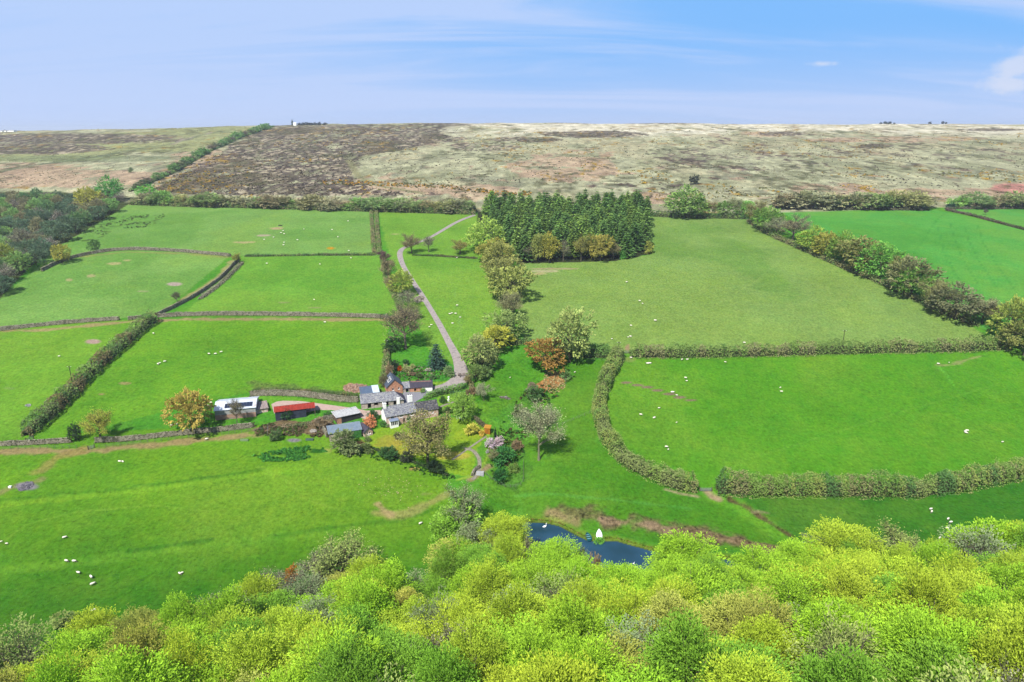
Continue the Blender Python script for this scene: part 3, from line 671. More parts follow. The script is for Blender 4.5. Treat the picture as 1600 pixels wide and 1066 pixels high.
# ------------------------------------------------------------------ vegetation meshes
def leaf_quads(c, n, u, sl, sw, rg):
    """c centres, n normals, u long axis; returns verts (4n,3) and quads; the blade is slightly folded"""
    u = u - n * (u * n).sum(1, keepdims=True); u /= np.linalg.norm(u, axis=1, keepdims=True) + 1e-9
    v = np.cross(n, u); sl = sl[:, None]; sw = sw[:, None]; bend = n * (sl * 0.22)
    V = np.stack([c - u * sl * 0.5 - bend, c + v * sw * 0.5, c + u * sl * 0.5 - bend, c - v * sw * 0.5], 1).reshape(-1, 3)
    F = np.arange(len(c) * 4).reshape(-1, 4); return V, F
def rand_dirs(n, rg):
    d = rg.normal(size=(n, 3)); return d / np.linalg.norm(d, axis=1, keepdims=True)
def crown_mesh(name, seed, H_, W_, cb, nl, nspray, per, leaf, asp=0.6, lobe_r=(0.36, 0.52), droop=0.15, top=1.0, inner=0.12, spray=0.9, shape=1.0, tspread=0.28):
    rg = np.random.default_rng(seed)
    z_lo, z_hi = H_ * cb, H_; cz = (z_lo + z_hi) / 2; rz = (z_hi - z_lo) / 2; rx = W_ / 2
    L = []
    for i in range(nl):
        for _ in range(40):
            d = rand_dirs(1, rg)[0]; 
            if d[2] < -0.55: continue
            r = rg.uniform(0.35, 0.80); p = d * r * np.array([1, 1, 1.0 if d[2] > 0 else shape])
            if all(np.linalg.norm(p - q[0]) > 0.30 for q in L): break
        L.append((p, rg.uniform(*lobe_r)))
    L.append((np.array([0, 0, 0.1]), 0.5))
    C0 = []; D0 = []
    while len(C0) < nspray:
        k = rg.integers(len(L)); p, r = L[k]; d = rand_dirs(1, rg)[0]
        if d[2] < -0.7 and rg.random() < 0.7: continue
        inn = rg.random() < inner; q = p + d * r * (rg.uniform(0.5, 0.9) if inn else rg.uniform(0.92, 1.06))
        if not inn and any(np.linalg.norm(q - a) < b * 0.88 for a, b in L): continue
        C0.append(q); D0.append(d)
    C0 = np.array(C0); D0 = np.array(D0)
    P = C0 * np.array([rx, rx, rz]); P[:, 2] += cz
    out = C0 / (np.linalg.norm(C0, axis=1, keepdims=True) + 1e-6)
    dr = D0 * 0.6 + out * 0.6; dr[:, 2] -= droop; dr /= np.linalg.norm(dr, axis=1, keepdims=True)
    far = rg.random(nspray) < 0.10; P = P + (P - np.array([0, 0, cz])) * (far * rg.uniform(0.04, 0.16, nspray))[:, None]
    pn = rand_dirs(nspray, rg) * 0.45 + np.array([0, 0, 1.0]) + dr * 0.3; pn -= dr * (pn * dr).sum(1, keepdims=True); pn /= np.linalg.norm(pn, axis=1, keepdims=True); sd = np.cross(pn, dr)
    t = rg.uniform(-0.65, 0.75, (nspray, per, 1)); wd = (0.36 - 0.25 * np.abs(t)) * spray
    cc = (P[:, None] + dr[:, None] * t * spray + sd[:, None] * rg.normal(0, 1, (nspray, per, 1)) * wd + pn[:, None] * rg.normal(0, 0.07, (nspray, per, 1)) * spray).reshape(-1, 3)
    dd = np.repeat(dr, per, 0); m = len(cc)
    nn = rand_dirs(m, rg) * 0.5 + np.repeat(pn, per, 0); nn /= np.linalg.norm(nn, axis=1, keepdims=True)
    uu = dd + rand_dirs(m, rg) * 0.6
    s = leaf * rg.uniform(0.65, 1.3, m)
    V, F = leaf_quads(cc, nn, uu, s, s * asp, rg)
    ti = np.clip(1 + np.repeat(rg.normal(0, 0.14, nspray), per) + rg.normal(0, tspread * 0.35, m), 0.5, 1.5)
    return np_mesh(name, V, F, [LEAF], tint=np.repeat(ti, 4)), [(a * np.array([rx, rx, rz]) + np.array([0, 0, cz])) for a, b in L]
def wood_mesh(name, seed, H_, W_, cb, targets, r0, mat, levels=0, twigs=0, tw_len=1.2):
    """tapered trunk with bending limbs towards the lobes, and finer branches"""
    rg = random.Random(seed); mb = MB(); top = H_ * (cb + 0.45 * (1 - cb)); 
    pts = [Vector((0, 0, -0.6))]; n = 5
    for i in range(1, n + 1): pts.append(Vector((rg.uniform(-.03, .03) * W_ * i / n, rg.uniform(-.03, .03) * W_ * i / n, top * i / n)))
    for i in range(n): mb.tube(pts[i], pts[i + 1], r0 * (1.25 if i == 0 else 1 - 0.13 * i), r0 * (1 - 0.13 * (i + 1)), 7)
    ends = []
    def limb(p, q, ra, rb, seg=3, s=5):
        last = p
        d = q - p; off = Vector((rg.uniform(-1, 1), rg.uniform(-1, 1), rg.uniform(0.1, 0.9))) * d.length * 0.10
        for k in range(1, seg + 1):
            t = k / seg; w = p.lerp(q, t) + off * math.sin(math.pi * t)
            mb.tube(last, w, ra + (rb - ra) * (k - 1) / seg, ra + (rb - ra) * t, s); last = w
    for q in targets:
        q = Vector(q); h = min(max(q.z - 0.28 * math.hypot(q.x, q.y) - 0.1 * H_, H_ * max(cb * 0.75, .08)), top)
        k = h / top * n; i = min(n - 1, int(k)); b = pts[i].lerp(pts[i + 1], k - i)
        limb(b, q, r0 * 0.45, r0 * 0.16); ends.append((b, q))
    twg = []
    if levels:
        for b, q in ends:
            for _ in range(levels):
                t = rg.uniform(0.35, 1.0); p = b.lerp(q, t); d = (q - b).normalized() + Vector((rg.uniform(-1, 1), rg.uniform(-1, 1), rg.uniform(-.3, 1.0))) * 0.9
                d.normalize(); l = (q - b).length * rg.uniform(0.35, 0.7)
                e = p + d * l; limb(p, e, r0 * 0.15, r0 * 0.05, 2, 3); twg.append((p, e))
        for _ in range(twigs):
            p, e = rg.choice(twg); t = rg.uniform(0.25, 1.05); a = p.lerp(e, t); d = (e - p).normalized() * 0.9 + Vector((rg.uniform(-1, 1), rg.uniform(-1, 1), rg.uniform(-.5, 1.1)))
            d.normalize(); b2 = a + d * tw_len * rg.uniform(0.5, 1.3); r = r0 * 0.035 + 0.012
            mb.tube(a, b2, r, r * 0.4, 3)
            if rg.random() < 0.5: mb.tube(a.lerp(b2, .5), a.lerp(b2, .5) + (d + Vector((rg.uniform(-1, 1), rg.uniform(-1, 1), rg.uniform(-.4, .8)))).normalized() * tw_len * 0.6, r * .8, r * 0.3, 3)
    me = bpy.data.meshes.new(name); me.from_pydata(mb.v, [], mb.f); me.materials.append(mat); me.update()
    return me, [((a + b) * 0.5, b) for a, b in twg]
def twig_leaves(name, seed, twg, n, leaf, spread, W_):
    """thin haze of young leaves along the fine branches"""
    rg = np.random.default_rng(seed); A = np.array([tuple(a) for a, b in twg]); B = np.array([tuple(b) for a, b in twg])
    k = rg.integers(len(A), size=n); t = rg.uniform(0.1, 1.15, (n, 1)); cc = A[k] * (1 - t) + B[k] * t + rg.normal(0, spread, (n, 3))
    nn = rand_dirs(n, rg) + np.array([0, 0, 0.5]); nn /= np.linalg.norm(nn, axis=1, keepdims=True)
    s = leaf * rg.uniform(0.6, 1.4, n); V, F = leaf_quads(cc, nn, rand_dirs(n, rg), s, s * 0.6, rg)
    ti = np.clip(1 + rg.normal(0, 0.2, n), 0.5, 1.6); return np_mesh(name, V, F, [LEAF], tint=np.repeat(ti, 4))
def conifer_mesh(name, seed, H_, W_, leaf, n_lv=20, per=13, low=0.1):
    rg = np.random.default_rng(seed); cs = []; ds = []
    for i in range(n_lv):
        f = (i + rg.uniform(-.3, .3)) / n_lv; z = H_ * (low + (1 - low) * f); rad = W_ / 2 * (1 - f) ** 0.52 * rg.uniform(0.8, 1.15)
        nb = max(4, int(per * (1 - f * 0.65)))
        for b in range(nb):
            a = 2 * math.pi * (b / nb) + rg.uniform(-.3, .3); rr = rad * rg.uniform(0.75, 1.15); m = max(2, int(rr / 0.42))
            for k in range(m):
                r = rr * (k + 0.6) / m; zz_ = z - 0.22 * r + 0.12 * r * r / max(rr, .1); wdt = 0.5 * (1 - 0.5 * k / m)
                for q in range(2):
                    cs.append((math.cos(a) * r + rg.normal(0, .12), math.sin(a) * r + rg.normal(0, .12), zz_ + rg.normal(0, .1))); ds.append((math.cos(a + (q - .5) * 1.1), math.sin(a + (q - .5) * 1.1), -0.25))
    cs.append((0, 0, H_ * 0.985)); ds.append((0, 0, 1))
    cs = np.array(cs); ds = np.array(ds); m = len(cs); nn = rand_dirs(m, rg) * 0.55 + np.array([0, 0, 0.8]); nn /= np.linalg.norm(nn, axis=1, keepdims=True)
    s = leaf * rg.uniform(0.7, 1.3, m); V, F = leaf_quads(cs, nn, ds, s * 1.3, s * 0.7, rg)
    ti = np.clip(1 + rg.normal(0, 0.2, m), 0.5, 1.6); me = np_mesh(name, V, F, [LEAF], tint=np.repeat(ti, 4))
    mb = MB(); mb.tube((0, 0, -.6), (0, 0, H_ * .55), W_ * .035, W_ * .02, 6); mb.tube((0, 0, H_ * .55), (0, 0, H_ * .99), W_ * .02, 0.02, 5)
    tr = bpy.data.meshes.new(name + '_trunk'); tr.from_pydata(mb.v, [], mb.f); tr.materials.append(BARK); return me, tr

KIND = {}          # kind -> list of (crown mesh, trunk mesh, H, W)
def reg(kind, *v): KIND.setdefault(kind, []).append(v)
for i in range(7):
    h, w = (14, 10.0)
    c, lb = crown_mesh('beech_crown', 100 + i, h, w, 0.2, 26 + i % 4, 1300, 12, 0.33, 0.5, lobe_r=(0.16, 0.40), droop=0.05, spray=1.5)
    t, _ = wood_mesh('beech_trunk', 200 + i, h, w, 0.22, lb, 0.27, BARKP, 1, 30); reg('beech', c, t, h, w)
for i in range(2):      # thinner, part-leafed beech
    c, lb = crown_mesh('thin_beech_crown', 130 + i, 14, 9, 0.25, 17, 420, 8, 0.36, 0.55, inner=0.3, spray=1.3)
    t, _ = wood_mesh('thin_beech_trunk', 230 + i, 14, 9, 0.25, lb, 0.24, BARKP, 5, 420, 1.3); reg('thin_beech', c, t, 14, 9)
for i in range(4):
    c, lb = crown_mesh('broad_crown', 300 + i, 11, 12, 0.02, 13 + i, 430, 8, 0.62, 0.7, spray=1.1)
    t, _ = wood_mesh('broad_trunk', 400 + i, 11, 12, 0.10, lb, 0.32, BARK); reg('broad', c, t, 11, 12)
for i in range(3):
    c, lb = crown_mesh('tmp', 500 + i, 11, 11, 0.06, 14, 10, 1, 0.3); bpy.data.meshes.remove(c)
    t, tw = wood_mesh('sparse_trunk', 520 + i, 11, 11, 0.2, lb, 0.30, BARK, 7, 520, 1.2)
    c = twig_leaves('sparse_crown', 540 + i, tw, 4400, 0.32, 0.5, 11); reg('sparse', c, t, 11, 11)
for i in range(3):
    c, lb = crown_mesh('tmp', 600 + i, 10, 9, 0.08, 16, 10, 1, 0.3); bpy.data.meshes.remove(c)
    t, tw = wood_mesh('bare_trunk', 620 + i, 10, 9, 0.2, lb, 0.26, BARKP, 8, 1000, 1.15)
    c = twig_leaves('bare_crown', 640 + i, tw, 2000, 0.26, 0.45, 9); reg('bare', c, t, 10, 9)
for i in range(3):
    c, tr = conifer_mesh('conifer_crown', 700 + i, 18, 6.5, 0.85); reg('conifer', c, tr, 18, 6.5)
c, tr = conifer_mesh('spruce_crown', 720, 10, 8, 0.5, 20, 15, 0.03); reg('spruce', c, tr, 10, 8)
for i in range(4):
    c, lb = crown_mesh('bush_crown', 800 + i, 3, 4, -0.15, 9, 170, 8, 0.32, 0.7, spray=0.55, shape=0.9)
    t, _ = wood_mesh('bush_stems', 820 + i, 3, 4, 0.0, lb[:6], 0.09, BARK); reg('bush', c, t, 3, 4)
# drooping pale willow
c, lb = crown_mesh('tmp', 900, 14, 12, 0.15, 15, 10, 1, .3); bpy.data.meshes.remove(c)
t, tw = wood_mesh('willow_trunk', 901, 14, 12, 0.1, lb, 0.34, surf('willow_bark', C(184, 182, 148), C(150, 148, 116), 4, .9), 9, 1500, 1.5); c = twig_leaves('willow_crown', 902, tw, 5200, 0.3, 0.55, 12); reg('willow', c, t, 14, 12)

def tree(name, kind, loc, h, w, colour, label, cat='tree', group=None, vi=None, rz=None, wcol=None):
    v = KIND[kind]; c, t, H0, W0 = v[(R.randrange(len(v)) if vi is None else vi) % len(v)]
    e = empty(name, loc, R.uniform(0, 6.28) if rz is None else rz, (w / W0, w / W0, h / H0))
    tag(e, label, cat, group)
    cr = link('crown' if kind not in ('bush',) else 'foliage', c, e); tr = link('trunk' if kind not in ('bush',) else 'stems', t, e)
    cr.color = (colour[0], colour[1], colour[2], 1)
    return e
def jit(c, a=0.10, hue=0.06):
    f = 1 + R.uniform(-a, a); return (c[0] * f * (1 + R.uniform(-hue, hue)), c[1] * f, c[2] * f * (1 + R.uniform(-hue, hue)))
LK = 2.5                                     # leaves shade each other: their own colour is lighter than the mass
def LC(r, g, b):
    c = C(r, g, b, LK); l = 0.3 * c[0] + 0.6 * c[1] + 0.1 * c[2]; return tuple(v * 0.88 + l * 0.12 for v in c)
def tree_px(name, kind, px, pyb, pyt, wpx, colour, label, cat='tree', group=None, vi=None):
    x, y, z = hit1(px, pyb); sx_, sz_ = scale_at(x, y, z)
    return tree(name, kind, (x, y, z - 0.15), (pyb - pyt) / sz_, wpx / sx_, colour, label, cat, group, vi)
ORD = ['first', 'second', 'third', 'fourth', 'fifth', 'sixth', 'seventh', 'eighth', 'ninth', 'tenth', 'eleventh', 'twelfth', 'thirteenth', 'fourteenth', 'fifteenth', 'sixteenth', 'seventeenth', 'eighteenth',
       'nineteenth', 'twentieth', 'twenty-first', 'twenty-second', 'twenty-third', 'twenty-fourth', 'twenty-fifth', 'twenty-sixth', 'twenty-seventh', 'twenty-eighth', 'twenty-ninth', 'thirtieth', 'thirty-first',
       'thirty-second', 'thirty-third', 'thirty-fourth', 'thirty-fifth', 'thirty-sixth', 'thirty-seventh', 'thirty-eighth', 'thirty-ninth', 'fortieth', 'forty-first', 'forty-second', 'forty-third', 'forty-fourth', 'forty-fifth']

# ---- colours of spring foliage
LIME = C(160, 202, 52, 2.2); YLIME = C(180, 204, 58, 2.15); MIDG = C(140, 188, 58, 1.95); DEEPG = LC(84, 140, 46); OLIVE = LC(146, 164, 70); GOLD = C(188, 194, 86, 2.0); BROWN = LC(160, 150, 96); PINKB = LC(156, 148, 100)
COPPER = C(188, 154, 66, 2.1); ORANGE = LC(190, 138, 56); GREYB = LC(154, 158, 116); DARKG = LC(62, 104, 52); PINE = C(104, 138, 66, 2.5); PINE2 = C(126, 156, 70, 2.5); BLUEG = LC(74, 108, 92); GREYG = LC(140, 156, 104)

# ------------------------------------------------------------------ foreground wood
def foreground_wood():
    wl = wood_line_world(); pts = []
    sp = 9.1; rows = int(130 / (sp * 0.87))
    cand = []
    for j in range(rows):
        y = 46 + j * sp * 0.87
        for i in range(-30, 31):
            cand.append((i * sp + (sp / 2 if j % 2 else 0) + R.uniform(-1.6, 1.6), y + R.uniform(-1.5, 1.5)))
    X = np.array([c[0] for c in cand]); Y = np.array([c[1] for c in cand]); Z = H(X, Y)
    ins = in_poly(X, Y, wl); P = [tuple(p) for p in POND]
    d = seg_dist(X, Y, P + [P[0]])[0]; ins &= ~(in_poly(X, Y, P) | (d < 3.0))
    px, py, dd = project(X, Y, Z + 11); ins &= (px > -70) & (px < 1670) & (py < 1130)
    # keep the corner at the lower right open: a bare earth bank shows there
    idx = [i for i in range(len(X)) if ins[i]]
    de = seg_dist(X, Y, wl)[0]
    kinds = []
    n = 0
    cols = [(-99, 'at the left frame edge'), (110, 'below the group of grazing sheep'), (240, 'below the rust red sapling'), (350, 'left of the orange bush'), (450, 'below the orange bush'), (560, 'below the domed brown olive tree'), (660, 'below the narrow grass tongue'),
            (760, 'below the golden lime tree by the pond'), (860, 'below the rowing boat'), (960, 'below the middle of the pond'), (1060, 'below the right end of the pond'), (1160, 'below the old ploughed strip'), (1260, 'below the ditch end'), (1360, 'below the pinkish half-leafed tree'),
            (1470, 'below the last grazing sheep'), (1560, 'at the right frame edge')]
    bins = {}
    for i in idx:
        k = max(j for j, (c0, _) in enumerate(cols) if px[i] >= c0); bins.setdefault(k, []).append(i)
    rank = {}
    for k, v in bins.items():
        for q, i in enumerate(sorted(v, key=lambda i: py[i])): rank[i] = (q, cols[k][1])
    for i in idx:
        f = vn(X[i] / 16, Y[i] / 16, 201); g = vn(X[i] / 7, Y[i] / 7, 202); r = R.random(); edge = de[i] < 7
        if r < 0.035: k, c, cn = 'bare', GREYB, 'grey bare tree'
        elif r < 0.10: k, c, cn = 'thin_beech', OLIVE if g < .5 else GREYG, 'thin olive beech'
        elif g + f < 0.66: k, c, cn = 'beech', MIDG, 'mid green beech'
        elif g * 0.7 + f * 0.5 > 0.84: k, c, cn = 'beech', GOLD, 'golden green beech'
        elif g > 0.5: k, c, cn = 'beech', YLIME, 'yellow lime beech'
        else: k, c, cn = 'beech', LIME, 'bright lime beech'
        h = R.uniform(11, 18) * (0.92 if edge else 1.0) * (0.82 if d[i] < 12 and X[i] < 62 else 1.0); w = R.uniform(8.2, 12.4) * (0.9 if edge else 1)
        if k == 'bare': w *= 0.85; h *= 0.95
        q, wh = rank[i]
        tree('bare_tree' if k == 'bare' else 'beech_tree', k, (X[i], Y[i], Z[i] - 0.3), h, w, jit(c, 0.1, 0.06), '%s, %s from the field side %s' % (cn, ORD[q], wh), 'tree', 'trees of the foreground wood')
        n += 1
    print('foreground trees', n)
foreground_wood()
# single trees and bushes at the edge of the wood
for a in (('broad_tree', 'sparse', 540, 925, 845, 130, OLIVE, 'wide brown olive tree with a domed crown rising over the lower wood edge'),
          ('bare_tree', 'bare', 500, 930, 868, 80, GREYB, 'grey bare tree left of the domed brown olive tree at the wood edge'),
          ('orange_bush', 'bush', 457, 904, 884, 24, C(210, 150, 70, 1.6), 'small orange leaved bush at the lower wood edge beside the field'),
          ('bare_tree', 'bare', 345, 985, 925, 60, GREYB, 'pale grey bare tree poking out at the lower left wood edge'),
          ('bare_tree', 'bare', 435, 950, 895, 80, GREYB, 'grey bare tree between lime beeches below the orange bush'),
          ('red_bush', 'bush', 273, 962, 944, 14, C(160, 112, 76, 1.7), 'small rust red sapling at the lower left wood edge'),
          ('brown_bush', 'bush', 100, 975, 958, 30, OLIVE, 'brownish bush top at the far lower left wood edge'),
          ('willow_bush', 'sparse', 727, 830, 757, 76, GREYG, 'grey green willow at the top of the tree line below the garden'),
          ('green_bush', 'broad', 718, 842, 790, 70, LC(140, 186, 40), 'bright green bush below the grey green willow above the wood'),
          ('green_bush', 'broad', 700, 862, 816, 60, MIDG, 'round mid green bush left in the tree line above the wood'),
          ('sparse_tree', 'sparse', 745, 885, 820, 80, GREYG, 'olive grey half-leafed tree in the tree line above the wood'),
          ('golden_tree', 'beech', 790, 880, 808, 74, YLIME, 'golden lime tree left of the pond above the wood'),
          ('lime_tree', 'thin_beech', 705, 905, 850, 70, GOLD, 'yellowish half-leafed tree low in the line left of the pond'),
          ('grey_bush', 'bare', 826, 900, 842, 36, GREYB, 'grey bare bush on the near bank of the pond'),
          ('brown_bush', 'bush', 928, 916, 868, 24, LC(150, 130, 90), 'round brown dead bush at the near edge of the pond'),
          ('grey_bush', 'sparse', 905, 914, 850, 30, GREYG, 'olive twiggy bush overhanging the pond in front of the rowing boat'),
          ('bare_tree', 'bare', 1275, 872, 838, 60, GREYB, 'dark grey bare bush at the right end of the old ditch by the wood'),
          ('sparse_tree', 'sparse', 1400, 905, 828, 110, OLIVE, 'pinkish half-leafed tree at the wood edge left of the grazing sheep group'),
          ('pond_beech', 'beech', 1064, 950, 846, 104, LIME, 'bright lime beech rising in front of the right half of the pond'),
          ('pond_beech', 'beech', 1122, 965, 890, 70, YLIME, 'yellow lime beech in front of the narrow right end of the pond'),
          ('pond_beech', 'beech', 1180, 950, 866, 84, LIME, 'lime beech right of the narrow end of the pond'),
          ('pond_beech', 'beech', 975, 955, 894, 84, LIME, 'lime beech below the middle of the pond at the water side'),
          ('pond_beech', 'beech', 925, 960, 893, 70, YLIME, 'yellow lime beech below the upturned dinghy across the water'),
          ('pond_beech', 'beech', 868, 930, 852, 84, LIME, 'lime beech at the near left shore of the pond'),
          ('pond_beech', 'beech', 1020, 975, 900, 80, MIDG, 'mid green beech between the pond trees'),
          ('lime_tree', 'beech', 1240, 925, 856, 90, LIME, 'lime beech below the end of the ploughed strip'),
          ('lime_tree', 'beech', 1530, 930, 822, 120, LIME, 'broad lime beech rising highest at the right wood edge'),
          ('lime_tree', 'beech', 1310, 912, 826, 100, YLIME, 'tall yellow lime tree peaking at the wood edge right of the ditch')):
    tree_px(a[0], a[1], a[2], a[3], a[4], a[5], a[6], a[7], 'bush' if 'bush' in a[0] else 'tree')

# ------------------------------------------------------------------ wood on the left
def left_wood():
    poly = [(-60, 478), (-60, 318), (60, 312), (130, 308), (196, 312), (186, 326), (130, 362), (72, 402), (40, 440), (0, 464)]
    cand = []; rows = []
    y = 316
    while y < 480:
        st = max(15, 22 * (y / 400)); x = -70 + R.uniform(0, 10)
        while x < 215:
            cand.append((x + R.uniform(-5, 5), y + R.uniform(-2.5, 2.5))); x += st
        y += 9 + (y - 316) * 0.05
    cand = [c for c in cand if in_poly(np.array([c[0]]), np.array([c[1]]), poly)[0]]; bands = {}
    for c in cand: bands.setdefault(int((c[1] - 306) // 16), []).append(c)
    rk = {}
    for u, (kb, v) in enumerate(sorted(bands.items())):
        for i, c in enumerate(sorted(v)): rk[c] = (i, u)
    for px, py in cand:
        r = R.random(); q = hit1(px, py); sx_, sz_ = scale_at(*q)
        edge = seg_dist(np.array([px]), np.array([py]), poly[3:])[0][0] < 12
        if r < .2: k, c, cn = 'bare', LC(176, 172, 150), 'grey bare'
        elif r < .42: k, c, cn = 'broad', LC(112, 152, 84), 'mid green'
        elif r < .55: k, c, cn = 'broad', LC(136, 178, 80), 'fresh green'
        elif r < .8: k, c, cn = 'broad', LC(104, 132, 88), 'dark green'
        else: k, c, cn = 'broad', LC(150, 146, 100), 'brown olive'
        wh = 'along the field edge of the left wood' if edge else 'inside the wood on the left'
        tree('woodland_tree', k, (q[0], q[1], q[2] - .3), R.uniform(8, 12), R.uniform(9, 13), jit(c), '%s tree, %s from left in the %s band of the left wood' % (cn, ORD[rk[(px, py)][0]], ORD[rk[(px, py)][1]]), 'tree', 'trees of the wood on the left')
left_wood()
for a in (('yellow_tree', 'broad', 140, 330, 296, 40, LC(176, 176, 60), 'yellow tree standing out at the top of the left wood'), ('bright_tree', 'broad', 174, 316, 278, 36, LC(96, 172, 60), 'vivid green tree at the top of the left wood'),
          ('round_bush', 'bush', 231, 305, 289, 28, LC(110, 190, 50), 'round bright green bush at the corner of the moor hedge'),
          ('bare_tree', 'bare', 38, 396, 358, 46, GREYB, 'pale grey bare tree standing out in the left wood'),
          ('lime_tree', 'broad', 12, 420, 384, 36, LC(150, 164, 50), 'yellow green tree at the left frame edge of the wood')):
    tree_px(*a[:8], 'bush' if 'bush' in a[0] else 'tree')

# ------------------------------------------------------------------ conifer plantation
def plantation():
    cor = [(757, 336), (1000, 333), (1012, 350), (1012, 372), (1004, 388), (988, 402), (900, 404), (815, 407), (800, 396), (775, 370)]
    q = [(p[0], p[1]) for p in polyhit(cor)]; xs = [p[0] for p in q]; ys = [p[1] for p in q]
    sp = 7.6; n = 0; j = 0; y = min(ys); rown = 0
    while y < max(ys):
        x = min(xs) + (sp / 2 if j % 2 else 0); cand = []
        while x < max(xs):
            X, Y = x + R.uniform(-2.4, 2.4), y + R.uniform(-2.4, 2.4)
            if in_poly(np.array([X]), np.array([Y]), q)[0]: cand.append((X, Y))
            x += sp
        if cand:
            for i, (X, Y) in enumerate(sorted(cand)):
                lo = PINE if R.random() < .55 else PINE2; cn = 'dark green' if lo is PINE else 'lighter green'
                tree('conifer', 'conifer', (X, Y, float(H(X, Y)) - .3), R.uniform(13.5, 21.5), R.uniform(8.5, 12.5), jit(lo, .2), '%s conifer, %s from the left in the %s row from the front' % (cn, ORD[i], ORD[rown]), 'conifer', 'conifers of the plantation'); n += 1
            rown += 1
        y += sp * .87; j += 1
    print('conifers', n)
plantation()
for i, (px, pb, pt, w, k, c, cn) in enumerate(((826, 408, 378, 24, 'bare', GREYB, 'grey bare'), (842, 408, 366, 30, 'broad', LC(150, 160, 64), 'olive green'), (858, 409, 367, 30, 'broad', LC(172, 168, 52), 'golden olive'),
                                  (880, 408, 376, 22, 'bare', GREYB, 'grey bare'), (908, 408, 364, 34, 'sparse', LC(150, 150, 62), 'olive'), (938, 408, 367, 34, 'broad', LC(168, 160, 62), 'golden olive'), (958, 405, 374, 24, 'sparse', BROWN, 'brown'),
                                  (1014, 396, 378, 16, 'bush', LC(160, 166, 50), 'small yellow green'), (973, 404, 390, 12, 'bush', LC(90, 160, 46), 'low bright green'))):
    tree_px('edge_tree', k, px, pb, pt, w, c, '%s broadleaf in front of the plantation, %s from the left' % (cn, ORD[i]), 'tree', 'broadleaf trees fringing the plantation')

# ------------------------------------------------------------------ rows of hedgerow trees: (px, base, top, width, kind, colour, colour name)
def row(items, where, group, name='hedgerow_tree'):
    for i, (px, pb, pt, w, k, c, cn) in enumerate(items):
        tree_px(name, k, px, pb, pt, w * 1.32, jit(c, .06), '%s tree, %s from the left %s' % (cn, ORD[i], where), 'tree', group)
row([(757, 393, 343, 42, 'broad', LC(166, 196, 62), 'bright lime'), (752, 404, 378, 24, 'sparse', BROWN, 'brown')][:1], 'at the head of the hedgerow below the plantation', 'hedgerow trees below the plantation')
row([(772, 410, 375, 36, 'broad', LC(160, 160, 60), 'golden olive'), (778, 432, 383, 42, 'broad', LC(150, 158, 62), 'olive green'), (787, 448, 404, 44, 'broad', LC(152, 156, 72), 'brownish olive'), (797, 470, 418, 50, 'broad', LC(164, 170, 66), 'golden brown'),
     (800, 500, 458, 40, 'sparse', LC(150, 152, 88), 'brown grey'), (790, 530, 490, 46, 'broad', OLIVE, 'olive grey'), (774, 548, 512, 36, 'broad', LC(180, 178, 40), 'yellow'), (750, 578, 526, 40, 'broad', LC(156, 164, 84), 'pinkish olive'), ][::1],
    'in the curving hedgerow below the plantation', 'trees of the curving hedgerow')
row([(600, 412, 390, 16, 'sparse', LC(130, 92, 92), 'purple'), (607, 436, 402, 22, 'sparse', PINKB, 'brown pink'), (613, 452, 428, 20, 'sparse', BROWN, 'brown'), (629, 460, 426, 28, 'broad', LC(156, 168, 46), 'yellow green'),
     (639, 482, 452, 30, 'bare', GREYB, 'pale grey bare'), (641, 500, 474, 28, 'sparse', OLIVE, 'olive'), (634, 545, 478, 58, 'bare', LC(150, 140, 100), 'tall brown bare'), (614, 548, 528, 24, 'bush', DARKG, 'dark evergreen')],
    'in the line left of the drive', 'trees beside the drive')
row([(643, 396, 364, 28, 'sparse', LC(150, 136, 88), 'brown spreading'), (670, 394, 368, 18, 'bare', GREYB, 'grey bare'), (719, 397, 373, 26, 'sparse', LC(150, 148, 70), 'golden olive')], 'on the old bank beside the drive', 'trees on the old bank')
row([(1068, 339, 294, 44, 'broad', LC(132, 168, 70), 'big green'), (1085, 340, 312, 32, 'broad', LC(124, 160, 64), 'green'), (1108, 339, 312, 26, 'sparse', BROWN, 'brown'), (1130, 339, 316, 26, 'broad', LC(120, 158, 60), 'mid green'), (1150, 339, 308, 30, 'sparse', LC(144, 150, 86), 'grey olive'),
     (1165, 340, 314, 24, 'broad', LC(120, 180, 56), 'bright green')], 'in the top hedge right of the plantation', 'trees in the top hedge')
row([(1183, 352, 314, 36, 'sparse', LC(150, 144, 78), 'brown olive'), (1198, 362, 326, 34, 'broad', LC(126, 168, 54), 'green'), (1212, 368, 336, 34, 'sparse', GREYB, 'grey'), (1238, 378, 334, 44, 'bare', PINKB, 'grey pink'), (1268, 392, 356, 34, 'broad', LC(156, 178, 46), 'lime'),
     (1290, 402, 366, 36, 'broad', LC(164, 166, 52), 'golden'), (1318, 412, 366, 36, 'broad', LC(130, 164, 50), 'green'), (1342, 424, 376, 50, 'broad', LC(140, 146, 66), 'olive'), (1372, 436, 386, 44, 'broad', LC(116, 178, 52), 'vivid green'),
     (1398, 446, 400, 40, 'sparse', LC(140, 140, 74), 'olive brown'), (1422, 462, 408, 54, 'broad', LC(140, 142, 80), 'brown domed'), (1424, 466, 422, 40, 'broad', LC(132, 186, 50), 'bright green'), (1462, 484, 436, 50, 'sparse', LC(146, 146, 84), 'pinkish brown'),
     (1492, 498, 448, 56, 'broad', LC(128, 132, 80), 'olive domed'), (1534, 506, 462, 40, 'sparse', GREYB, 'grey brown'), (1556, 512, 468, 44, 'sparse', LC(140, 138, 84), 'brown'), (1582, 540, 474, 50, 'broad', LC(156, 170, 54), 'yellow green'), (1600, 556, 500, 50, 'broad', LC(140, 146, 62), 'olive green')],
    'in the long hedgerow between the right fields', 'trees of the long right hedgerow')
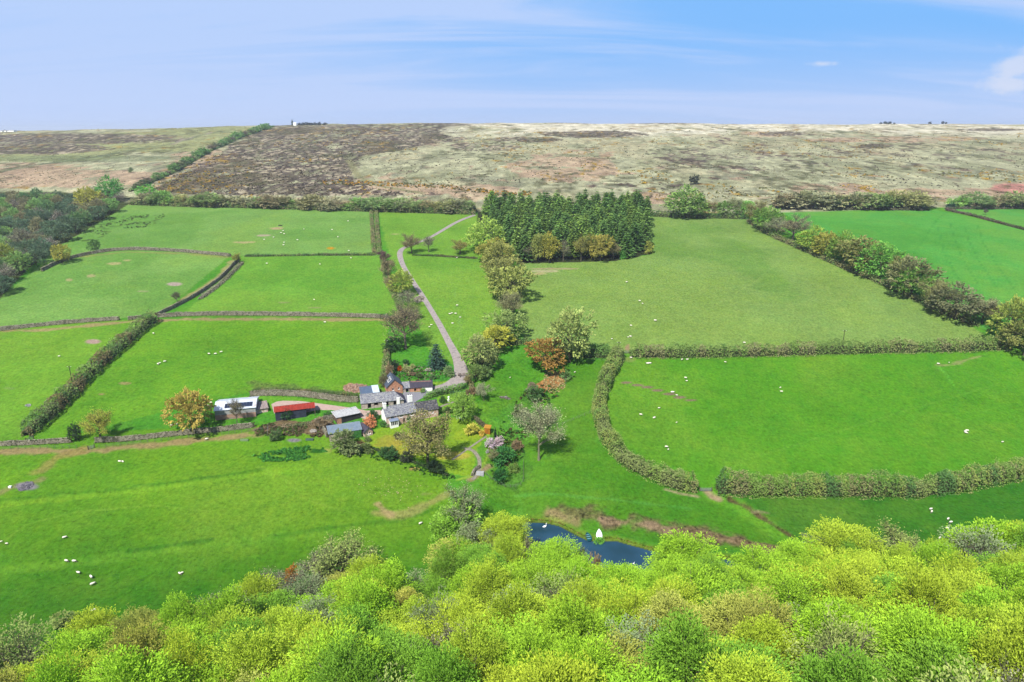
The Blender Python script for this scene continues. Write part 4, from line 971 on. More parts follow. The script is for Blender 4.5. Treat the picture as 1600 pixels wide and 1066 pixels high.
def hedge_trees(P, n, hpx, wpx, where, group, seed, pal=None):
    rr = random.Random(seed); it = []
    pal = pal or [('bush', LC(162, 150, 108), 'brown pink'), ('broad', LC(140, 168, 84), 'green'), ('bush', LC(156, 156, 104), 'olive'), ('bush', LC(140, 188, 76), 'bright green'), ('broad', LC(164, 170, 94), 'yellow olive'), ('bush', LC(154, 156, 112), 'grey')]
    for i in range(n):
        t = (i + .5 + rr.uniform(-.3, .3)) / n * (len(P) - 1); k = min(len(P) - 2, int(t)); a, b = P[k], P[k + 1]; f = t - k
        px, py = a[0] + (b[0] - a[0]) * f, a[1] + (b[1] - a[1]) * f; kd, c, cn = rr.choice(pal); s = rr.uniform(.75, 1.35)
        it.append((px, py, py - hpx * s, wpx * s * rr.uniform(.85, 1.25), kd, c, cn))
    row(it, where, group)
hedge_trees([(222, 318), (330, 322), (460, 325), (600, 329), (738, 332)], 44, 15, 24, 'along the moor hedge left of the plantation', 'trees along the left moor hedge', 5)
hedge_trees([(1215, 324), (1330, 325), (1452, 325)], 15, 19, 30, 'along the moor edge above the far right field', 'trees along the right moor edge', 6)
hedge_trees([(1490, 324), (1600, 324), (1640, 324)], 8, 18, 28, 'along the moor edge at the far right', 'trees at the far right moor edge', 8)
hedge_trees([(208, 298), (262, 274), (300, 252), (340, 230), (375, 215), (425, 199)], 26, 9, 12, 'in the hedge climbing the moor', 'bushes in the hedge climbing the moor', 9, [('bush', LC(112, 160, 66), 'green'), ('bush', LC(100, 120, 74), 'dark green'), ('sparse', LC(126, 116, 92), 'brown')])

# lone trees
for a in (('oak_tree', 'broad', 301, 676, 617, 62, LC(184, 164, 66), 'orange brown tree by the field wall left of the white roofed barn'),
          ('oak_tree', 'sparse', 158, 688, 640, 52, LC(176, 176, 54), 'yellow green young leaved tree at the gateway in the lower wall'),
          ('holly_tree', 'bush', 119, 690, 663, 17, LC(60, 84, 56), 'small dark evergreen beside the lower field gateway'),
          ('oak_tree', 'broad', 98, 412, 382, 26, LC(176, 172, 60), 'small yellow tree on the wall of the upper left field'),
          ('thorn_tree', 'broad', 149, 394, 376, 18, LC(90, 128, 60), 'small dark green thorn tree in the upper left field'),
          ('thorn_tree', 'sparse', 370, 412, 394, 18, LC(160, 160, 60), 'small yellowish thorn at the head of the diagonal wall'),
          ('bare_thorn', 'bare', 277, 473, 455, 16, LC(96, 88, 72), 'small leafless thorn beside the diagonal wall'),
          ('garden_tree', 'sparse', 669, 727, 643, 96, LC(150, 146, 84), 'large half-leafed tree on the lawn below the farmhouse'),
          ('apple_tree', 'broad', 723, 657, 618, 36, LC(132, 172, 50), 'round green garden tree right of the farmhouse'),
          ('spruce_tree', 'spruce', 682, 574, 536, 36, BLUEG, 'dark blue green spruce in the garden above the barns'),
          ('copper_tree', 'broad', 852, 580, 530, 56, C(176, 142, 76, 2.1), 'copper brown tree above the stream gully'),
          ('lime_tree', 'broad', 890, 566, 492, 72, LC(160, 176, 80), 'tall pale green tree behind the copper tree'),
          ('willow_tree', 'willow', 842, 719, 632, 74, C(192, 198, 152, 2.0), 'pale straw coloured willow in the middle of the meadow'),
          ('yard_tree', 'bare', 371, 665, 622, 26, LC(160, 150, 110), 'thin bare tree in front of the white roofed barn'),
          ('elder_tree', 'bush', 539, 706, 676, 46, LC(122, 138, 74), 'large round olive bush in front of the pale blue roofed shed'),
          ('azalea', 'bush', 578, 665, 650, 23, C(240, 168, 120, 1.9), 'big orange flowering azalea left of the farmhouse gable'),
          ('dark_shrub', 'bush', 583, 655, 643, 20, DARKG, 'dark evergreen shrub behind the orange azalea'),
          ('lawn_shrub', 'bush', 599, 667, 657, 14, LC(86, 140, 46), 'green shrub at the foot of the white gable'),
          ('climber_shrub', 'bush', 638, 659, 647, 10, LC(96, 150, 40), 'green climbing shrub on the front of the farmhouse'),
          ('lawn_shrub', 'bush', 622, 685, 676, 12, LC(100, 92, 72), 'small brown shrub on the lawn left of the large tree'),
          ('hedge_shrub', 'bush', 606, 714, 700, 30, DARKG, 'dark green clipped shrub at the bottom edge of the lawn'),
          ('hedge_shrub', 'bush', 637, 722, 704, 20, LC(74, 84, 66), 'dark greyish shrub beside the trunk of the large tree'),
          ('hedge_shrub', 'bush', 679, 736, 722, 28, LC(60, 84, 52), 'low dark bramble at the foot of the large tree'),
          ('yellow_shrub', 'bush', 738, 676, 664, 26, LC(186, 182, 50), 'yellow heather mound on the right lawn'),
          ('yellow_shrub', 'bush', 753, 681, 672, 10, LC(220, 190, 60), 'small golden shrub below the orange hut'),
          ('rhododendron', 'bush', 766, 700, 685, 14, C(232, 214, 224, 2.0), 'pale pink rhododendron on the left of the flowering pair'),
          ('rhododendron', 'bush', 779, 699, 683, 17, C(228, 206, 210, 1.9), 'rosy pink rhododendron on the right of the flowering pair'),
          ('white_shrub', 'bush', 762, 708, 702, 6, C(220, 216, 216, 1.6), 'small white flowering shrub below the pink rhododendrons'),
          ('dark_cone', 'spruce', 774, 684, 667, 7, LC(40, 72, 56), 'small dark cone shape beside the orange hut'),  # dark oblong beside the hut, built on the spruce mesh
          ('grey_shrub', 'sparse', 756, 626, 599, 30, LC(160, 166, 124), 'grey green blossom tree below the drive bend'),
          ('brown_shrub', 'bush', 737, 618, 606, 18, LC(132, 112, 78), 'reddish brown shrub by the end of the yard hedge'),
          ('green_shrub', 'broad', 743, 596, 572, 26, LC(122, 150, 62), 'green bush on the outside of the drive bend'),
          ('sparse_shrub', 'sparse', 731, 602, 584, 20, LC(150, 140, 84), 'brown olive bush beside the drive gate'),
          ('green_shrub', 'bush', 757, 590, 572, 26, LC(112, 142, 62), 'lower green bush right of the drive bend'),
          ('azalea', 'bush', 625, 580, 572, 9, C(226, 110, 40, 1.7), 'bright orange azalea in the upper garden'),
          ('cream_shrub', 'bush', 635, 581, 570, 14, C(214, 218, 150, 1.5), 'cream flowering rhododendron beside the upper garden azalea'),
          ('cream_shrub', 'bush', 645, 576, 569, 8, C(210, 210, 140, 1.5), 'smaller cream flowering rhododendron in the upper garden'),
          ('white_shrub', 'bush', 669, 580, 575, 9, C(226, 222, 200, 1.6), 'white flowering low shrub in the upper garden'),
          ('dark_shrub', 'bush', 615, 578, 562, 20, LC(60, 80, 52), 'dark evergreen shrub left of the bright orange azalea'),
          ('dark_shrub', 'bush', 634, 570, 562, 10, LC(54, 84, 58), 'small round dark shrub above the cream rhododendron'),
          ('garden_shrub', 'bush', 655, 590, 583, 12, LC(90, 116, 60), 'low dark green shrub in the middle of the upper garden'),
          ('garden_shrub', 'bush', 676, 592, 585, 10, LC(100, 132, 66), 'low grey green shrub at the right of the upper garden'),
          ('garden_shrub', 'bush', 645, 587, 581, 10, LC(140, 116, 90), 'low brown shrub in the upper garden bed'),
          ('garden_shrub', 'bush', 701, 587, 573, 18, LC(126, 156, 84), 'greyish round shrub near the drive in the upper garden'),
          ('garden_shrub', 'bush', 609, 590, 566, 14, LC(160, 140, 100), 'tall tan shrub behind the gabled barn'),
          ('garden_shrub', 'bush', 600, 606, 586, 14, LC(120, 116, 74), 'olive scrub between the gabled barn and the field'),
          ('garden_shrub', 'bush', 574, 690, 680, 9, LC(130, 150, 80), 'small shrub in front of the little stone shed'),
          ('garden_shrub', 'bush', 572, 706, 694, 22, LC(110, 130, 60), 'mixed green shrub below the little stone shed'),
          ('garden_shrub', 'bush', 562, 700, 690, 16, LC(150, 120, 76), 'reddish green shrub right of the round olive bush'),
          ('garden_shrub', 'bush', 661, 614, 606, 8, LC(120, 160, 60), 'small green climber on the long low outbuilding'),
          ('garden_shrub', 'bush', 700, 644, 636, 16, LC(90, 120, 56), 'dark green bed shrub right of the farmhouse end'),
          ('garden_shrub', 'bush', 692, 630, 620, 12, LC(70, 110, 50), 'dark green shrub above the slate roof end'),
          ('weeping_tree', 'bush', 449, 656, 641, 16, LC(60, 100, 56), 'green sapling against the dark wall of the red roofed shed'),
          ('scrub_bush', 'bush', 432, 688, 672, 20, LC(96, 124, 60), 'green scrub below the red roofed shed'),
          ('scrub_bush', 'bush', 500, 668, 654, 26, LC(140, 122, 90), 'brown scrub right of the red roofed shed'),
          ('scrub_bush', 'bush', 513, 652, 644, 14, LC(70, 110, 50), 'dark green bush left of the patchy white roofed shed'),
          ('stream_bush', 'bush', 812, 650, 634, 24, LC(120, 130, 74), 'brown bush on the stream bank left of the willow'),
          ('stream_bush', 'bush', 808, 702, 690, 22, LC(140, 120, 84), 'reddish brambles below left of the willow'),
          ('stream_bush', 'bush', 786, 722, 700, 34, LC(70, 140, 56), 'lush green bush by the stream in the hollow'),
          ('stream_bush', 'sparse', 771, 722, 700, 22, LC(150, 150, 100), 'pale twiggy bush beside the lush stream bush'),
          ('stream_bush', 'bush', 782, 752, 732, 24, LC(50, 110, 48), 'dark green bush at the foot of the hollow'),
          ('stream_bush', 'bush', 804, 738, 724, 16, LC(120, 150, 50), 'yellow green bush inside the wire fence corner'),
          ('gully_bush', 'bush', 884, 592, 578, 18, LC(110, 150, 66), 'green bush beside the cut bracken patch'),
          ('gully_bush', 'bush', 836, 622, 606, 30, LC(80, 120, 56), 'dark green brambles below the cut bracken patch'),
          ('moor_tree', 'bush', 1085, 288, 274, 16, LC(58, 66, 56), 'lone dark wind-bent tree on the open moor'),
          ('moor_tree', 'bush', 205, 270, 262, 7, LC(110, 140, 70), 'tiny green bush on the moor left of the climbing hedge'),
          ('moor_tree', 'bush', 948, 191.5, 187, 4, LC(60, 70, 66), 'tiny lone tree on the skyline above the middle'),
          ('moor_tree', 'bush', 1486, 326, 316, 12, LC(60, 96, 70), 'small dark bush near the field corner at the far right'),
          ('bare_thorn', 'bare', 1539, 336, 326, 9, LC(110, 104, 96), 'tiny bare thorn on the hedge bank at the far right')):
    tree_px(*a[:8], 'tree' if ('tree' in a[0] or a[0] in ('dark_cone', 'bare_thorn')) else 'bush')
for i, (px, w, hh) in enumerate(((1376, 4, 3), (1383, 7, 4), (1390, 6, 4), (1397, 3, 2.5), (1453, 5, 4), (1459, 7, 5), (1466, 9, 6), (1473, 6, 4), (1478, 4, 3))):
    tree_px('skyline_tree', 'bush', px, 194, 194 - hh, w, LC(62, 76, 74), 'dark wind-cut tree on the right skyline, %s from the left' % ORD[i], 'tree', 'dark trees on the right skyline')
for i, px in enumerate((440, 446, 452, 468, 474, 480, 486, 492, 499, 508)):
    tree_px('skyline_tree', 'bush', px, 195.5, 192 - (i % 3) * .5, 8, LC(64, 74, 70), 'low dark bush on the left skyline mound, %s from the left' % ORD[i], 'bush', 'dark bushes beside the white skyline building')
tree_px('skyline_tree', 'spruce', 457, 195.5, 186, 5, LC(84, 112, 92), 'tall thin tree beside the white building on the skyline', 'tree')
for i, px in enumerate((8, 61, 101, 332)): tree_px('skyline_tree', 'bush', px, [206, 204, 203, 197][i], [203, 201, 199, 194][i], 4, LC(70, 70, 70), 'tiny dark bush on the left skyline, %s from the left' % ORD[i], 'bush', 'tiny dark bushes on the left skyline')

# ------------------------------------------------------------------ clipped hedges
def hedge(P, hgt, wid, palette, label, leaf=0.36, dens=1.0, seed=1, name='hedge', taper=True, hvar=0.42):
    q = polyhit(P); S, L = resample(smooth_poly(q), 0.5); rg = np.random.default_rng(seed); n = len(S)
    T = np.gradient(S, axis=0); T /= np.linalg.norm(T, axis=1)[:, None] + 1e-9; N = np.stack([-T[:, 1], T[:, 0]], 1)
    s = np.linspace(0, L, n); hp = hgt * (1 + hvar * 2 * (fbm(s / 7 + seed * 31, s * 0, seed, 3) - 0.5)); wp = wid * (1 + 0.5 * (fbm(s / 5 + seed * 17, s * 0, seed + 5, 3) - 0.5))
    if taper: e = ss(0, 2.0, s) * ss(0, 2.0, L - s) * .35 + .65; hp = hp * e; wp = wp * e
    Z = H(S[:, 0], S[:, 1])
    m = int(L * (hgt * 2 + wid) * 11 * dens / (leaf / 0.36) ** 2)
    k = rg.integers(n, size=m); th = rg.uniform(-0.15, math.pi + 0.15, m); bump_ = 1 + 0.22 * (vn(s[k] / 1.6, th * 2.2, seed + 9) - .5) * 2
    rr = np.where(rg.random(m) < .2, rg.uniform(.55, .9, m), rg.uniform(.9, 1.08, m)) * bump_
    ex = np.sign(np.cos(th)) * np.abs(np.cos(th)) ** 0.7; ez = np.abs(np.sin(th)) ** 0.75 * np.sign(np.sin(th))
    lat = ex * rr * wp[k] / 2; up = np.clip(ez * rr, -.05, 2) * hp[k]
    c = np.stack([S[k, 0] + N[k, 0] * lat + T[k, 0] * rg.normal(0, .3, m), S[k, 1] + N[k, 1] * lat + T[k, 1] * rg.normal(0, .3, m), Z[k] + up + rg.normal(0, .06, m)], 1)
    od = np.stack([N[k, 0] * np.cos(th), N[k, 1] * np.cos(th), np.abs(np.sin(th))], 1)
    nn = rand_dirs(m, rg) * .8 + od * .5 + np.array([0, 0, .5]); nn /= np.linalg.norm(nn, axis=1, keepdims=True)
    sz = leaf * 1.35 * rg.uniform(.6, 1.35, m); V, F = leaf_quads(c, nn, rand_dirs(m, rg) + np.array([0, 0, .6]), sz, sz * .85, rg)
    pi = fbm(s[k] / 6 + 7 * seed, s[k] * 0 + seed, seed + 3, 2) + rg.normal(0, .02, m); pi = np.clip((pi - .25) / .5, 0, .999) * len(palette)
    pal = np.array(palette); col = pal[pi.astype(int)]
    ti = np.clip(1 + rg.normal(0, .1, m), .5, 1.5)
    e = empty(name, (0, 0, 0)); tag(e, label, 'hedge')
    o = link('foliage', np_mesh('hedge_foliage', V, F, [LEAFC], col=np.repeat(col, 4, 0), tint=np.repeat(ti, 4)), e)
    # stems inside
    mb = MB(); rr_ = random.Random(seed)
    for i in range(0, n, 3):
        for j in range(2):
            l = rr_.uniform(-.3, .3) * wid; x, y = S[i] + N[i] * l; a = (float(x), float(y), float(Z[i]) - .2); b = (float(x) + rr_.uniform(-.3, .3), float(y) + rr_.uniform(-.3, .3), float(Z[i] + hp[i] * .85)); mb.tube(a, b, .07, .02, 3)
    mb.build('stems', BARK, e)['kind'] = 'stuff'
    # dense inner mass of dead wood so that no daylight shows straight through
    i = np.arange(0, n, 2); sec = np.array([(-.24, -.1), (-.22, .45), (0, .62), (.22, .45), (.24, -.1)])
    V = np.stack([np.stack([S[i, 0] + N[i, 0] * a * wp[i], S[i, 1] + N[i, 1] * a * wp[i], Z[i] + b * hp[i]], 1) for a, b in sec], 1); nn_ = len(i); V = V.reshape(-1, 3)
    q0 = (np.arange(nn_ - 1)[:, None] * 5 + np.arange(4)[None]).ravel(); F = np.stack([q0, q0 + 1, q0 + 6, q0 + 5], 1)
    link('inner_wood', np_mesh('inner_wood', V, F, [surf('hedge_wood', C(120, 128, 76), C(92, 100, 58), 1.5, 1, .6)]), e)
    return e
HG = [LC(116, 146, 58), LC(134, 158, 66), LC(98, 134, 50), LC(142, 150, 78), LC(122, 158, 54), LC(142, 144, 84)]
HB = [LC(134, 150, 72), LC(132, 160, 60), LC(148, 162, 66), LC(112, 150, 52), LC(142, 144, 80), LC(124, 156, 56)]
HD = [LC(96, 132, 58), LC(118, 146, 62), LC(112, 124, 70), LC(126, 158, 60), LC(88, 126, 60)]
HP = [LC(140, 138, 88), LC(130, 144, 74), LC(112, 148, 58), LC(146, 142, 92), LC(122, 148, 64)]
hedge([(985, 556), (1100, 556), (1200, 554), (1300, 551), (1400, 549), (1500, 547), (1578, 544)], 5.0, 5.0, HG, 'long clipped hedge between the two big right fields', .42, .8, 3)
hedge([(968, 556), (956, 578), (944, 602), (936, 630), (937, 660), (947, 688), (966, 714), (1000, 738), (1048, 758), (1088, 768)], 5.2, 5.0, HB, 'curving brown green hedge beside the meadow ending at the metal gate', .34, 1.0, 4)
hedge([(1120, 768), (1180, 770), (1250, 771), (1320, 771), (1400, 773), (1440, 772), (1490, 764), (1545, 752), (1610, 740), (1680, 728)], 6.0, 5.2, HB[::-1] + [LC(90, 130, 56)], 'thick hedge running right from the metal gate', .34, 1.0, 5)
hedge([(884, 556), (915, 557), (955, 558)], 4.8, 4.4, [LC(84, 128, 50), LC(104, 146, 56), LC(120, 130, 70)], 'short dark green hedge behind the tall pale green tree', .4, 1.0, 6)
hedge([(793, 538), (812, 537), (832, 536)], 3.0, 3.5, HD, 'short dark hedge left of the copper tree', .4, 1, 7)
hedge([(243, 502), (226, 512), (206, 528), (184, 548), (160, 568), (135, 592), (110, 618), (84, 645), (62, 664), (42, 682)], 4.6, 6.0, HD + [LC(130, 120, 76)], 'overgrown dark hedge running down between two left fields', .44, .8, 8, hvar=.45)
hedge([(203, 320), (330, 324), (460, 327), (600, 331), (742, 335)], 3.8, 5.0, HP, 'hedge along the foot of the moor left of the plantation', .6, .7, 9)
hedge([(1018, 338), (1060, 340), (1120, 341), (1166, 342)], 4.0, 5.0, HD, 'hedge along the moor foot right of the plantation', .6, .7, 10)
hedge([(1170, 346), (1200, 366), (1232, 381), (1280, 402), (1330, 424), (1400, 452), (1440, 474), (1500, 500), (1530, 510)], 2.6, 5.0, HP, 'low understorey hedge beneath the long right row of trees', .5, .6, 11)
hedge([(764, 400), (776, 432), (792, 470), (798, 510), (782, 540), (762, 566), (744, 590)], 2.4, 5.5, HD, 'understorey hedge beneath the curving row below the plantation', .45, .6, 12)
hedge([(580, 332), (581, 350), (583, 375), (585, 398)], 2.0, 2.4, HP, 'left hedge of the narrow green lane between upper fields', .5, .8, 13, taper=False)
hedge([(588, 332), (589, 350), (591, 375), (593, 398)], 2.0, 2.4, HP, 'right hedge of the narrow green lane between upper fields', .5, .8, 14, taper=False)
hedge([(383, 401), (450, 400), (520, 399), (586, 399)], 1.5, 1.8, HD, 'low hedge between the two upper left fields', .5, .7, 15)
hedge([(598, 405), (605, 440), (612, 455), (622, 470), (630, 498)], 2.2, 3.6, HP, 'scrubby hedge left of the winding drive', .45, .7, 16)
hedge([(606, 545), (602, 575), (599, 600)], 2.2, 2.6, HP, 'scrubby hedge left of the upper garden', .4, .8, 17)
hedge([(664, 624), (676, 619), (692, 616), (712, 611), (728, 604)], 2.0, 2.6, [LC(110, 160, 46), LC(90, 140, 44)], 'clipped bright green hedge below the yard and drive', .28, 1, 18)
hedge([(742, 654), (752, 664), (760, 668)], 1.6, 1.8, [LC(120, 116, 84), LC(110, 104, 74)], 'clipped brownish hedge right of the round garden tree', .26, 1, 19)
hedge([(735, 618), (738, 608), (735, 600)], 1.5, 1.6, HP, 'short brown hedge at the drive gate', .3, 1, 20)
hedge([(1478, 329), (1520, 338), (1560, 349), (1610, 362), (1660, 374)], 1.8, 2.2, [LC(112, 92, 84), LC(96, 100, 70)], 'thin dark hedge bank across the far right fields', .6, .8, 21)
hedge([(1225, 327), (1330, 328), (1452, 329)], 1.8, 2.2, [LC(124, 116, 104), LC(110, 112, 84)], 'low bank hedge along the top of the far right field', .6, .8, 22)
hedge([(1476, 327), (1540, 327), (1640, 326)], 1.5, 2.0, [LC(120, 112, 96), LC(110, 116, 84)], 'low bank hedge at the top of the last field on the right', .6, .8, 23)
hedge([(203, 300), (262, 275), (300, 253), (340, 231), (375, 216), (428, 198)], 2.2, 4.0, HD, 'dark hedge bank climbing diagonally across the moor', .9, .6, 24)
hedge([(312, 468), (335, 452), (352, 438), (378, 412)], 1.3, 2.6, [LC(156, 150, 126), LC(140, 138, 108)], 'strip of grey brambles below the diagonal wall', .4, .7, 25)
hedge([(645, 399), (680, 400), (710, 402), (745, 404)], 0.9, 2.2, [LC(70, 100, 50), LC(96, 96, 66)], 'low bramble bank below the three drive trees', .45, .8, 26)
hedge([(396, 612), (450, 611), (520, 616), (560, 622)], 1.3, 2.4, [LC(110, 124, 66), LC(130, 120, 74), LC(90, 116, 56)], 'rough bramble strip above the farm track wall', .34, .7, 27)
hedge([(584, 702), (610, 712), (645, 722), (680, 736), (700, 744)], 0.9, 1.4, [LC(60, 96, 44), LC(70, 90, 54)], 'low dark hedge along the bottom of the lawn', .3, .9, 28)
hedge([(440, 668), (470, 664), (500, 660), (520, 656)], 0.6, 2.6, [LC(150, 132, 104), LC(130, 124, 84), LC(112, 130, 64)], 'tangle of brown scrub between the sheds', .32, .8, 29)

# ------------------------------------------------------------------ farm buildings
STONE = surf('field_stone', C(214, 200, 184, 1.5), C(160, 146, 132, 1.5), 2.6, 0.95, 0.5, vor=True, lo=.1, hi=.9, spots=(C(210, 196, 176, 1.5), 1.2, .6))
PINKSTONE = surf('pink_stone', C(232, 200, 184, 1.6), C(200, 160, 142, 1.6), 2.8, 0.95, 0.4, vor=True, lo=.1, hi=.9, spots=(C(244, 228, 216, 1.6), 1.0, .52))
REDSTONE = surf('red_stone', C(224, 168, 134, 1.5), C(188, 134, 104, 1.5), 2.8, 0.95, 0.4, vor=True, lo=.1, hi=.9, spots=(C(216, 180, 150, 1.5), 1.0, .6))
WHITE = surf('white_render', C(240, 240, 236, 2.4), C(224, 224, 216, 2.4), 1.2, 0.8, 0.1)
SLATE = surf('slate', C(196, 198, 202, 1.1), C(122, 124, 138, 1.1), 3.4, 0.6, 0.4, vor=True, lo=.0, hi=1., spots=(C(208, 208, 200, 1.1), 1.6, .56))
DSLATE = surf('dark_slate', C(132, 130, 134), C(54, 54, 62), 3.4, 0.6, 0.4, vor=True, lo=0., hi=1., spots=(C(168, 166, 158), 2.2, .57))
BSLATE = surf('blue_slate', C(112, 124, 142), C(88, 98, 116), 3.0, 0.5, 0.3, vor=True, lo=0., hi=1.)
PSLATE = surf('purple_slate', C(106, 98, 112), C(82, 78, 92), 3.0, 0.5, 0.3, vor=True, lo=0., hi=1.)
ZINC = surf('galvanised', C(224, 230, 238, 1.8), C(204, 212, 222, 1.8), 0.5, 0.45, 0.1, spots=(C(200, 170, 140, 1.35), .35, .66))
PALE = surf('pale_sheet', C(228, 228, 226, 1.35), C(190, 190, 190, 1.35), 1.4, 0.6, 0.2, spots=(C(120, 118, 116, 1.35), 2.4, .6))
LBLUE = surf('light_blue_sheet', C(168, 188, 204), C(150, 170, 186), 0.7, 0.5, 0.1, spots=(C(186, 186, 130), .45, .66))
DBLUE = surf('blue_sheet', C(120, 142, 170), C(108, 128, 156), 0.7, 0.5, 0.1)
REDSH = surf('red_sheet', C(214, 72, 44), C(180, 56, 36), 0.8, 0.6, 0.1, spots=(C(140, 60, 40), 1.1, .62))
NAVY = surf('dark_cladding', C(70, 80, 100, 1.2), C(52, 60, 76, 1.2), 1.0, 0.8, 0.2)
BROWNW = surf('brown_boards', C(124, 100, 84, 1.4), C(94, 78, 66, 1.4), 1.5, 0.9, 0.3)
DARKW = surf('dark_boards', C(86, 84, 86), C(60, 60, 64), 1.5, 0.9, 0.3)
BLACK = surf('dark_inside', C(34, 32, 32), C(26, 24, 24), 1, 0.9)
CONC = surf('grey_cladding', C(196, 198, 198, 1.5), C(170, 172, 172, 1.5), 1, 0.8, .1)
def glass_mat():
    m, n, out = new_mat('window_glass'); p = nd(n, 'ShaderNodeBsdfPrincipled'); p.inputs['Base Color'].default_value = rgba(C(46, 54, 62)); p.inputs['Roughness'].default_value = 0.08
    n.links.new(p.outputs[0], out.inputs[0]); return m
GLASS = glass_mat()
PV = surf('solar_glass', C(62, 74, 104), C(54, 64, 92), 1, 0.15)
METAL = surf('gate_metal', C(176, 180, 182), C(150, 154, 156), 2, 0.5, metal=0.3)
IVY = [C(60, 120, 46), C(46, 96, 40)]

def wall_block(mb, x0, x1, y0, y1, z0_, z1, openings, t=0.35, m=0, front=True):
    """front wall between x0..x1 at y0, cut by rectangular openings (xa, xb, za, zb); pieces butt end to end"""
    xs = sorted(set([x0, x1] + [o[0] for o in openings] + [o[1] for o in openings]))
    for a, b in zip(xs[:-1], xs[1:]):
        if b - a < 1e-4: continue
        mid = (a + b) / 2; op = sorted([o for o in openings if o[0] < mid < o[1]], key=lambda o: o[2]); z = z0_
        for o in op:
            if o[2] > z + 1e-4: mb.box(a, b, y0, y0 + t, z, o[2], m)
            z = o[3]
        if z1 > z + 1e-4: mb.box(a, b, y0, y0 + t, z, z1, m)
def gable_wall(mb, x0, x1, ya, yb, z0_, h, rise, m=0, mono=False):
    """end wall of thickness x0..x1, across ya..yb with a gable peak"""
    if mono: top = [(ya, h), (yb, h + rise)]
    else: top = [(ya, h), ((ya + yb) / 2, h + rise), (yb, h)]
    poly = [(ya, z0_)] + [(yb, z0_)] + top[::-1]; n = len(poly)
    vs = [(x0, p[0], p[1]) for p in poly] + [(x1, p[0], p[1]) for p in poly]
    fs = [tuple(range(n))[::-1], tuple(range(n, 2 * n))] + [(i, (i + 1) % n, n + (i + 1) % n, n + i) for i in range(n)]
    mb.add(vs, fs, m)
def roof_courses(mb, p0, p1, q0, q1, n, t=0.05, sub=1, jitter=0.02, m=0, rr=None, cut0=None, cut1=None):
    """roof slope from eave line p0-p1 up to ridge line q0-q1 in n overlapping courses"""
    p0, p1, q0, q1 = map(Vector, (p0, p1, q0, q1)); nrm = (p1 - p0).cross(q0 - p0).normalized()
    rr = rr or random.Random(3)
    for i in range(n):
        a, b = i / n, (i + 1.25) / n if i < n - 1 else 1.0
        l0, l1 = p0.lerp(q0, a), p1.lerp(q1, a); u0, u1 = p0.lerp(q0, b), p1.lerp(q1, b)
        for k in range(sub):
            s0, s1 = k / sub, (k + 1) / sub; j = rr.uniform(0, jitter)
            A, B, D, E = l0.lerp(l1, s0), l0.lerp(l1, s1), u0.lerp(u1, s1), u0.lerp(u1, s0)
            mb.slab([A + nrm * (t + j), B + nrm * (t + j), D + nrm * (j * .3 + .004 * i % .01), E + nrm * (j * .3)], t * 0.9, m)
def roof_corrugated(mb, p0, p1, q0, q1, pitch=0.5, amp=0.05, t=0.04, m=0):
    p0, p1, q0, q1 = map(Vector, (p0, p1, q0, q1)); nrm = (p1 - p0).cross(q0 - p0).normalized(); L = (p1 - p0).length; n = max(2, int(L / pitch * 2))
    vs = []
    for i in range(n + 1):
        f = i / n; h = amp * (1 if i % 2 else -1)
        for a in (p0.lerp(p1, f), q0.lerp(q1, f)): vs += [a + nrm * (h + t), a + nrm * (h - t)]
    fs = []
    for i in range(n):
        b = i * 4; c = b + 4
        fs += [(b, c, c + 2, b + 2), (b + 1, b + 3, c + 3, c + 1), (b, b + 1, c + 1, c), (b + 2, c + 2, c + 3, b + 3)]
    fs += [(0, 2, 3, 1), (n * 4, n * 4 + 1, n * 4 + 3, n * 4 + 2)]
    mb.add(vs, fs, m)
def window(root, xa, xb, za, zb, y=0.0, frame=WHITE, bars=2, sill=True, rows=2):
    w = MB(); f = 0.09; yo = y + 0.08
    w.box(xa, xa + f, yo, yo + .1, za, zb); w.box(xb - f, xb, yo, yo + .1, za, zb); w.box(xa + f, xb - f, yo, yo + .1, zb - f, zb); w.box(xa + f, xb - f, yo, yo + .1, za, za + f)
    for i in range(1, bars): x = xa + (xb - xa) * i / bars; w.box(x - .035, x + .035, yo + .01, yo + .09, za + f, zb - f)
    wo_ = w.build('window', frame, root)
    g = MB(); g.box(xa + f, xb - f, yo + .045, yo + .06, za + f, zb - f); g.build('pane', GLASS, wo_)
    if sill: s = MB(); s.box(xa - .1, xb + .1, y - .1, y + .07, za - .1, za - .005); s.build('sill', frame, wo_)
    return wo_
def door(root, xa, xb, za, zb, mat, y=0.0, open_=False):
    d = MB()
    if open_: d.box(xa, xb, y + .34, y + .40, za, zb)
    else:
        n = max(2, int((xb - xa) / .2))
        for i in range(n): a = xa + (xb - xa) * i / n; b = xa + (xb - xa) * (i + 1) / n; d.box(a, b - .012, y + .10 + .01 * (i % 2), y + .16, za, zb)
    return d.build('opening' if open_ else 'door', mat, root)
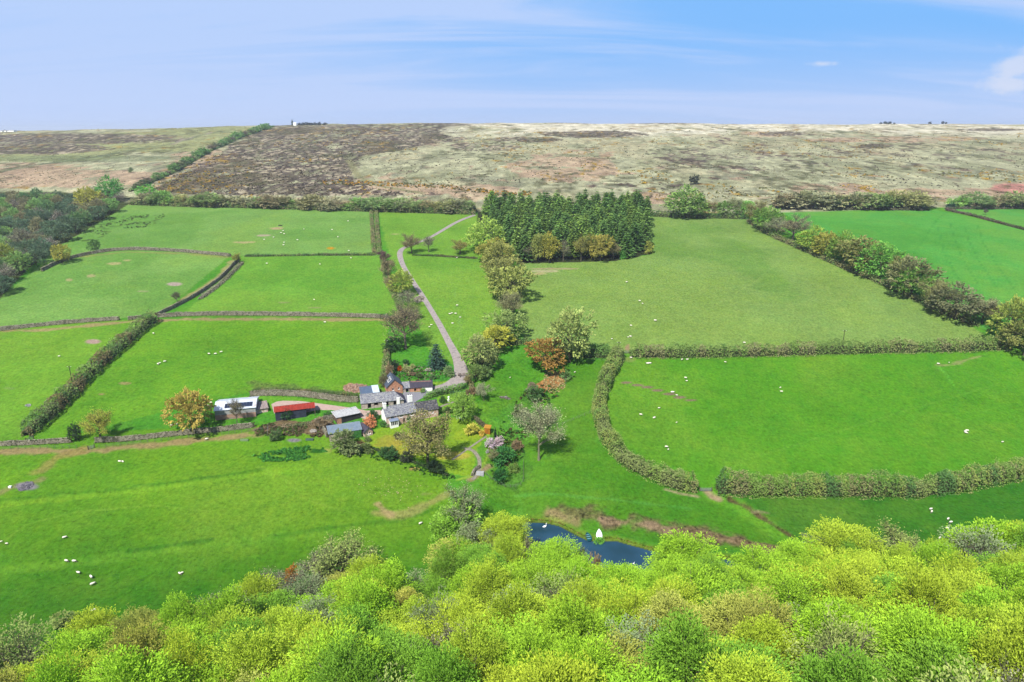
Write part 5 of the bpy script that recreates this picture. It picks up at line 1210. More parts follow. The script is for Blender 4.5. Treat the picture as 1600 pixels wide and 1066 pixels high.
def building(name, label, A, B, depth, h, rise, wall, roof, style='gable', open_front=(), windows=(), doors=(), over=0.3, roof_kind='slate', cat='building', aheight=0.0, n=12, floor=0.0, right_wall=None, left_wall=None, base=1.4, front=None, extra_rot=0.0, hip=False, zoff=0.0):
    a = hit1(A[0], A[1], aheight); b = hit1(B[0], B[1], aheight)
    dx, dy = b[0] - a[0], b[1] - a[1]; L = math.hypot(dx, dy); rz = math.atan2(dy, dx) + extra_rot
    z = (a[2] + b[2]) / 2 + zoff
    root = empty(name, (a[0], a[1], z), rz); tag(root, label, cat)
    ops = list(open_front); T = 0.35
    mb = MB(); wall_block(mb, 0, L, 0, 0, -base, h, ops + [(w[0], w[1], w[2], w[3]) for w in windows] + [(d[0], d[1], d[2], d[3]) for d in doors], T)
    mb.box(T, L - T, depth - T, depth, -base, h if style != 'mono' else h + rise)
    if style == 'gable_front':
        # gable above the front wall
        for y0 in (0, depth - T):
            n_ = 3; vs = [(0, y0, h), (L, y0, h), (L / 2, y0, h + rise), (0, y0 + T, h), (L, y0 + T, h), (L / 2, y0 + T, h + rise)]
            mb.add(vs, [(0, 1, 2), (5, 4, 3), (0, 3, 4, 1), (1, 4, 5, 2), (2, 5, 3, 0)])
        mb.box(0, T, T, depth, -base, h); mb.box(L - T, L, T, depth, -base, h)
        mb.build('wall', front or wall, root)
    else:
        mb.build('wall', wall if front is None else front, root)
        for k, (x0, x1, mt) in enumerate(((0, T, left_wall or wall), (L - T, L, right_wall or wall))):
            g = MB(); hh = rise
            if hip and k == 1: g.box(x0, x1, T, depth, -base, h)
            else: gable_wall(g, x0, x1, T, depth, -base, h + (0 if style != 'mono' else rise * T / depth), hh if style != 'mono' else rise * (1 - T / depth), mono=(style == 'mono'))
            g.build('gable_wall', mt, root)
    rb = MB(); o = over; rr = random.Random(hash(label) % 999 if False else len(label))
    def slope(p0, p1, q0, q1, m=0, rb=rb):
        if roof_kind == 'slate': roof_courses(rb, p0, p1, q0, q1, n, 0.05, max(1, int((Vector(p1) - Vector(p0)).length / 1.5)), 0.03, m, rr)
        else: roof_corrugated(rb, p0, p1, q0, q1, m=m)
    if style == 'gable':
        k = rise / (depth / 2); e = h - k * o; top = h + rise; m_ = depth / 2
        xr = L + o if not hip else L - depth / 2
        slope((-o, -o, e), (L + o, -o, e), (-o, m_, top), (xr, m_, top)); slope((L + o, depth + o, e), (-o, depth + o, e), (xr, m_, top), (-o, m_, top))
        if hip:
            hb = MB(); slope((L + o, -o, e), (L + o, depth + o, e), (xr, m_ - .01, top), (xr, m_ + .01, top), 0, hb); hb.build('hip_roof', PSLATE, root)
    elif style == 'mono':
        k = rise / depth; slope((-o, -o, h - k * o), (L + o, -o, h - k * o), (-o, depth + o, h + rise + k * o), (L + o, depth + o, h + rise + k * o))
    elif style == 'gable_front':
        k = rise / (L / 2); e = h - k * o; top = h + rise
        slope((-o, depth + o, e), (-o, -o, e), (L / 2, depth + o, top), (L / 2, -o, top)); slope((L + o, -o, e), (L + o, depth + o, e), (L / 2, -o, top), (L / 2, depth + o, top))
    rf = rb.build('roof', roof, root)
    if roof_kind == 'slate' and style != 'mono':
        r = MB(); top = h + rise + .08
        if style == 'gable': r.tube((-o, depth / 2, top), ((L + o) if not hip else L - depth / 2, depth / 2, top), .12, .12, 6)
        else: r.tube((L / 2, -o, top), (L / 2, depth + o, top), .12, .12, 6)
        r.build('ridge_tiles', roof, rf)
    for w in windows: window(root, *w[:4], frame=WHITE, bars=w[4] if len(w) > 4 else 2)
    for d in doors: door(root, *d[:4], d[4])
    ib = MB()
    for op in ops: ib = MB(); ib.box(op[0], op[1], 1.2, 1.3, op[2] - .3, op[3] + .15); ib.build('dark_backing', BLACK, root)  # near-black panels stand in for the shade inside the openings
    return root, L
def chimney(root, x, y, z, w, d, hh, mat=WHITE):
    c = MB(); c.box(x - w / 2, x + w / 2, y - d / 2, y + d / 2, z, z + hh); c.box(x - w / 2 - .07, x + w / 2 + .07, y - d / 2 - .07, y + d / 2 + .07, z + hh, z + hh + .14)
    ch = c.build('chimney', mat, root)
    for i in (-1, 1):
        p = MB(); p.tube((x + i * w * .22, y, z + hh + .14), (x + i * w * .22, y, z + hh + .6), .14, .11, 8); p.build('chimney_pot', BLACK, ch)
    return ch

# farmhouse
r, L = building('farmhouse', 'long pink stone farmhouse with white gable end and mottled slate roof', (604.5, 668), (651, 657), 6.4, 3.8, 2.35, PINKSTONE, SLATE, left_wall=WHITE, n=15,
                windows=((1.6, 2.9, 2.5, 3.5, 3), (5.0, 6.0, 2.5, 3.4, 2), (7.2, 8.2, 0.7, 1.8, 2), (8.8, 9.9, 2.5, 3.4, 2)), doors=((5.9, 6.8, 0, 2.0, BROWNW),))
z_ = 3.8 + 2.35
chimney(r, 0.45, 3.2, z_ - .7, 1.0, 1.3, 2.1); chimney(r, L - .9, 3.9, z_ - 1.2, 1.5, 1.1, 3.5)
# bay window of the farmhouse
bay = MB(); bay.box(1.0, 1.15, -1.3, -0.02, -1.2, 2.2); bay.box(3.75, 3.9, -1.3, -0.02, -1.2, 2.2); bay.box(1.15, 3.75, -1.3, -1.15, -1.2, .55); bay.box(1.15, 3.75, -1.3, -1.15, 2.0, 2.2)
for i in range(5): x = 1.15 + i * .62; bay.box(x, x + .12, -1.3, -1.15, .55, 2.0)
bw = bay.build('bay_window', WHITE, r)
g = MB(); g.box(1.15, 3.75, -1.2, -1.18, .55, 2.0); g.build('pane', GLASS, bw)
g = MB(); g.slab([(0.85, -1.5, 2.22), (4.05, -1.5, 2.22), (4.05, 0.0, 2.75), (0.85, 0.0, 2.75)], .08); g.build('bay_roof', surf('lead', C(170, 186, 214), C(156, 172, 198), 1, .5), r)
# lower end of the farmhouse under dark slates
r2, L2 = building('farmhouse_wing', 'lower stone wing of the farmhouse with very dark slates and pale flecks', (652.5, 656), (685, 650.5), 6.0, 3.2, 2.15, PINKSTONE, DSLATE, n=13, windows=((2.2, 3.0, 1.6, 2.4, 2), (5.2, 6.0, 1.6, 2.4, 2)))
# slate roofed stable range
r, L = building('stable_range', 'long stone stable with grey slate hipped roof and dark doorways on the yard', (565, 640), (631, 632.5), 5.8, 2.4, 2.2, STONE, SLATE, n=12, hip=True,
                open_front=((2.3, 3.5, 0, 2.0), (4.6, 6.0, .9, 2.0), (8.6, 9.8, 0, 2.1), (11.6, 12.6, 0, 2.0)))
p = MB(); p.box(12.75, 13.9, -.35, -.02, -1, 3.3); p.build('white_pier', WHITE, r)
r, L = building('lean_to_shed', 'blue grey sheet roofed shed behind the stable with a white panel', (564.5, 617), (592, 613.5), 5.2, 2.6, 0.8, BROWNW, DBLUE, style='mono', roof_kind='sheet', aheight=2.4)
p = MB(); p.slab([(L - 2.2, -.2, 2.72), (L + .3, -.2, 2.72), (L + .3, 5.4, 3.60), (L - 2.2, 5.4, 3.60)], .06); p.build('white_panel', surf('white_sheet', C(226, 240, 246, 1.5), C(206, 226, 236, 1.5), 1, .5), r)
r, L = building('gabled_barn', 'converted barn with orange stone gable and blue slate roof with rooflights', (605, 618), (629.5, 614.3), 8.5, 3.2, 2.7, REDSTONE, BSLATE, style='gable_front', n=14, windows=((2.0, 2.7, 1.6, 2.5, 1), (4.2, 4.9, 1.8, 2.6, 1)))
for k in range(2):
    s = MB(); x0 = 0.9 + .0 * k; y0 = 2.2 + k * 2.3; kk = 2.7 / (L / 2)
    s.slab([(x0, y0 + 1.3, 3.2 + kk * x0 + .16), (x0, y0, 3.2 + kk * x0 + .16), (x0 + 1.3, y0, 3.2 + kk * (x0 + 1.3) + .16), (x0 + 1.3, y0 + 1.3, 3.2 + kk * (x0 + 1.3) + .16)], .1)
    f = s.build('rooflight', WHITE, r)
    s = MB(); s.slab([(x0 + .15, y0 + 1.15, 3.2 + kk * (x0 + .15) + .18), (x0 + .15, y0 + .15, 3.2 + kk * (x0 + .15) + .18), (x0 + 1.15, y0 + .15, 3.2 + kk * (x0 + 1.15) + .18), (x0 + 1.15, y0 + 1.15, 3.2 + kk * (x0 + 1.15) + .18)], .05); s.build('pane', GLASS, f)
r, L = building('link_building', 'short grey roofed link beside the gabled barn with a dark opening', (630.5, 614), (640, 613), 3.2, 1.9, 1.2, STONE, SLATE, style='mono', n=7, open_front=((.9, 2.0, 0, 1.7),))
r, L = building('long_outbuilding', 'long low outbuilding with purple slates ending in a white wall', (640.5, 612.7), (675.5, 611.2), 3.2, 1.8, 1.3, REDSTONE, PSLATE, style='mono', n=8, open_front=((1.6, 2.4, .2, 1.2),))
p = MB(); p.box(4.6, L + .05, -.12, -.02, -1, 1.75); p.build('white_wall', WHITE, r)
# white roofed barn with solar panels
r, L = building('steel_barn', 'large barn with pale sheet roof carrying a dark blue solar array', (337, 657), (400, 653), 10.5, 3.7, 1.3, PALE, ZINC, roof_kind='sheet', extra_rot=.06, left_wall=DARKW, front=CONC, base=1.6)
p = MB(); p.box(0, L, -.1, -.02, -1.4, 1.9); p.build('lower_wall', surf('reddish_boards', C(196, 156, 134, 1.5), C(160, 134, 118, 1.5), 1.2, .9, .3, stretch=(.4, 1, 1), spots=(C(190, 180, 160), .8, .6)), r)
kk = 1.3 / 5.25
for i in range(9):
    for j in range(2):
        s = MB(); x0 = 3.2 + i * 1.03; y0 = .75 + j * 1.28
        s.slab([(x0, y0, 3.7 + kk * y0 + .16), (x0 + 1.0, y0, 3.7 + kk * y0 + .16), (x0 + 1.0, y0 + 1.24, 3.7 + kk * (y0 + 1.24) + .16), (x0, y0 + 1.24, 3.7 + kk * (y0 + 1.24) + .16)], .05)
        s.build('solar_panel', PV, r)
r, L = building('small_shed', 'small shed with patchy pinkish white roof beside the solar barn', (400, 647), (419, 643.5), 5.5, 1.6, .6, PINKSTONE, surf('patchy_roof', C(224, 206, 204), C(170, 150, 140), 1.2, .9, .2, spots=(C(130, 110, 96), 1.6, .6)), style='mono', roof_kind='sheet')
# red roofed shed with an open bay at its right end
r, L = building('red_roofed_shed', 'dark clad shed with bright red sheet roof and an open right bay', (431, 658), (479, 651.5), 5.0, 3.4, 0.9, NAVY, REDSH, roof_kind='sheet', base=1.6)
ext = MB(); kk = .9 / 2.5
roof_corrugated(ext, (L + .31, -.3, 3.4 - kk * .3), (L + 3.2, -.3, 3.4 - kk * .3), (L + .31, 2.5, 4.3), (L + 3.2, 2.5, 4.3)); roof_corrugated(ext, (L + 3.2, 5.3, 3.4 - kk * .3), (L + .31, 5.3, 3.4 - kk * .3), (L + 3.2, 2.5, 4.3), (L + .31, 2.5, 4.3))
ext.build('bay_roof', REDSH, r)
for x, y in ((L + 3.0, 0), (L + 3.0, 4.9), (L + 1.4, 4.9)):
    p = MB(); p.box(x - .1, x + .1, y - .1, y + .1, -1.4, 3.2); p.build('post', BROWNW, r)
p = MB(); gable_wall(p, L + 3.02, L + 3.1, 0.1, 4.8, 2.6, 3.2, .85); p.build('gable_board', WHITE, r)
# sheds below the track
r, L = building('cart_shed', 'shed with patchy white sheet roof and dark boarded front', (527, 663.5), (563.5, 653.5), 5.2, 2.4, 0.35, DARKW, PALE, style='mono', roof_kind='sheet', left_wall=BROWNW, doors=((2.6, 4.6, 0, 2.0, DARKW), (5.0, 7.0, 0, 2.0, DARKW)))
p = MB(); p.box(.02, 1.6, -.06, -.01, -1, 2.2); p.build('stone_pier', REDSTONE, r)
r, L = building('stock_shed', 'low shed with light blue sheet roof patched with yellow panels', (515.5, 691), (565.5, 682.5), 5.8, 2.9, 0.4, PINKSTONE, LBLUE, style='mono', roof_kind='sheet', left_wall=BROWNW, front=STONE)
iv = np.random.default_rng(5); m_ = 1500; cc = np.stack([iv.uniform(L - 4.6, L - .2, m_), iv.uniform(-.35, -.05, m_), iv.uniform(-.6, 2.6, m_)], 1); nn = rand_dirs(m_, iv) * .6 + np.array([0, -1, .3]); nn /= np.linalg.norm(nn, axis=1, keepdims=True)
V, F = leaf_quads(cc, nn, rand_dirs(m_, iv), np.full(m_, .34), np.full(m_, .3), iv)
link('ivy', np_mesh('ivy', V, F, [LEAFC], col=np.tile(LC(70, 140, 50), (len(V), 1)), tint=np.repeat(np.clip(iv.normal(1, .2, m_), .5, 1.5), 4)), r)
r, L = building('stone_shed', 'small stone shed with purple slate roof and gable facing the lawn', (569.5, 683.5), (582.5, 679.5), 5.5, 1.8, 1.3, PINKSTONE, PSLATE, style='gable_front', n=9, windows=((1.0, 1.5, .7, 1.5, 1), (1.8, 2.3, .7, 1.5, 1)))

# ------------------------------------------------------------------ dry stone walls
WALLM = surf('wall_stone', C(196, 188, 164, 1.25), C(140, 134, 112, 1.25), 1.4, .95, .5, vor=True, lo=.05, hi=.95, coord='Object')
WALLCORE = surf('wall_core', C(128, 126, 104), C(96, 100, 72), 1.5, 1, .6)
WALLTURF = [C(150, 156, 100), C(98, 130, 56)]
def stone_wall(P, hgt, label, step=0.62, sz=0.34, seed=1, th=0.7, turf=True, name='stone_wall', mat=None, cam_side=True):
    q = polyhit(P); S, L = resample(smooth_poly(q, 1), 1.0); n = len(S); rg = np.random.default_rng(seed)
    T = np.gradient(S, axis=0); T /= np.linalg.norm(T, axis=1)[:, None] + 1e-9; N = np.stack([-T[:, 1], T[:, 0]], 1); Z = H(S[:, 0], S[:, 1]); s = np.linspace(0, L, n)
    hp = hgt * (1 + .35 * (fbm(s / 4 + seed, s * 0, seed, 3) - .5))
    e = empty(name); tag(e, label, 'wall')
    sec = np.array([(-.5, -.5 / hgt), (-.36, .86), (.36, .86), (.5, -.5 / hgt)])
    V = np.stack([np.stack([S[:, 0] + N[:, 0] * a * th, S[:, 1] + N[:, 1] * a * th, Z + b * hp], 1) for a, b in sec], 1).reshape(-1, 3)
    q0 = (np.arange(n - 1)[:, None] * 4 + np.arange(3)[None]).ravel(); F = np.stack([q0, q0 + 1, q0 + 5, q0 + 4], 1)
    link('core', np_mesh('wall_core', V, [F, np.array([[0, 1, 2, 3], [4 * n - 1, 4 * n - 2, 4 * n - 3, 4 * n - 4]])], [WALLCORE]), e)
    # stones: rows on both faces and a coping
    rows = max(2, int(hgt / (sz * .95))); items = []
    ns = int(L / step)
    for r_ in range(rows + 1):
        for side in ((-1, 1) if r_ < rows else (0,)):
            a = (np.arange(ns) + rg.uniform(-.25, .25, ns) + .5 * (r_ % 2)) * step; a = np.clip(a, 0, L); f = a / L * (n - 1); i = np.minimum(n - 2, f.astype(int)); w = (f - i)
            x = S[i] * (1 - w[:, None]) + S[i + 1] * w[:, None]; z = Z[i] * (1 - w) + Z[i + 1] * w; hh = hp[i]; nn = N[i]; tt = T[i]
            lat = side * (.5 - .13 * (r_ + .5) / rows) * th + rg.uniform(-.03, .06, ns) * side
            zc = z + hh * (r_ + .5) / (rows + .5) + rg.uniform(-.04, .04, ns)
            items.append(np.column_stack([x + nn * lat[:, None] if side else x, zc, tt, nn, rg.uniform(.7, 1.15, ns) * step * .52, np.full(ns, sz * (.55 if side else th * 1.3)) * rg.uniform(.8, 1.2, ns), rg.uniform(.75, 1.2, ns) * sz * (.5 if side else .45)]))
    it = np.concatenate(items); m = len(it); c = it[:, :3]; t = np.column_stack([it[:, 3:5], np.zeros(m)]); nn = np.column_stack([it[:, 5:7], np.zeros(m)]); a, b, d = it[:, 7:8], it[:, 8:9] * .5, it[:, 9:10]; up = np.array([0, 0, 1.])
    corners = []
    for sx_ in (-1, 1):
        for sy_ in (-1, 1):
            for sz_ in (-1, 1):
                corners.append(c + t * a * sx_ * rg.uniform(.75, 1, (m, 1)) + nn * b * sy_ + up * d * sz_ * rg.uniform(.75, 1, (m, 1)))
    V = np.stack(corners, 1).reshape(-1, 3); base = np.arange(m)[:, None] * 8
    fc = np.array([(0, 1, 3, 2), (4, 6, 7, 5), (0, 4, 5, 1), (2, 3, 7, 6), (1, 5, 7, 3), (0, 2, 6, 4)]); F = (base[:, None] + fc[None]).reshape(-1, 4)
    o = link('stones', np_mesh('stones', V, F, [mat or WALLM]), e); o['kind'] = 'stuff'
    if turf:
        k = int(L * 15); i = rg.integers(0, n, k); l = rg.normal(0, .32, k) * th + np.where(rg.random(k) < .5, 0, np.where(rg.random(k) < .5, 1, -1) * th * .75)
        onw = np.abs(l) < th * .45; cc = np.column_stack([S[i] + N[i] * l[:, None] + T[i] * rg.uniform(-.5, .5, (k, 1)), Z[i] + np.where(onw, hp[i] + .05, .2)])
        nr = rand_dirs(k, rg) * .6 + np.array([0, -.3, .7]); nr /= np.linalg.norm(nr, axis=1, keepdims=True); sz2 = rg.uniform(.35, .8, k); V, F = leaf_quads(cc, nr, rand_dirs(k, rg) + np.array([0, 0, .5]), sz2, sz2 * .6, rg)
        col = np.where((rg.random(k) < .5)[:, None], np.array([C(164, 170, 110)]), np.array([C(86, 128, 50)])); o = link('turf', np_mesh('turf', V, F, [LEAFC], col=np.repeat(col, 4, 0), tint=np.repeat(np.clip(rg.normal(1, .2, k), .5, 1.5), 4)), e); o['kind'] = 'stuff'
    return e
stone_wall([(-40, 698), (0, 696.5), (60, 694), (112, 691)], 1.5, 'turf topped stone wall at the left edge above the lower field', seed=1, sz=.42, step=.8)
stone_wall([(150, 691), (200, 689), (250, 683), (300, 678), (350, 673), (385, 669), (398, 667)], 1.6, 'turf topped stone wall running from the lower gateway to the solar barn', seed=2, sz=.42, step=.8)
stone_wall([(-40, 522), (0, 517), (60, 510), (120, 504.5), (187, 500)], 1.6, 'grey stone wall between the two leftmost fields', seed=3, sz=.5, step=1.0)
stone_wall([(201, 500), (214, 498.5), (224, 497.5)], 1.4, 'short stretch of wall left of the hedge top', seed=4, sz=.5, step=1.0)
stone_wall([(247, 496), (300, 493), (360, 492.5), (430, 493), (500, 494), (560, 495.5), (597, 497)], 1.7, 'long grey stone wall above the middle left field', seed=5, sz=.5, step=1.0, th=.9)
stone_wall([(245, 494), (275, 480), (305, 464), (330, 447), (348, 433), (362, 418), (374, 406)], 1.6, 'pale stone wall running diagonally up between the left fields', seed=6, sz=.5, step=1.0)
stone_wall([(66, 424), (90, 412), (112, 404), (145, 396.5), (190, 390.5), (240, 391), (300, 395), (361, 401)], 1.6, 'grey stone wall curving along the top of the upper left field', seed=7, sz=.6, step=1.2, th=.9)
stone_wall([(392, 619), (415, 617.5), (450, 618), (480, 620), (510, 624), (540, 628), (561, 628)], 2.0, 'pale grey stone wall above the farm track', seed=8, sz=.42, step=.7)
stone_wall([(493, 662), (500, 668), (508, 676), (512, 684)], 1.8, 'ruined brown stone wall left of the light blue roofed shed', seed=9, sz=.4, step=.6, turf=False)
stone_wall([(493, 661), (508, 656), (524, 654)], 1.5, 'ruined brown stone wall behind the roofless yard', seed=10, sz=.4, step=.6, turf=False)
stone_wall([(738, 744), (742, 735), (750, 731)], 1.0, 'short stone wall at the foot of the garden path', seed=11, sz=.34, step=.5, turf=False)
stone_wall([(597, 497), (612, 498), (622, 497)], 1.2, 'broken end of the long stone wall near the drive', seed=12, sz=.5, step=1.1)
stone_wall([(648, 613), (680, 612.5)], .5, 'low kerb wall at the far side of the yard', seed=13, sz=.3, step=.6, turf=False) if False else None

def heap(px, py, rx, ry, hgt, label, colours, n, size, seed, cat, name):
    """loose heap of separate lumps; one object, nobody could count them"""
    x, y, z = hit1(px, py); sx_, _ = scale_at(x, y, z); rx /= sx_; rg = np.random.default_rng(seed)
    a = rg.uniform(0, 6.28, n); r = np.sqrt(rg.random(n)); X = x + np.cos(a) * r * rx; Y = y + np.sin(a) * r * ry; Z = H(X, Y) + hgt * (1 - r ** 2) * rg.uniform(.3, 1, n)
    c = np.column_stack([X, Y, Z]); ax = rand_dirs(n, rg); bx = np.cross(ax, rand_dirs(n, rg)); bx /= np.linalg.norm(bx, axis=1, keepdims=True); cx = np.cross(ax, bx)
    s = size * rg.uniform(.5, 1.4, (n, 1)); V = []
    for i in (-1, 1):
        for j in (-1, 1):
            for k in (-1, 1): V.append(c + ax * s * i * rg.uniform(.5, 1, (n, 1)) + bx * s * .6 * j * rg.uniform(.5, 1, (n, 1)) + cx * s * .45 * k)
    V = np.stack(V, 1).reshape(-1, 3); fc = np.array([(0, 1, 3, 2), (4, 6, 7, 5), (0, 4, 5, 1), (2, 3, 7, 6), (1, 5, 7, 3), (0, 2, 6, 4)]); F = (np.arange(n)[:, None, None] * 8 + fc[None]).reshape(-1, 4)
    col = np.array(colours)[rg.integers(len(colours), size=n)]
    o = link(name, np_mesh(name, V, F, [SOLIDC], col=np.repeat(col, 8, 0), tint=np.repeat(rg.uniform(.7, 1.2, n), 8))); tag(o, label, cat, kind='stuff'); return o
def solidc():
    m, n, out = new_mat('rubble'); p = nd(n, 'ShaderNodeBsdfPrincipled'); p.inputs['Roughness'].default_value = .95; p.inputs['Specular IOR Level'].default_value = .1
    a = nd(n, 'ShaderNodeAttribute', attribute_name='col'); t = nd(n, 'ShaderNodeAttribute', attribute_name='tint'); h = nd(n, 'ShaderNodeHueSaturation'); n.links.new(a.outputs['Color'], h.inputs['Color']); n.links.new(t.outputs['Fac'], h.inputs['Value']); n.links.new(h.outputs[0], p.inputs[0]); n.links.new(p.outputs[0], out.inputs[0]); return m
SOLIDC = solidc()
heap(556, 607, 19, 3.2, .6, 'heap of pinkish rubble behind the blue grey lean-to shed', [C(220, 176, 150), C(200, 160, 136), C(226, 196, 172)], 420, .38, 1, 'rubble heap', 'rubble_heap')
heap(655, 468, 8, 4.5, 1.0, 'heap of pale logs and stones beside the drive', [C(196, 184, 168), C(150, 134, 116), C(220, 210, 196)], 160, .5, 2, 'log heap', 'log_heap')
heap(866, 597, 18, 8, .25, 'spread of cut orange bracken and brash by the gully', [C(206, 184, 120), C(182, 160, 98), C(216, 200, 144)], 420, .30, 3, 'brash', 'cut_brash')
heap(832, 612, 9, 5, .5, 'grey heap of old brash left of the orange bracken', [C(160, 150, 118), C(140, 130, 100)], 240, .5, 4, 'brash', 'cut_brash')
heap(510, 668, 11, 4, .7, 'brown rubble inside the roofless yard', [C(150, 124, 104), C(176, 150, 130), C(120, 104, 84)], 380, .4, 5, 'rubble', 'rubble')
heap(490, 674, 6, .8, .5, 'pale stones lying along the ruined yard', [C(220, 212, 200)], 60, .35, 6, 'stones', 'loose_stones')
heap(789, 622, 8, .8, .4, 'row of pale boulders in the stream meadow', [C(170, 170, 160), C(140, 130, 116)], 40, .4, 7, 'stones', 'loose_stones')
heap(44, 634, 5, .7, .4, 'small heap of white stones in the far left field', [C(226, 226, 226)], 26, .35, 8, 'stones', 'loose_stones')
heap(41, 760, 9, 2.2, .35, 'round grey ash heap at the left edge of the lower field', [C(150, 146, 158), C(170, 164, 170)], 160, .35, 9, 'ash heap', 'ash_heap')
heap(905, 846, 3, 1, .2, 'pale stones on the pond bank', [C(196, 160, 140)], 12, .25, 10, 'stones', 'loose_stones')
def specks():
    rg = np.random.default_rng(12); k = 70; px = np.concatenate([rg.normal(610, 26, k)]); py = np.concatenate([rg.normal(762, 12, k)]); r = hit(px, py); r = r[~np.isnan(r[:, 0])]; k = len(r)
    s = rg.uniform(.06, .15, (k, 1)); V = np.concatenate([np.stack([r + np.array([a, b, c]) * s for a in (-1, 1) for b in (-1, 1) for c in (-.1, .8)], 1).reshape(-1, 3)]); fc = np.array([(0, 1, 3, 2), (4, 6, 7, 5), (0, 4, 5, 1), (2, 3, 7, 6), (1, 5, 7, 3), (0, 2, 6, 4)]); F = (np.arange(k)[:, None, None] * 8 + fc[None]).reshape(-1, 4)
    o = link('pale_lumps', np_mesh('pale_lumps', V, F, [SOLIDC], col=np.tile(C(226, 206, 160), (len(V), 1)), tint=np.ones(len(V)))); tag(o, 'scatter of pale lumps on the grass above the curved wheel track', 'feed scraps', kind='stuff')
specks()

# ------------------------------------------------------------------ moor bushes, rushes and rough stuff (nobody could count them)
def clumps(name, label, cat, P, colours, size, hgt, seed, nq=7):
    """P (n,3) feet; each clump is a small dome of leaf clusters"""
    rg = np.random.default_rng(seed); n = len(P); s = size * rg.uniform(.5, 1.5, n); th = rg.uniform(0, 6.28, (n, nq)); ph = rg.uniform(.1, 1.4, (n, nq)); rr = rg.uniform(.5, 1, (n, nq))
    d = np.stack([np.cos(th) * np.cos(ph), np.sin(th) * np.cos(ph), np.sin(ph)], -1)
    c = P[:, None] + d * (s[:, None, None] * rr[..., None]) * np.array([1, 1, hgt]); c = c.reshape(-1, 3); m = len(c)
    nn = d.reshape(-1, 3) * .7 + rand_dirs(m, rg) * .5; nn /= np.linalg.norm(nn, axis=1, keepdims=True); sz = np.repeat(s, nq) * rg.uniform(.7, 1.2, m); V, F = leaf_quads(c, nn, rand_dirs(m, rg), sz, sz * .8, rg)
    ci = rg.integers(len(colours), size=n); col = np.array(colours)[np.repeat(ci, nq)]
    o = link(name, np_mesh(name, V, F, [LEAFC], col=np.repeat(col, 4, 0), tint=np.repeat(np.clip(rg.normal(1, .12, m), .5, 1.5), 4))); tag(o, label, cat, kind='stuff'); return o
def moor_points(n, fn, seed, x=(0, 1600), y=(198, 312)):
    rg = np.random.default_rng(seed); px = rg.uniform(x[0] - 40, x[1] + 40, n * 4); py = y[0] + (y[1] - y[0]) * rg.random(n * 4) ** .8; r = hit(px, py); ok = ~np.isnan(r[:, 0]); px, py, r = px[ok], py[ok], r[ok]
    w = fn(px, py, r[:, 0], r[:, 1]); k = rg.random(len(w)) < w; return r[k][:n]
edge_y = lambda px: np.interp(px, [-400, 0, 100, 200, 460, 740, 745, 1010, 1020, 1165, 1460, 1600, 2000], [290, 290, 290, 306, 312, 318, 288, 288, 326, 322, 312, 312, 310])
inm = lambda px, py: (py < edge_y(px))
turfm = lambda px, py: ~((px < np.interp(py, [195, 240, 300], [420, 300, 215])) & (py > 205))
he_w = lambda px, py: in_poly(px, py, [(232, 300), (262, 285), (330, 246), (400, 205), (430, 197), (700, 197), (690, 212), (740, 216), (640, 232), (560, 246), (552, 276), (580, 292), (640, 305), (400, 306), (300, 305)])
clumps('gorse_bushes', 'gorse bushes with orange yellow flowers scattered over the moor', 'gorse', moor_points(2600, lambda px, py, x, y: inm(px, py) * turfm(px, py) * ss(.52, .66, fbm(x / 45, y / 70, 111, 4, .6)) * .9, 1), [C(206, 170, 60, 1.9), C(140, 140, 70, 1.7), C(110, 118, 70, 1.6), C(190, 156, 64, 1.8)], 1.1, .8, 1)
clumps('heather_clumps', 'dark brown heather clumps on the moor', 'heather', moor_points(4200, lambda px, py, x, y: inm(px, py) * (he_w(px, py) * .7 + turfm(px, py) * ss(.5, .6, fbm(x / 35, y / 55, 132, 3)) * .35), 2), [C(96, 84, 74, 1.3), C(84, 78, 70, 1.3), C(116, 100, 84, 1.3), C(104, 104, 78, 1.3)], .9, .6, 2)
clumps('moor_grass_tussocks', 'pale tussocks of moor grass', 'grass', moor_points(3800, lambda px, py, x, y: inm(px, py) * (.15 + .5 * ss(.45, .6, fbm(x / 40, y / 60, 140, 3))), 3), [C(196, 186, 144, 1.1), C(160, 160, 118, 1.1), C(180, 166, 130, 1.1)], .8, .5, 3)
clumps('bracken_litter', 'row of orange flowered gorse along the moor foot', 'gorse', moor_points(420, lambda px, py, x, y: (np.abs(py - np.interp(px, [540, 700, 790], [286, 292, 304])) < 3.5) * .9, 4, (540, 790), (280, 310)), [C(204, 158, 60, 1.8), C(120, 124, 66, 1.6)], 1.3, .9, 4)
def px_points(poly, n, seed, thr=None, sc=5):
    rg = np.random.default_rng(seed); xs = [p[0] for p in poly]; ys = [p[1] for p in poly]; px = rg.uniform(min(xs), max(xs), n * 3); py = rg.uniform(min(ys), max(ys), n * 3); k = in_poly(px, py, poly); r = hit(px[k], py[k]); r = r[~np.isnan(r[:, 0])]
    if thr: r = r[fbm(r[:, 0] / sc, r[:, 1] / sc, seed, 3) > thr]
    return r[:n]
GR = [C(72, 136, 48, 2.3), C(86, 150, 52, 2.3), C(64, 122, 48, 2.2)]
clumps('rushes', 'dark rush clumps below the farm sheds in the lower left field', 'rushes', px_points([(395, 712), (440, 702), (500, 697), (510, 706), (470, 720), (415, 722)], 420, 21, .46), GR, .55, .9, 5)
clumps('rushes', 'dark rush clumps on the slope of the upper left field', 'rushes', px_points([(118, 374), (150, 340), (265, 334), (240, 354), (180, 360), (150, 378)], 420, 22, .52, 7), [C(110, 136, 70, 1.8), C(96, 124, 62, 1.8)], .7, .8, 6)
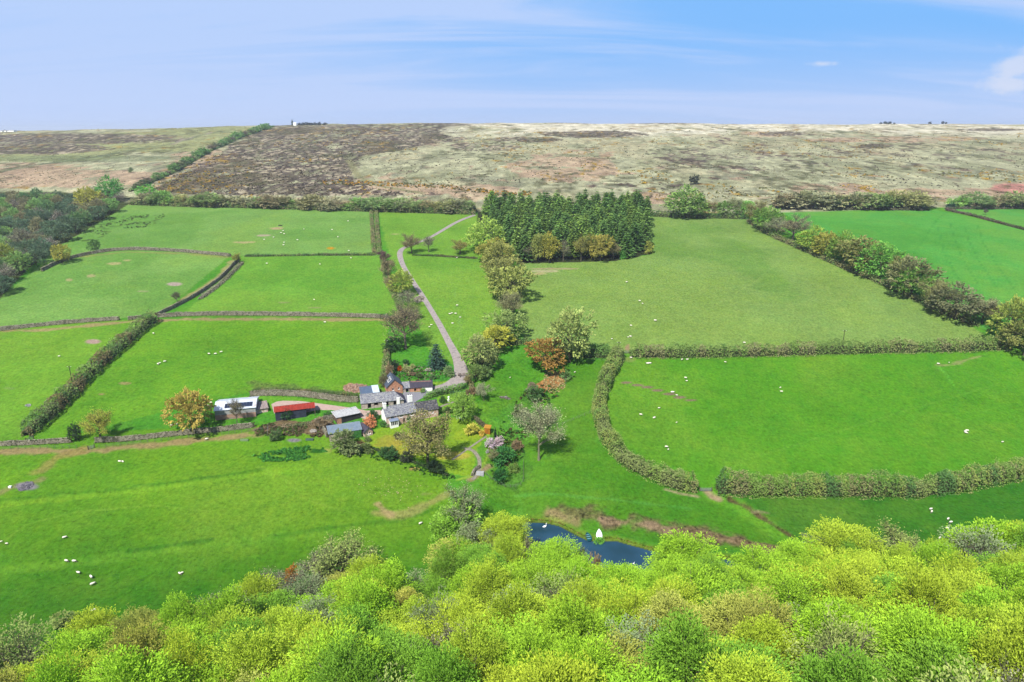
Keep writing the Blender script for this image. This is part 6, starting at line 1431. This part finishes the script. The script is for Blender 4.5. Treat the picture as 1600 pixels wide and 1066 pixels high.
clumps('stream_side_growth', 'rough grass and brambles in the stream gully', 'undergrowth', px_points([(765, 705), (790, 650), (815, 615), (850, 600), (880, 585), (900, 590), (850, 640), (822, 690), (815, 750), (770, 755)], 800, 23, .5, 6), [C(70, 130, 44, 1.3), C(110, 150, 56, 1.3), C(120, 110, 70, 1.2), C(60, 110, 46, 1.3)], .6, .8, 7)
clumps('bank_growth', 'tall grass and nettles along the bottom garden boundary', 'undergrowth', px_points([(545, 690), (570, 690), (600, 712), (690, 735), (720, 750), (690, 750), (600, 722), (560, 712)], 420, 24, .4, 6), [C(70, 130, 44, 1.3), C(96, 140, 50, 1.3), C(60, 104, 44, 1.3)], .45, .8, 8)
clumps('flower_bed', 'mixed low planting in the upper garden beds', 'flower bed', px_points([(612, 585), (640, 572), (700, 574), (712, 590), (660, 596), (620, 594)], 260, 25), [C(90, 150, 56, 1.3), C(140, 170, 80, 1.3), C(200, 196, 160, 1.3), C(120, 100, 80, 1.2), C(70, 120, 50, 1.3)], .5, .7, 9)
clumps('farm_scrub', 'brown and green scrub between the sheds and the lower field', 'scrub', px_points([(398, 668), (430, 660), (500, 656), (526, 664), (500, 684), (440, 680), (400, 682)], 520, 26, .4), [C(140, 124, 92, 1.3), C(96, 124, 58, 1.3), C(120, 140, 66, 1.3), C(156, 136, 110, 1.2)], .55, .8, 10)
clumps('pond_margin', 'yellow green sedge along the far bank of the pond', 'sedge', np.array([(p[0], p[1], float(H(p[0], p[1]))) for p in resample([tuple(q) for q in (POND + nrm * 1.1)[:18]], .45)[0]]), [C(150, 170, 50, 1.2), C(110, 150, 44, 1.2), C(176, 166, 90, 1.2)], .38, .8, 11)

for lab, pl, sd in (('small grass tufts dotted over the lower left pasture', [(0, 705), (480, 690), (700, 750), (680, 850), (420, 890), (0, 960)], 41), ('small grass tufts dotted over the east pasture', [(985, 562), (1580, 552), (1600, 738), (1440, 765), (1110, 762), (1000, 725), (945, 650)], 42), ('small grass tufts dotted over the middle left pasture', [(240, 510), (600, 510), (600, 600), (400, 605), (100, 680), (90, 660)], 43)):
    clumps('grass_tufts', lab, 'grass', px_points(pl, 900, sd, .45, 9), [C(86, 150, 40, 1.7), C(74, 134, 38, 1.5), C(110, 164, 46, 1.8)], .22, .5, sd, 5)

# ------------------------------------------------------------------ gates, fences, poles, troughs
def gate(A, B, label, mat=METAL, hgt=1.2):
    a = hit1(*A); b = hit1(*B); L = math.hypot(b[0] - a[0], b[1] - a[1]); e = empty('field_gate', a, math.atan2(b[1] - a[1], b[0] - a[0])); tag(e, label, 'gate'); dz = b[2] - a[2]
    for x, z in ((0, 0), (L, dz)):
        p = MB(); p.box(x - .1, x + .1, -.1, .1, z - .4, z + 1.5); p.build('gate_post', BROWNW, e)
    for k in range(6): m = MB(); z = .2 + k * .2; m.tube((.12, 0, z), (L - .12, 0, z + dz), .045, .045, 6); m.build('bar', mat, e)
    for x in (.14, L * .5, L - .14): m = MB(); m.tube((x, 0, .15 + dz * x / L), (x, 0, 1.25 + dz * x / L), .045, .045, 6); m.build('upright', mat, e)
gate((1093, 768), (1112, 768), 'galvanised field gate between the curving hedge and the right hedge')
gate((716, 588), (734, 587), 'gate across the drive above the yard', BROWNW)
gate((41, 691), (53, 686), 'small galvanised gate at the bottom of the overgrown left hedge')
gate((138, 703), (148, 700), 'gate in the gap of the lower left wall')
gate((972, 553), (983, 552), 'field gate beside the pole at the corner of the east field')
gate((598, 495), (606, 494), 'pale gate between the long stone wall and the drive hedge')
def fence(P, label, n, hgt=1.1):
    q = polyhit(P); S, L = resample(q, 1e-3 + sum(math.dist(a[:2], b[:2]) for a, b in zip(q[:-1], q[1:])) / n); Z = H(S[:, 0], S[:, 1]); e = empty('wire_fence'); tag(e, label, 'fence')
    for (x, y), z in zip(S, Z): m = MB(); m.tube((x, y, z - .3), (x, y, z + hgt), .06, .055, 6); m.build('fence_post', surf('fence_wood', C(166, 160, 146), C(130, 124, 110), 3, .9), e)
    for k in (.4, .75, 1.05):
        m = MB()
        for i in range(len(S) - 1): m.tube((S[i, 0], S[i, 1], Z[i] + k), (S[i + 1, 0], S[i + 1, 1], Z[i + 1] + k), .018, .018, 3)
        m.build('wire', METAL, e)
fence([(818, 722), (818, 752), (813, 760), (790, 762), (765, 748), (755, 738)], 'wire fence enclosing the corner of the stream hollow', 16)
fence([(-30, 704), (60, 701), (120, 700)], 'post and wire fence below the wall at the far left', 14)
fence([(155, 700), (220, 693), (300, 684), (400, 674), (418, 672)], 'post and wire fence below the wall towards the solar barn', 26)
fence([(870, 668), (900, 655), (930, 643)], 'faint wire fence crossing the meadow to the curving hedge', 8)
fence([(418, 682), (419, 668)], 'short fence end below the red roofed shed', 2, 1.6)
def pole(px, pyb, pyt, label):
    x, y, z = hit1(px, pyb); h = (pyb - pyt) / scale_at(x, y, z)[1]; e = empty('utility_pole', (x, y, z)); tag(e, label, 'pole')
    m = MB(); m.tube((0, 0, -.8), (0, 0, h), .17, .11, 8); m.build('post', surf('pole_wood', C(92, 84, 76), C(70, 64, 58), 3, .9), e)
    m = MB(); m.box(-.8, .8, -.06, .06, h - .55, h - .42); ca = m.build('crossarm', BROWNW, e)
    for s in (-.65, 0, .65): m = MB(); m.tube((s, 0, h - .42), (s, 0, h - .18), .07, .05, 6); m.build('insulator', WHITE, ca)
pole(966, 558, 534, 'dark wooden pole at the gap between the middle hedges'); pole(1316, 543, 516, 'thin pole standing behind the long clipped hedge'); pole(1514, 507, 478, 'pole among the hedgerow trees on the right')
pole(113, 598, 572, 'pole rising from the overgrown left hedge'); pole(604, 552, 531, 'grey pole beside the drive hedge above the garden'); pole(719, 590, 583, 'short post at the drive gate')
def box_thing(name, label, cat, px, py, build):
    x, y, z = hit1(px, py); e = empty(name, (x, y, z)); tag(e, label, cat); build(e); return e
def hut(e):
    e.rotation_euler.z = -.2; m = MB(); m.box(-1.0, 1.0, -.9, .9, -.4, 2.0); m.build('wall', surf('orange_boards', C(236, 160, 40), C(216, 140, 30), 1.5, .7, stretch=(4, 4, .3)), e)
    m = MB(); m.slab([(-1.2, -1.1, 2.05), (1.2, -1.1, 2.05), (1.2, 1.1, 2.5), (-1.2, 1.1, 2.5)], .1); m.build('roof', surf('orange_roof', C(240, 176, 56), C(220, 156, 44), 1, .7), e)
    m = MB(); m.box(-.4, .4, -.98, -.91, -.2, 1.5); m.build('door', surf('amber_door', C(206, 130, 36), C(190, 120, 30), 1, .7), e)
box_thing('garden_hut', 'bright orange garden hut at the corner of the lawn', 'hut', 762, 676, hut)
def statue(e):
    m = MB(); m.box(-.4, .4, -.4, .4, -.2, .6); m.build('plinth', WHITE, e); m = MB(); m.tube((0, 0, .6), (0, 0, 1.3), .30, .22, 10); m.tube((0, 0, 1.3), (0, 0, 1.7), .22, .42, 10); m.tube((0, 0, 1.7), (0, 0, 2.1), .2, .05, 10); m.build('urn', WHITE, e)
box_thing('garden_urn', 'white urn on a plinth on the small lawn above the farmhouse end', 'urn', 701, 627, statue)
def cage(e):
    g = surf('green_net', C(90, 140, 110), C(80, 126, 98), 2, .8)
    for i in range(7): m = MB(); x = -3.6 + i * 1.2; [m.tube((x, -1.4 + 2.8 * k / 6, .1 + 1.3 * math.sin(math.pi * k / 6)), (x, -1.4 + 2.8 * (k + 1) / 6, .1 + 1.3 * math.sin(math.pi * (k + 1) / 6)), .05, .05, 4) for k in range(6)]; m.build('hoop', g, e)
    for k in (1, 2, 3, 4, 5): m = MB(); m.tube((-3.6, -1.4 + 2.8 * k / 6, .1 + 1.3 * math.sin(math.pi * k / 6)), (3.6, -1.4 + 2.8 * k / 6, .1 + 1.3 * math.sin(math.pi * k / 6)), .035, .035, 4); m.build('rail', g, e)
box_thing('netting_tunnel', 'green hooped netting tunnel in the vegetable garden', 'netting', 719, 617, cage)
def bench(e):
    m = MB(); m.box(-.9, .9, -.25, .25, .42, .5); m.build('seat', WHITE, e); m = MB(); m.box(-.9, .9, .22, .28, .52, .95); m.build('backrest', WHITE, e)
    for x in (-.8, .8): m = MB(); m.box(x - .04, x + .04, -.2, .2, -.1, .42); m.build('leg', WHITE, e)
box_thing('garden_bench', 'pale bench under the round green garden tree', 'bench', 717, 655, bench)
def trough(c):
    def f(e):
        m = MB(); m.box(-1.3, 1.3, -.35, -.25, 0, .6); m.box(-1.3, 1.3, .25, .35, 0, .6); m.box(-1.3, -1.2, -.25, .25, 0, .6); m.box(1.2, 1.3, -.25, .25, 0, .6); m.box(-1.2, 1.2, -.25, .25, 0, .12); m.build('tank', c, e)
        for x in (-1, 1): m = MB(); m.box(x - .08, x + .08, -.3, .3, -.3, -.005); m.build('foot', c, e)
    return f
box_thing('feed_trough', 'dark feed trough in the top left pasture among the sheep', 'trough', 438, 353, trough(DARKW))
box_thing('feed_trough', 'dark feed trough on bare ground left of the plantation field', 'trough', 828, 428, trough(DARKW))
box_thing('water_trough', 'grey green trough in the grass below the farm scrub', 'trough', 484, 688, trough(surf('green_metal', C(120, 150, 140), C(100, 130, 120), 1, .6)))
box_thing('bath_trough', 'pale overturned trough in the lower field below the wall', 'trough', 382, 689, trough(surf('pale_metal', C(176, 206, 150), C(160, 190, 140), 1, .6)))
box_thing('stone_trough', 'white stone lump beside the ash heap at the left edge', 'stone', 16, 762, lambda e: (lambda m: (m.box(-.4, .4, -.3, .3, -.1, .5), m.build('block', WHITE, e)))(MB()))
def step_block(e):
    for k in range(3): m = MB(); m.box(-1.2, 1.2, -.9 + k * .6, -.32 + k * .6, -.4, .25 + .2 * k); m.build('step', CONC, e)
box_thing('garden_steps', 'pale stone steps at the foot of the garden', 'steps', 750, 741, step_block)
def white_house(e):
    e.scale = (.55, .6, .8); m = MB(); m.box(-5, 5, -3, 3, -1, 5); m.build('wall', WHITE, e); m = MB(); m.slab([(-5.3, -3.3, 4.9), (5.3, -3.3, 4.9), (5.3, 0, 6.6), (-5.3, 0, 6.6)], .2); m.slab([(5.3, 3.3, 4.9), (-5.3, 3.3, 4.9), (-5.3, 0, 6.6), (5.3, 0, 6.6)], .2); m.build('roof', WHITE, e)
box_thing('white_building', 'small white building on the skyline mound', 'building', 461, 196.5, white_house)
for i, px in enumerate((2, 8, 14, 20)):
    def far(e, i=i):
        m = MB(); e.scale = (.6, .8, .4); m.box(-9, 9, -6, 6, -3, 5 + i % 2); m.build('wall', WHITE, e); m = MB(); m.slab([(-9.3, -6.3, 4.9 + i % 2), (9.3, -6.3, 4.9 + i % 2), (9.3, 6.3, 6.4 + i % 2), (-9.3, 6.3, 6.4 + i % 2)], .3); m.build('roof', CONC, e)
    e = box_thing('far_building', 'tiny white building on the left horizon, %s from the left' % ORD[i], 'building', px, 206, far); e['group'] = 'tiny white buildings on the left horizon'
box_thing('horse_field_post', 'thin post in the cut bracken patch', 'post', 884, 600, lambda e: (lambda m: (m.tube((0, 0, -.3), (0, 0, 3.2), .07, .05, 6), m.build('stake', METAL, e)))(MB()))

# ------------------------------------------------------------------ boats and birds on the pond
def hull(L, W, D, mat, inner, name, parent, thick=.05):
    """open rowing boat hull, pointed bow at +y, flat stern"""
    n = 12; rings = []
    for k in range(n + 1):
        t = k / n; y = -L / 2 + L * t; w = W / 2 * (1 - max(0, (t - .45) / .55) ** 2.2) * (.82 + .18 * min(1, t / .3)); d = D * (1 - .35 * max(0, (t - .6) / .4) ** 2); sh = .12 * (2 * t - 1) ** 2
        rings.append([(-w, y, D + sh), (-w * .85, y, D * .45), (-w * .45, y, D - d), (w * .45, y, D - d), (w * .85, y, D * .45), (w, y, D + sh)])
    vs = [p for r in rings for p in r]; fs = []
    for k in range(n):
        for j in range(5): a = k * 6 + j; fs.append((a, a + 1, a + 7, a + 6))
    fs.append((0, 1, 2, 3, 4, 5)[::-1])
    me = bpy.data.meshes.new(name); me.from_pydata(vs, [], fs); me.materials.append(mat); o = link(name, me, parent); so = o.modifiers.new('thick', 'SOLIDIFY'); so.thickness = thick; return o, rings
TEAL = surf('teal_paint', C(40, 140, 150), C(30, 116, 128), 2, .5); TEALW = surf('pale_teal', C(150, 210, 216), C(130, 190, 200), 2, .5)
WP = surf('white_paint', C(250, 250, 250, 2.4), C(240, 240, 240, 2.4), 1, .5)
x, y, z = hit1(919.5, 842); b = empty('rowing_boat', (x, y + .6, float(H(x, y + .6)) + .02), .1); tag(b, 'teal rowing boat with pale seats pulled up on the pond bank', 'boat')
hull(3.4, 1.5, .5, TEAL, TEALW, 'hull', b)
for yy in (-1.1, -.1, .8): m = MB(); m.box(-.52 if yy < .5 else -.42, .52 if yy < .5 else .42, yy - .16, yy + .16, .34, .39); m.build('seat', TEALW, b)
x, y, z = hit1(937, 840); b = empty('upturned_dinghy', (x, y + .8, float(H(x, y + .8)) + .62), -.1); b.rotation_euler = (math.radians(-24), math.pi, -.05); tag(b, 'white upturned dinghy lying on the bank right of the rowing boat', 'boat')
hull(3.6, 1.7, .6, WP, WP, 'hull', b)
m = MB(); m.box(-.04, .04, -1.5, 1.4, -.06, .0); m.build('keel', WP, b)
o = tree_px('waterside_bush', 'bush', 936, 849, 840, 15, LC(110, 180, 44), 'bright green clump at the water edge below the white dinghy', 'bush')
def lathe(mb, prof, n=8, m=0):
    b = len(mb.v)
    for z, r in prof:
        for i in range(n): a = 2 * math.pi * i / n; mb.v.append((math.cos(a) * r, math.sin(a) * r, z))
    for k in range(len(prof) - 1):
        for i in range(n): mb.f.append([b + k * n + i, b + k * n + (i + 1) % n, b + (k + 1) * n + (i + 1) % n, b + (k + 1) * n + i]); mb.m.append(m)
def swan(px, py, s, label):
    p = plane_pt(px, py, WATER_Z); e = empty('swan', (float(p[0]), float(p[1]), WATER_Z), .6, (s, s, s)); tag(e, label, 'bird')
    # one continuous body: lofted rings from tail to the bent neck and head
    path = [(-.75, 0, .42, .03), (-.55, 0, .34, .16), (-.2, 0, .26, .30), (.2, 0, .24, .28), (.48, 0, .34, .14), (.56, 0, .60, .075), (.50, 0, .90, .06), (.58, 0, 1.1, .08), (.74, 0, 1.08, .06), (.88, 0, 1.02, .02)]
    vs = []; n = 8
    for k, (a, _, c, r) in enumerate(path):
        p0 = Vector(path[max(0, k - 1)][:3]); p1 = Vector(path[min(len(path) - 1, k + 1)][:3]); d = (p1 - p0).normalized(); u = Vector((0, 1, 0)); w = d.cross(u)
        for i in range(n): t = 2 * math.pi * i / n; vs.append(Vector((a, 0, c)) + u * math.cos(t) * r + w * math.sin(t) * r)
    fs = [(k * n + i, k * n + (i + 1) % n, (k + 1) * n + (i + 1) % n, (k + 1) * n + i) for k in range(len(path) - 1) for i in range(n)] + [tuple(range(n))[::-1], tuple(range((len(path) - 1) * n, len(path) * n))]
    me = bpy.data.meshes.new('body'); me.from_pydata([tuple(v) for v in vs], [], fs); me.materials.append(WP); link('body', me, e)
    m = MB(); m.tube((.86, 0, 1.03), (1.02, 0, .98), .035, .012, 6); m.build('beak', surf('beak', C(220, 120, 40), C(200, 100, 30), 1, .5), e)
swan(851, 824, 1.0, 'white swan floating near the left end of the pond'); swan(990, 881, .45, 'tiny white bird on the water in front of the wood')

# ------------------------------------------------------------------ sheep
WOOL = surf('wool', C(240, 234, 218, 2.2), C(214, 206, 188, 2.2), 9, .95, .5)
FACE = surf('sheep_face', C(196, 186, 172), C(150, 140, 128), 6, .9)
def sheep_mesh(name, lying=False, graze=True):
    """one continuous lofted body with neck and head, and four jointed legs; length about 1.25 m along +x"""
    leg = .12 if lying else .42
    hd = [(.52, .30 + leg, .20, .22), (.68, .34 + leg, .13, .15), (.80, (.08 if graze else .42) + leg, .10, .12), (.92, (-.12 if graze else .44) + leg, .085, .10), (1.02, (-.24 if graze else .38) + leg, .05, .06)]
    path = [(-.62, .34 + leg, .03, .04), (-.58, .32 + leg, .15, .17), (-.38, .30 + leg, .26, .27), (-.05, .28 + leg, .29, .29), (.28, .29 + leg, .27, .28)] + hd
    vs = []; n = 8
    for k, (x, z, ry, rz) in enumerate(path):
        p0 = path[max(0, k - 1)]; p1 = path[min(len(path) - 1, k + 1)]; d = Vector((p1[0] - p0[0], 0, p1[1] - p0[1])).normalized(); w = Vector((0, 1, 0)).cross(d)
        for i in range(n): t = 2 * math.pi * i / n; vs.append(Vector((x, 0, z)) + Vector((0, 1, 0)) * math.cos(t) * ry - w * math.sin(t) * rz)
    fs = [(k * n + i, k * n + (i + 1) % n, (k + 1) * n + (i + 1) % n, (k + 1) * n + i) for k in range(len(path) - 1) for i in range(n)] + [tuple(range(n))[::-1], tuple(range((len(path) - 1) * n, len(path) * n))]
    mi = [0 if k < 6 else 1 for k in range(len(path) - 1) for i in range(n)] + [0, 1]
    mb = MB(); mb.v = [tuple(v) for v in vs]; mb.f = [list(f) for f in fs]; mb.m = mi
    if not lying:
        for sx_, back in ((-.4, 1), (.3, 0)):
            for sy_ in (-.13, .13):
                kx = sx_ + (-.07 if back else .0); mb.tube((sx_, sy_, leg + .14), (kx, sy_, leg * .5), .07, .035, 5, 1); mb.tube((kx, sy_, leg * .5), (sx_, sy_, -.02), .035, .03, 5, 1)
    else: mb.tube((.2, .16, .1), (.5, .18, .05), .06, .04, 5, 1)
    for sy_ in (-1, 1):
        k = 7; x, z = path[k][0], path[k][1]; mb.tube((x - .02, .08 * sy_, z + .05), (x - .06, .2 * sy_, z + .08), .035, .01, 4, 1)
    me = bpy.data.meshes.new(name); me.from_pydata(mb.v, [], mb.f); me.materials.append(WOOL); me.materials.append(FACE); me.polygons.foreach_set('material_index', mb.m); me.polygons.foreach_set('use_smooth', [True] * len(mb.f)); me.update(); return me
SH = [sheep_mesh('sheep_grazing'), sheep_mesh('sheep_standing', graze=False), sheep_mesh('sheep_lying', lying=True, graze=False)]
FLOCKS = [('in the lower left field', [(101, 842), (104, 878.5), (116, 879), (123, 897), (143, 904, 1.1), (145, 915, 1.1), (281, 898, .9), (284.5, 897, .8), (147, 956), (187, 722), (192, 722.5), (11, 851, .7), (2, 848, .7), (657, 820), (673, 820.5, .7), (323, 688)]),
          ('below the thick right hedge', [(1454, 797.5), (1455.5, 801.5), (1481, 813), (1485.5, 818), (1480, 826.5), (1468, 843)]),
          ('in the east field inside the curving hedge', [(1508, 676), (1511, 674.5), (1509, 678), (1566, 692, .8), (1219, 607, .8), (1221, 613.5), (1465.5, 570), (1482.5, 568, .8), (986, 560.5), (972, 562, .7), (1012, 569, 1.2), (1015, 568.5, 1.2), (1065.5, 563.5), (1074, 562.5), (1133, 567, .8), (1071, 592), (1073, 596.5, .8), (1050.5, 614, 1.3), (1057.5, 619, .8), (1029.5, 639, .8), (1001, 649.5), (1022, 654, 1.2), (1057, 661.5, .7), (1041, 700), (1044, 704, .8)]),
          ('in the large field below the plantation', [(979, 442), (999.5, 471.5), (1004, 475.5, .8), (1023.5, 502.5, 1.2), (986, 509.5), (985, 526.5, 1.1), (981.5, 528, .7), (956, 531, .8), (1163, 537)]),
          ('in the field beside the winding drive', [(714.5, 478.5), (703, 492), (706, 491), (712, 491.5), (719, 497, .8), (707, 506), (674, 508.5), (671, 512, .8), (714, 404)]),
          ('in the middle left field below the long wall', [(240, 522.5), (247, 570.5), (250, 568.5, .8), (257.5, 566.5), (327, 554.5), (337, 554.5), (346, 551.5), (508, 505), (269, 665.5), (277, 664.5, .8)]),
          ('in the leftmost field beside the overgrown hedge', [(92.5, 558, .8)]),
          ('in the second field above the long wall', [(491, 469), (417, 413), (500, 413.5), (548.5, 404.5)]),
          ('in the top left field under the moor', [(544, 346), (475, 359, .8), (442.5, 362), (439.5, 365), (444, 366.5), (465, 376), (427.5, 372), (413, 375), (444, 380), (443, 384), (519, 360), (528, 371.5), (545, 393)]),
          ('beside the orange brown tree near the solar barn', [(329, 631), (326, 636)]),
          ('in the narrow stream meadow', [(898, 583, .8), (797, 591, .6)])]
for where, pts in FLOCKS:
    sp_ = sorted(pts, key=lambda p: p[0]); n_ = len(sp_)
    for i, p in enumerate(sp_):
        s = p[2] if len(p) > 2 else 1.0; x, y, z = hit1(p[0], p[1]); k = R.choice((0, 0, 1, 2) if s >= 1 else (0, 1))
        o = link('sheep' if s > .75 else 'lamb', SH[k], None, (x, y, z)); o.rotation_euler = (0, 0, R.choice((0, math.pi)) + R.uniform(-.8, .8)); q = s * .82; o.scale = (q, q * 1.1, q)
        kind = 'sheep' if s > .75 else 'lamb'
        tag(o, 'white %s %s%s' % (kind, where, ', %s from the left' % ORD[i] if n_ > 1 else ''), kind, ('sheep ' + where) if n_ > 1 else None)

# ------------------------------------------------------------------ thin air between the camera and the moor
def haze_box():
    m, n, out = new_mat('air'); v = nd(n, 'ShaderNodeVolumePrincipled'); v.inputs['Color'].default_value = (0.86, 0.92, 1.0, 1); v.inputs['Density'].default_value = 0.00011; v.inputs['Anisotropy'].default_value = 0.3
    n.links.new(v.outputs[0], out.inputs['Volume'])
    m_ = MB(); m_.box(-16000, 16000, -700, 9800, WATER_Z - 60, 135); o = m_.build('haze', m); tag(o, 'thin blue summer haze over the valley and moor', None, kind='stuff'); o.display_type = 'WIRE'
haze_box()
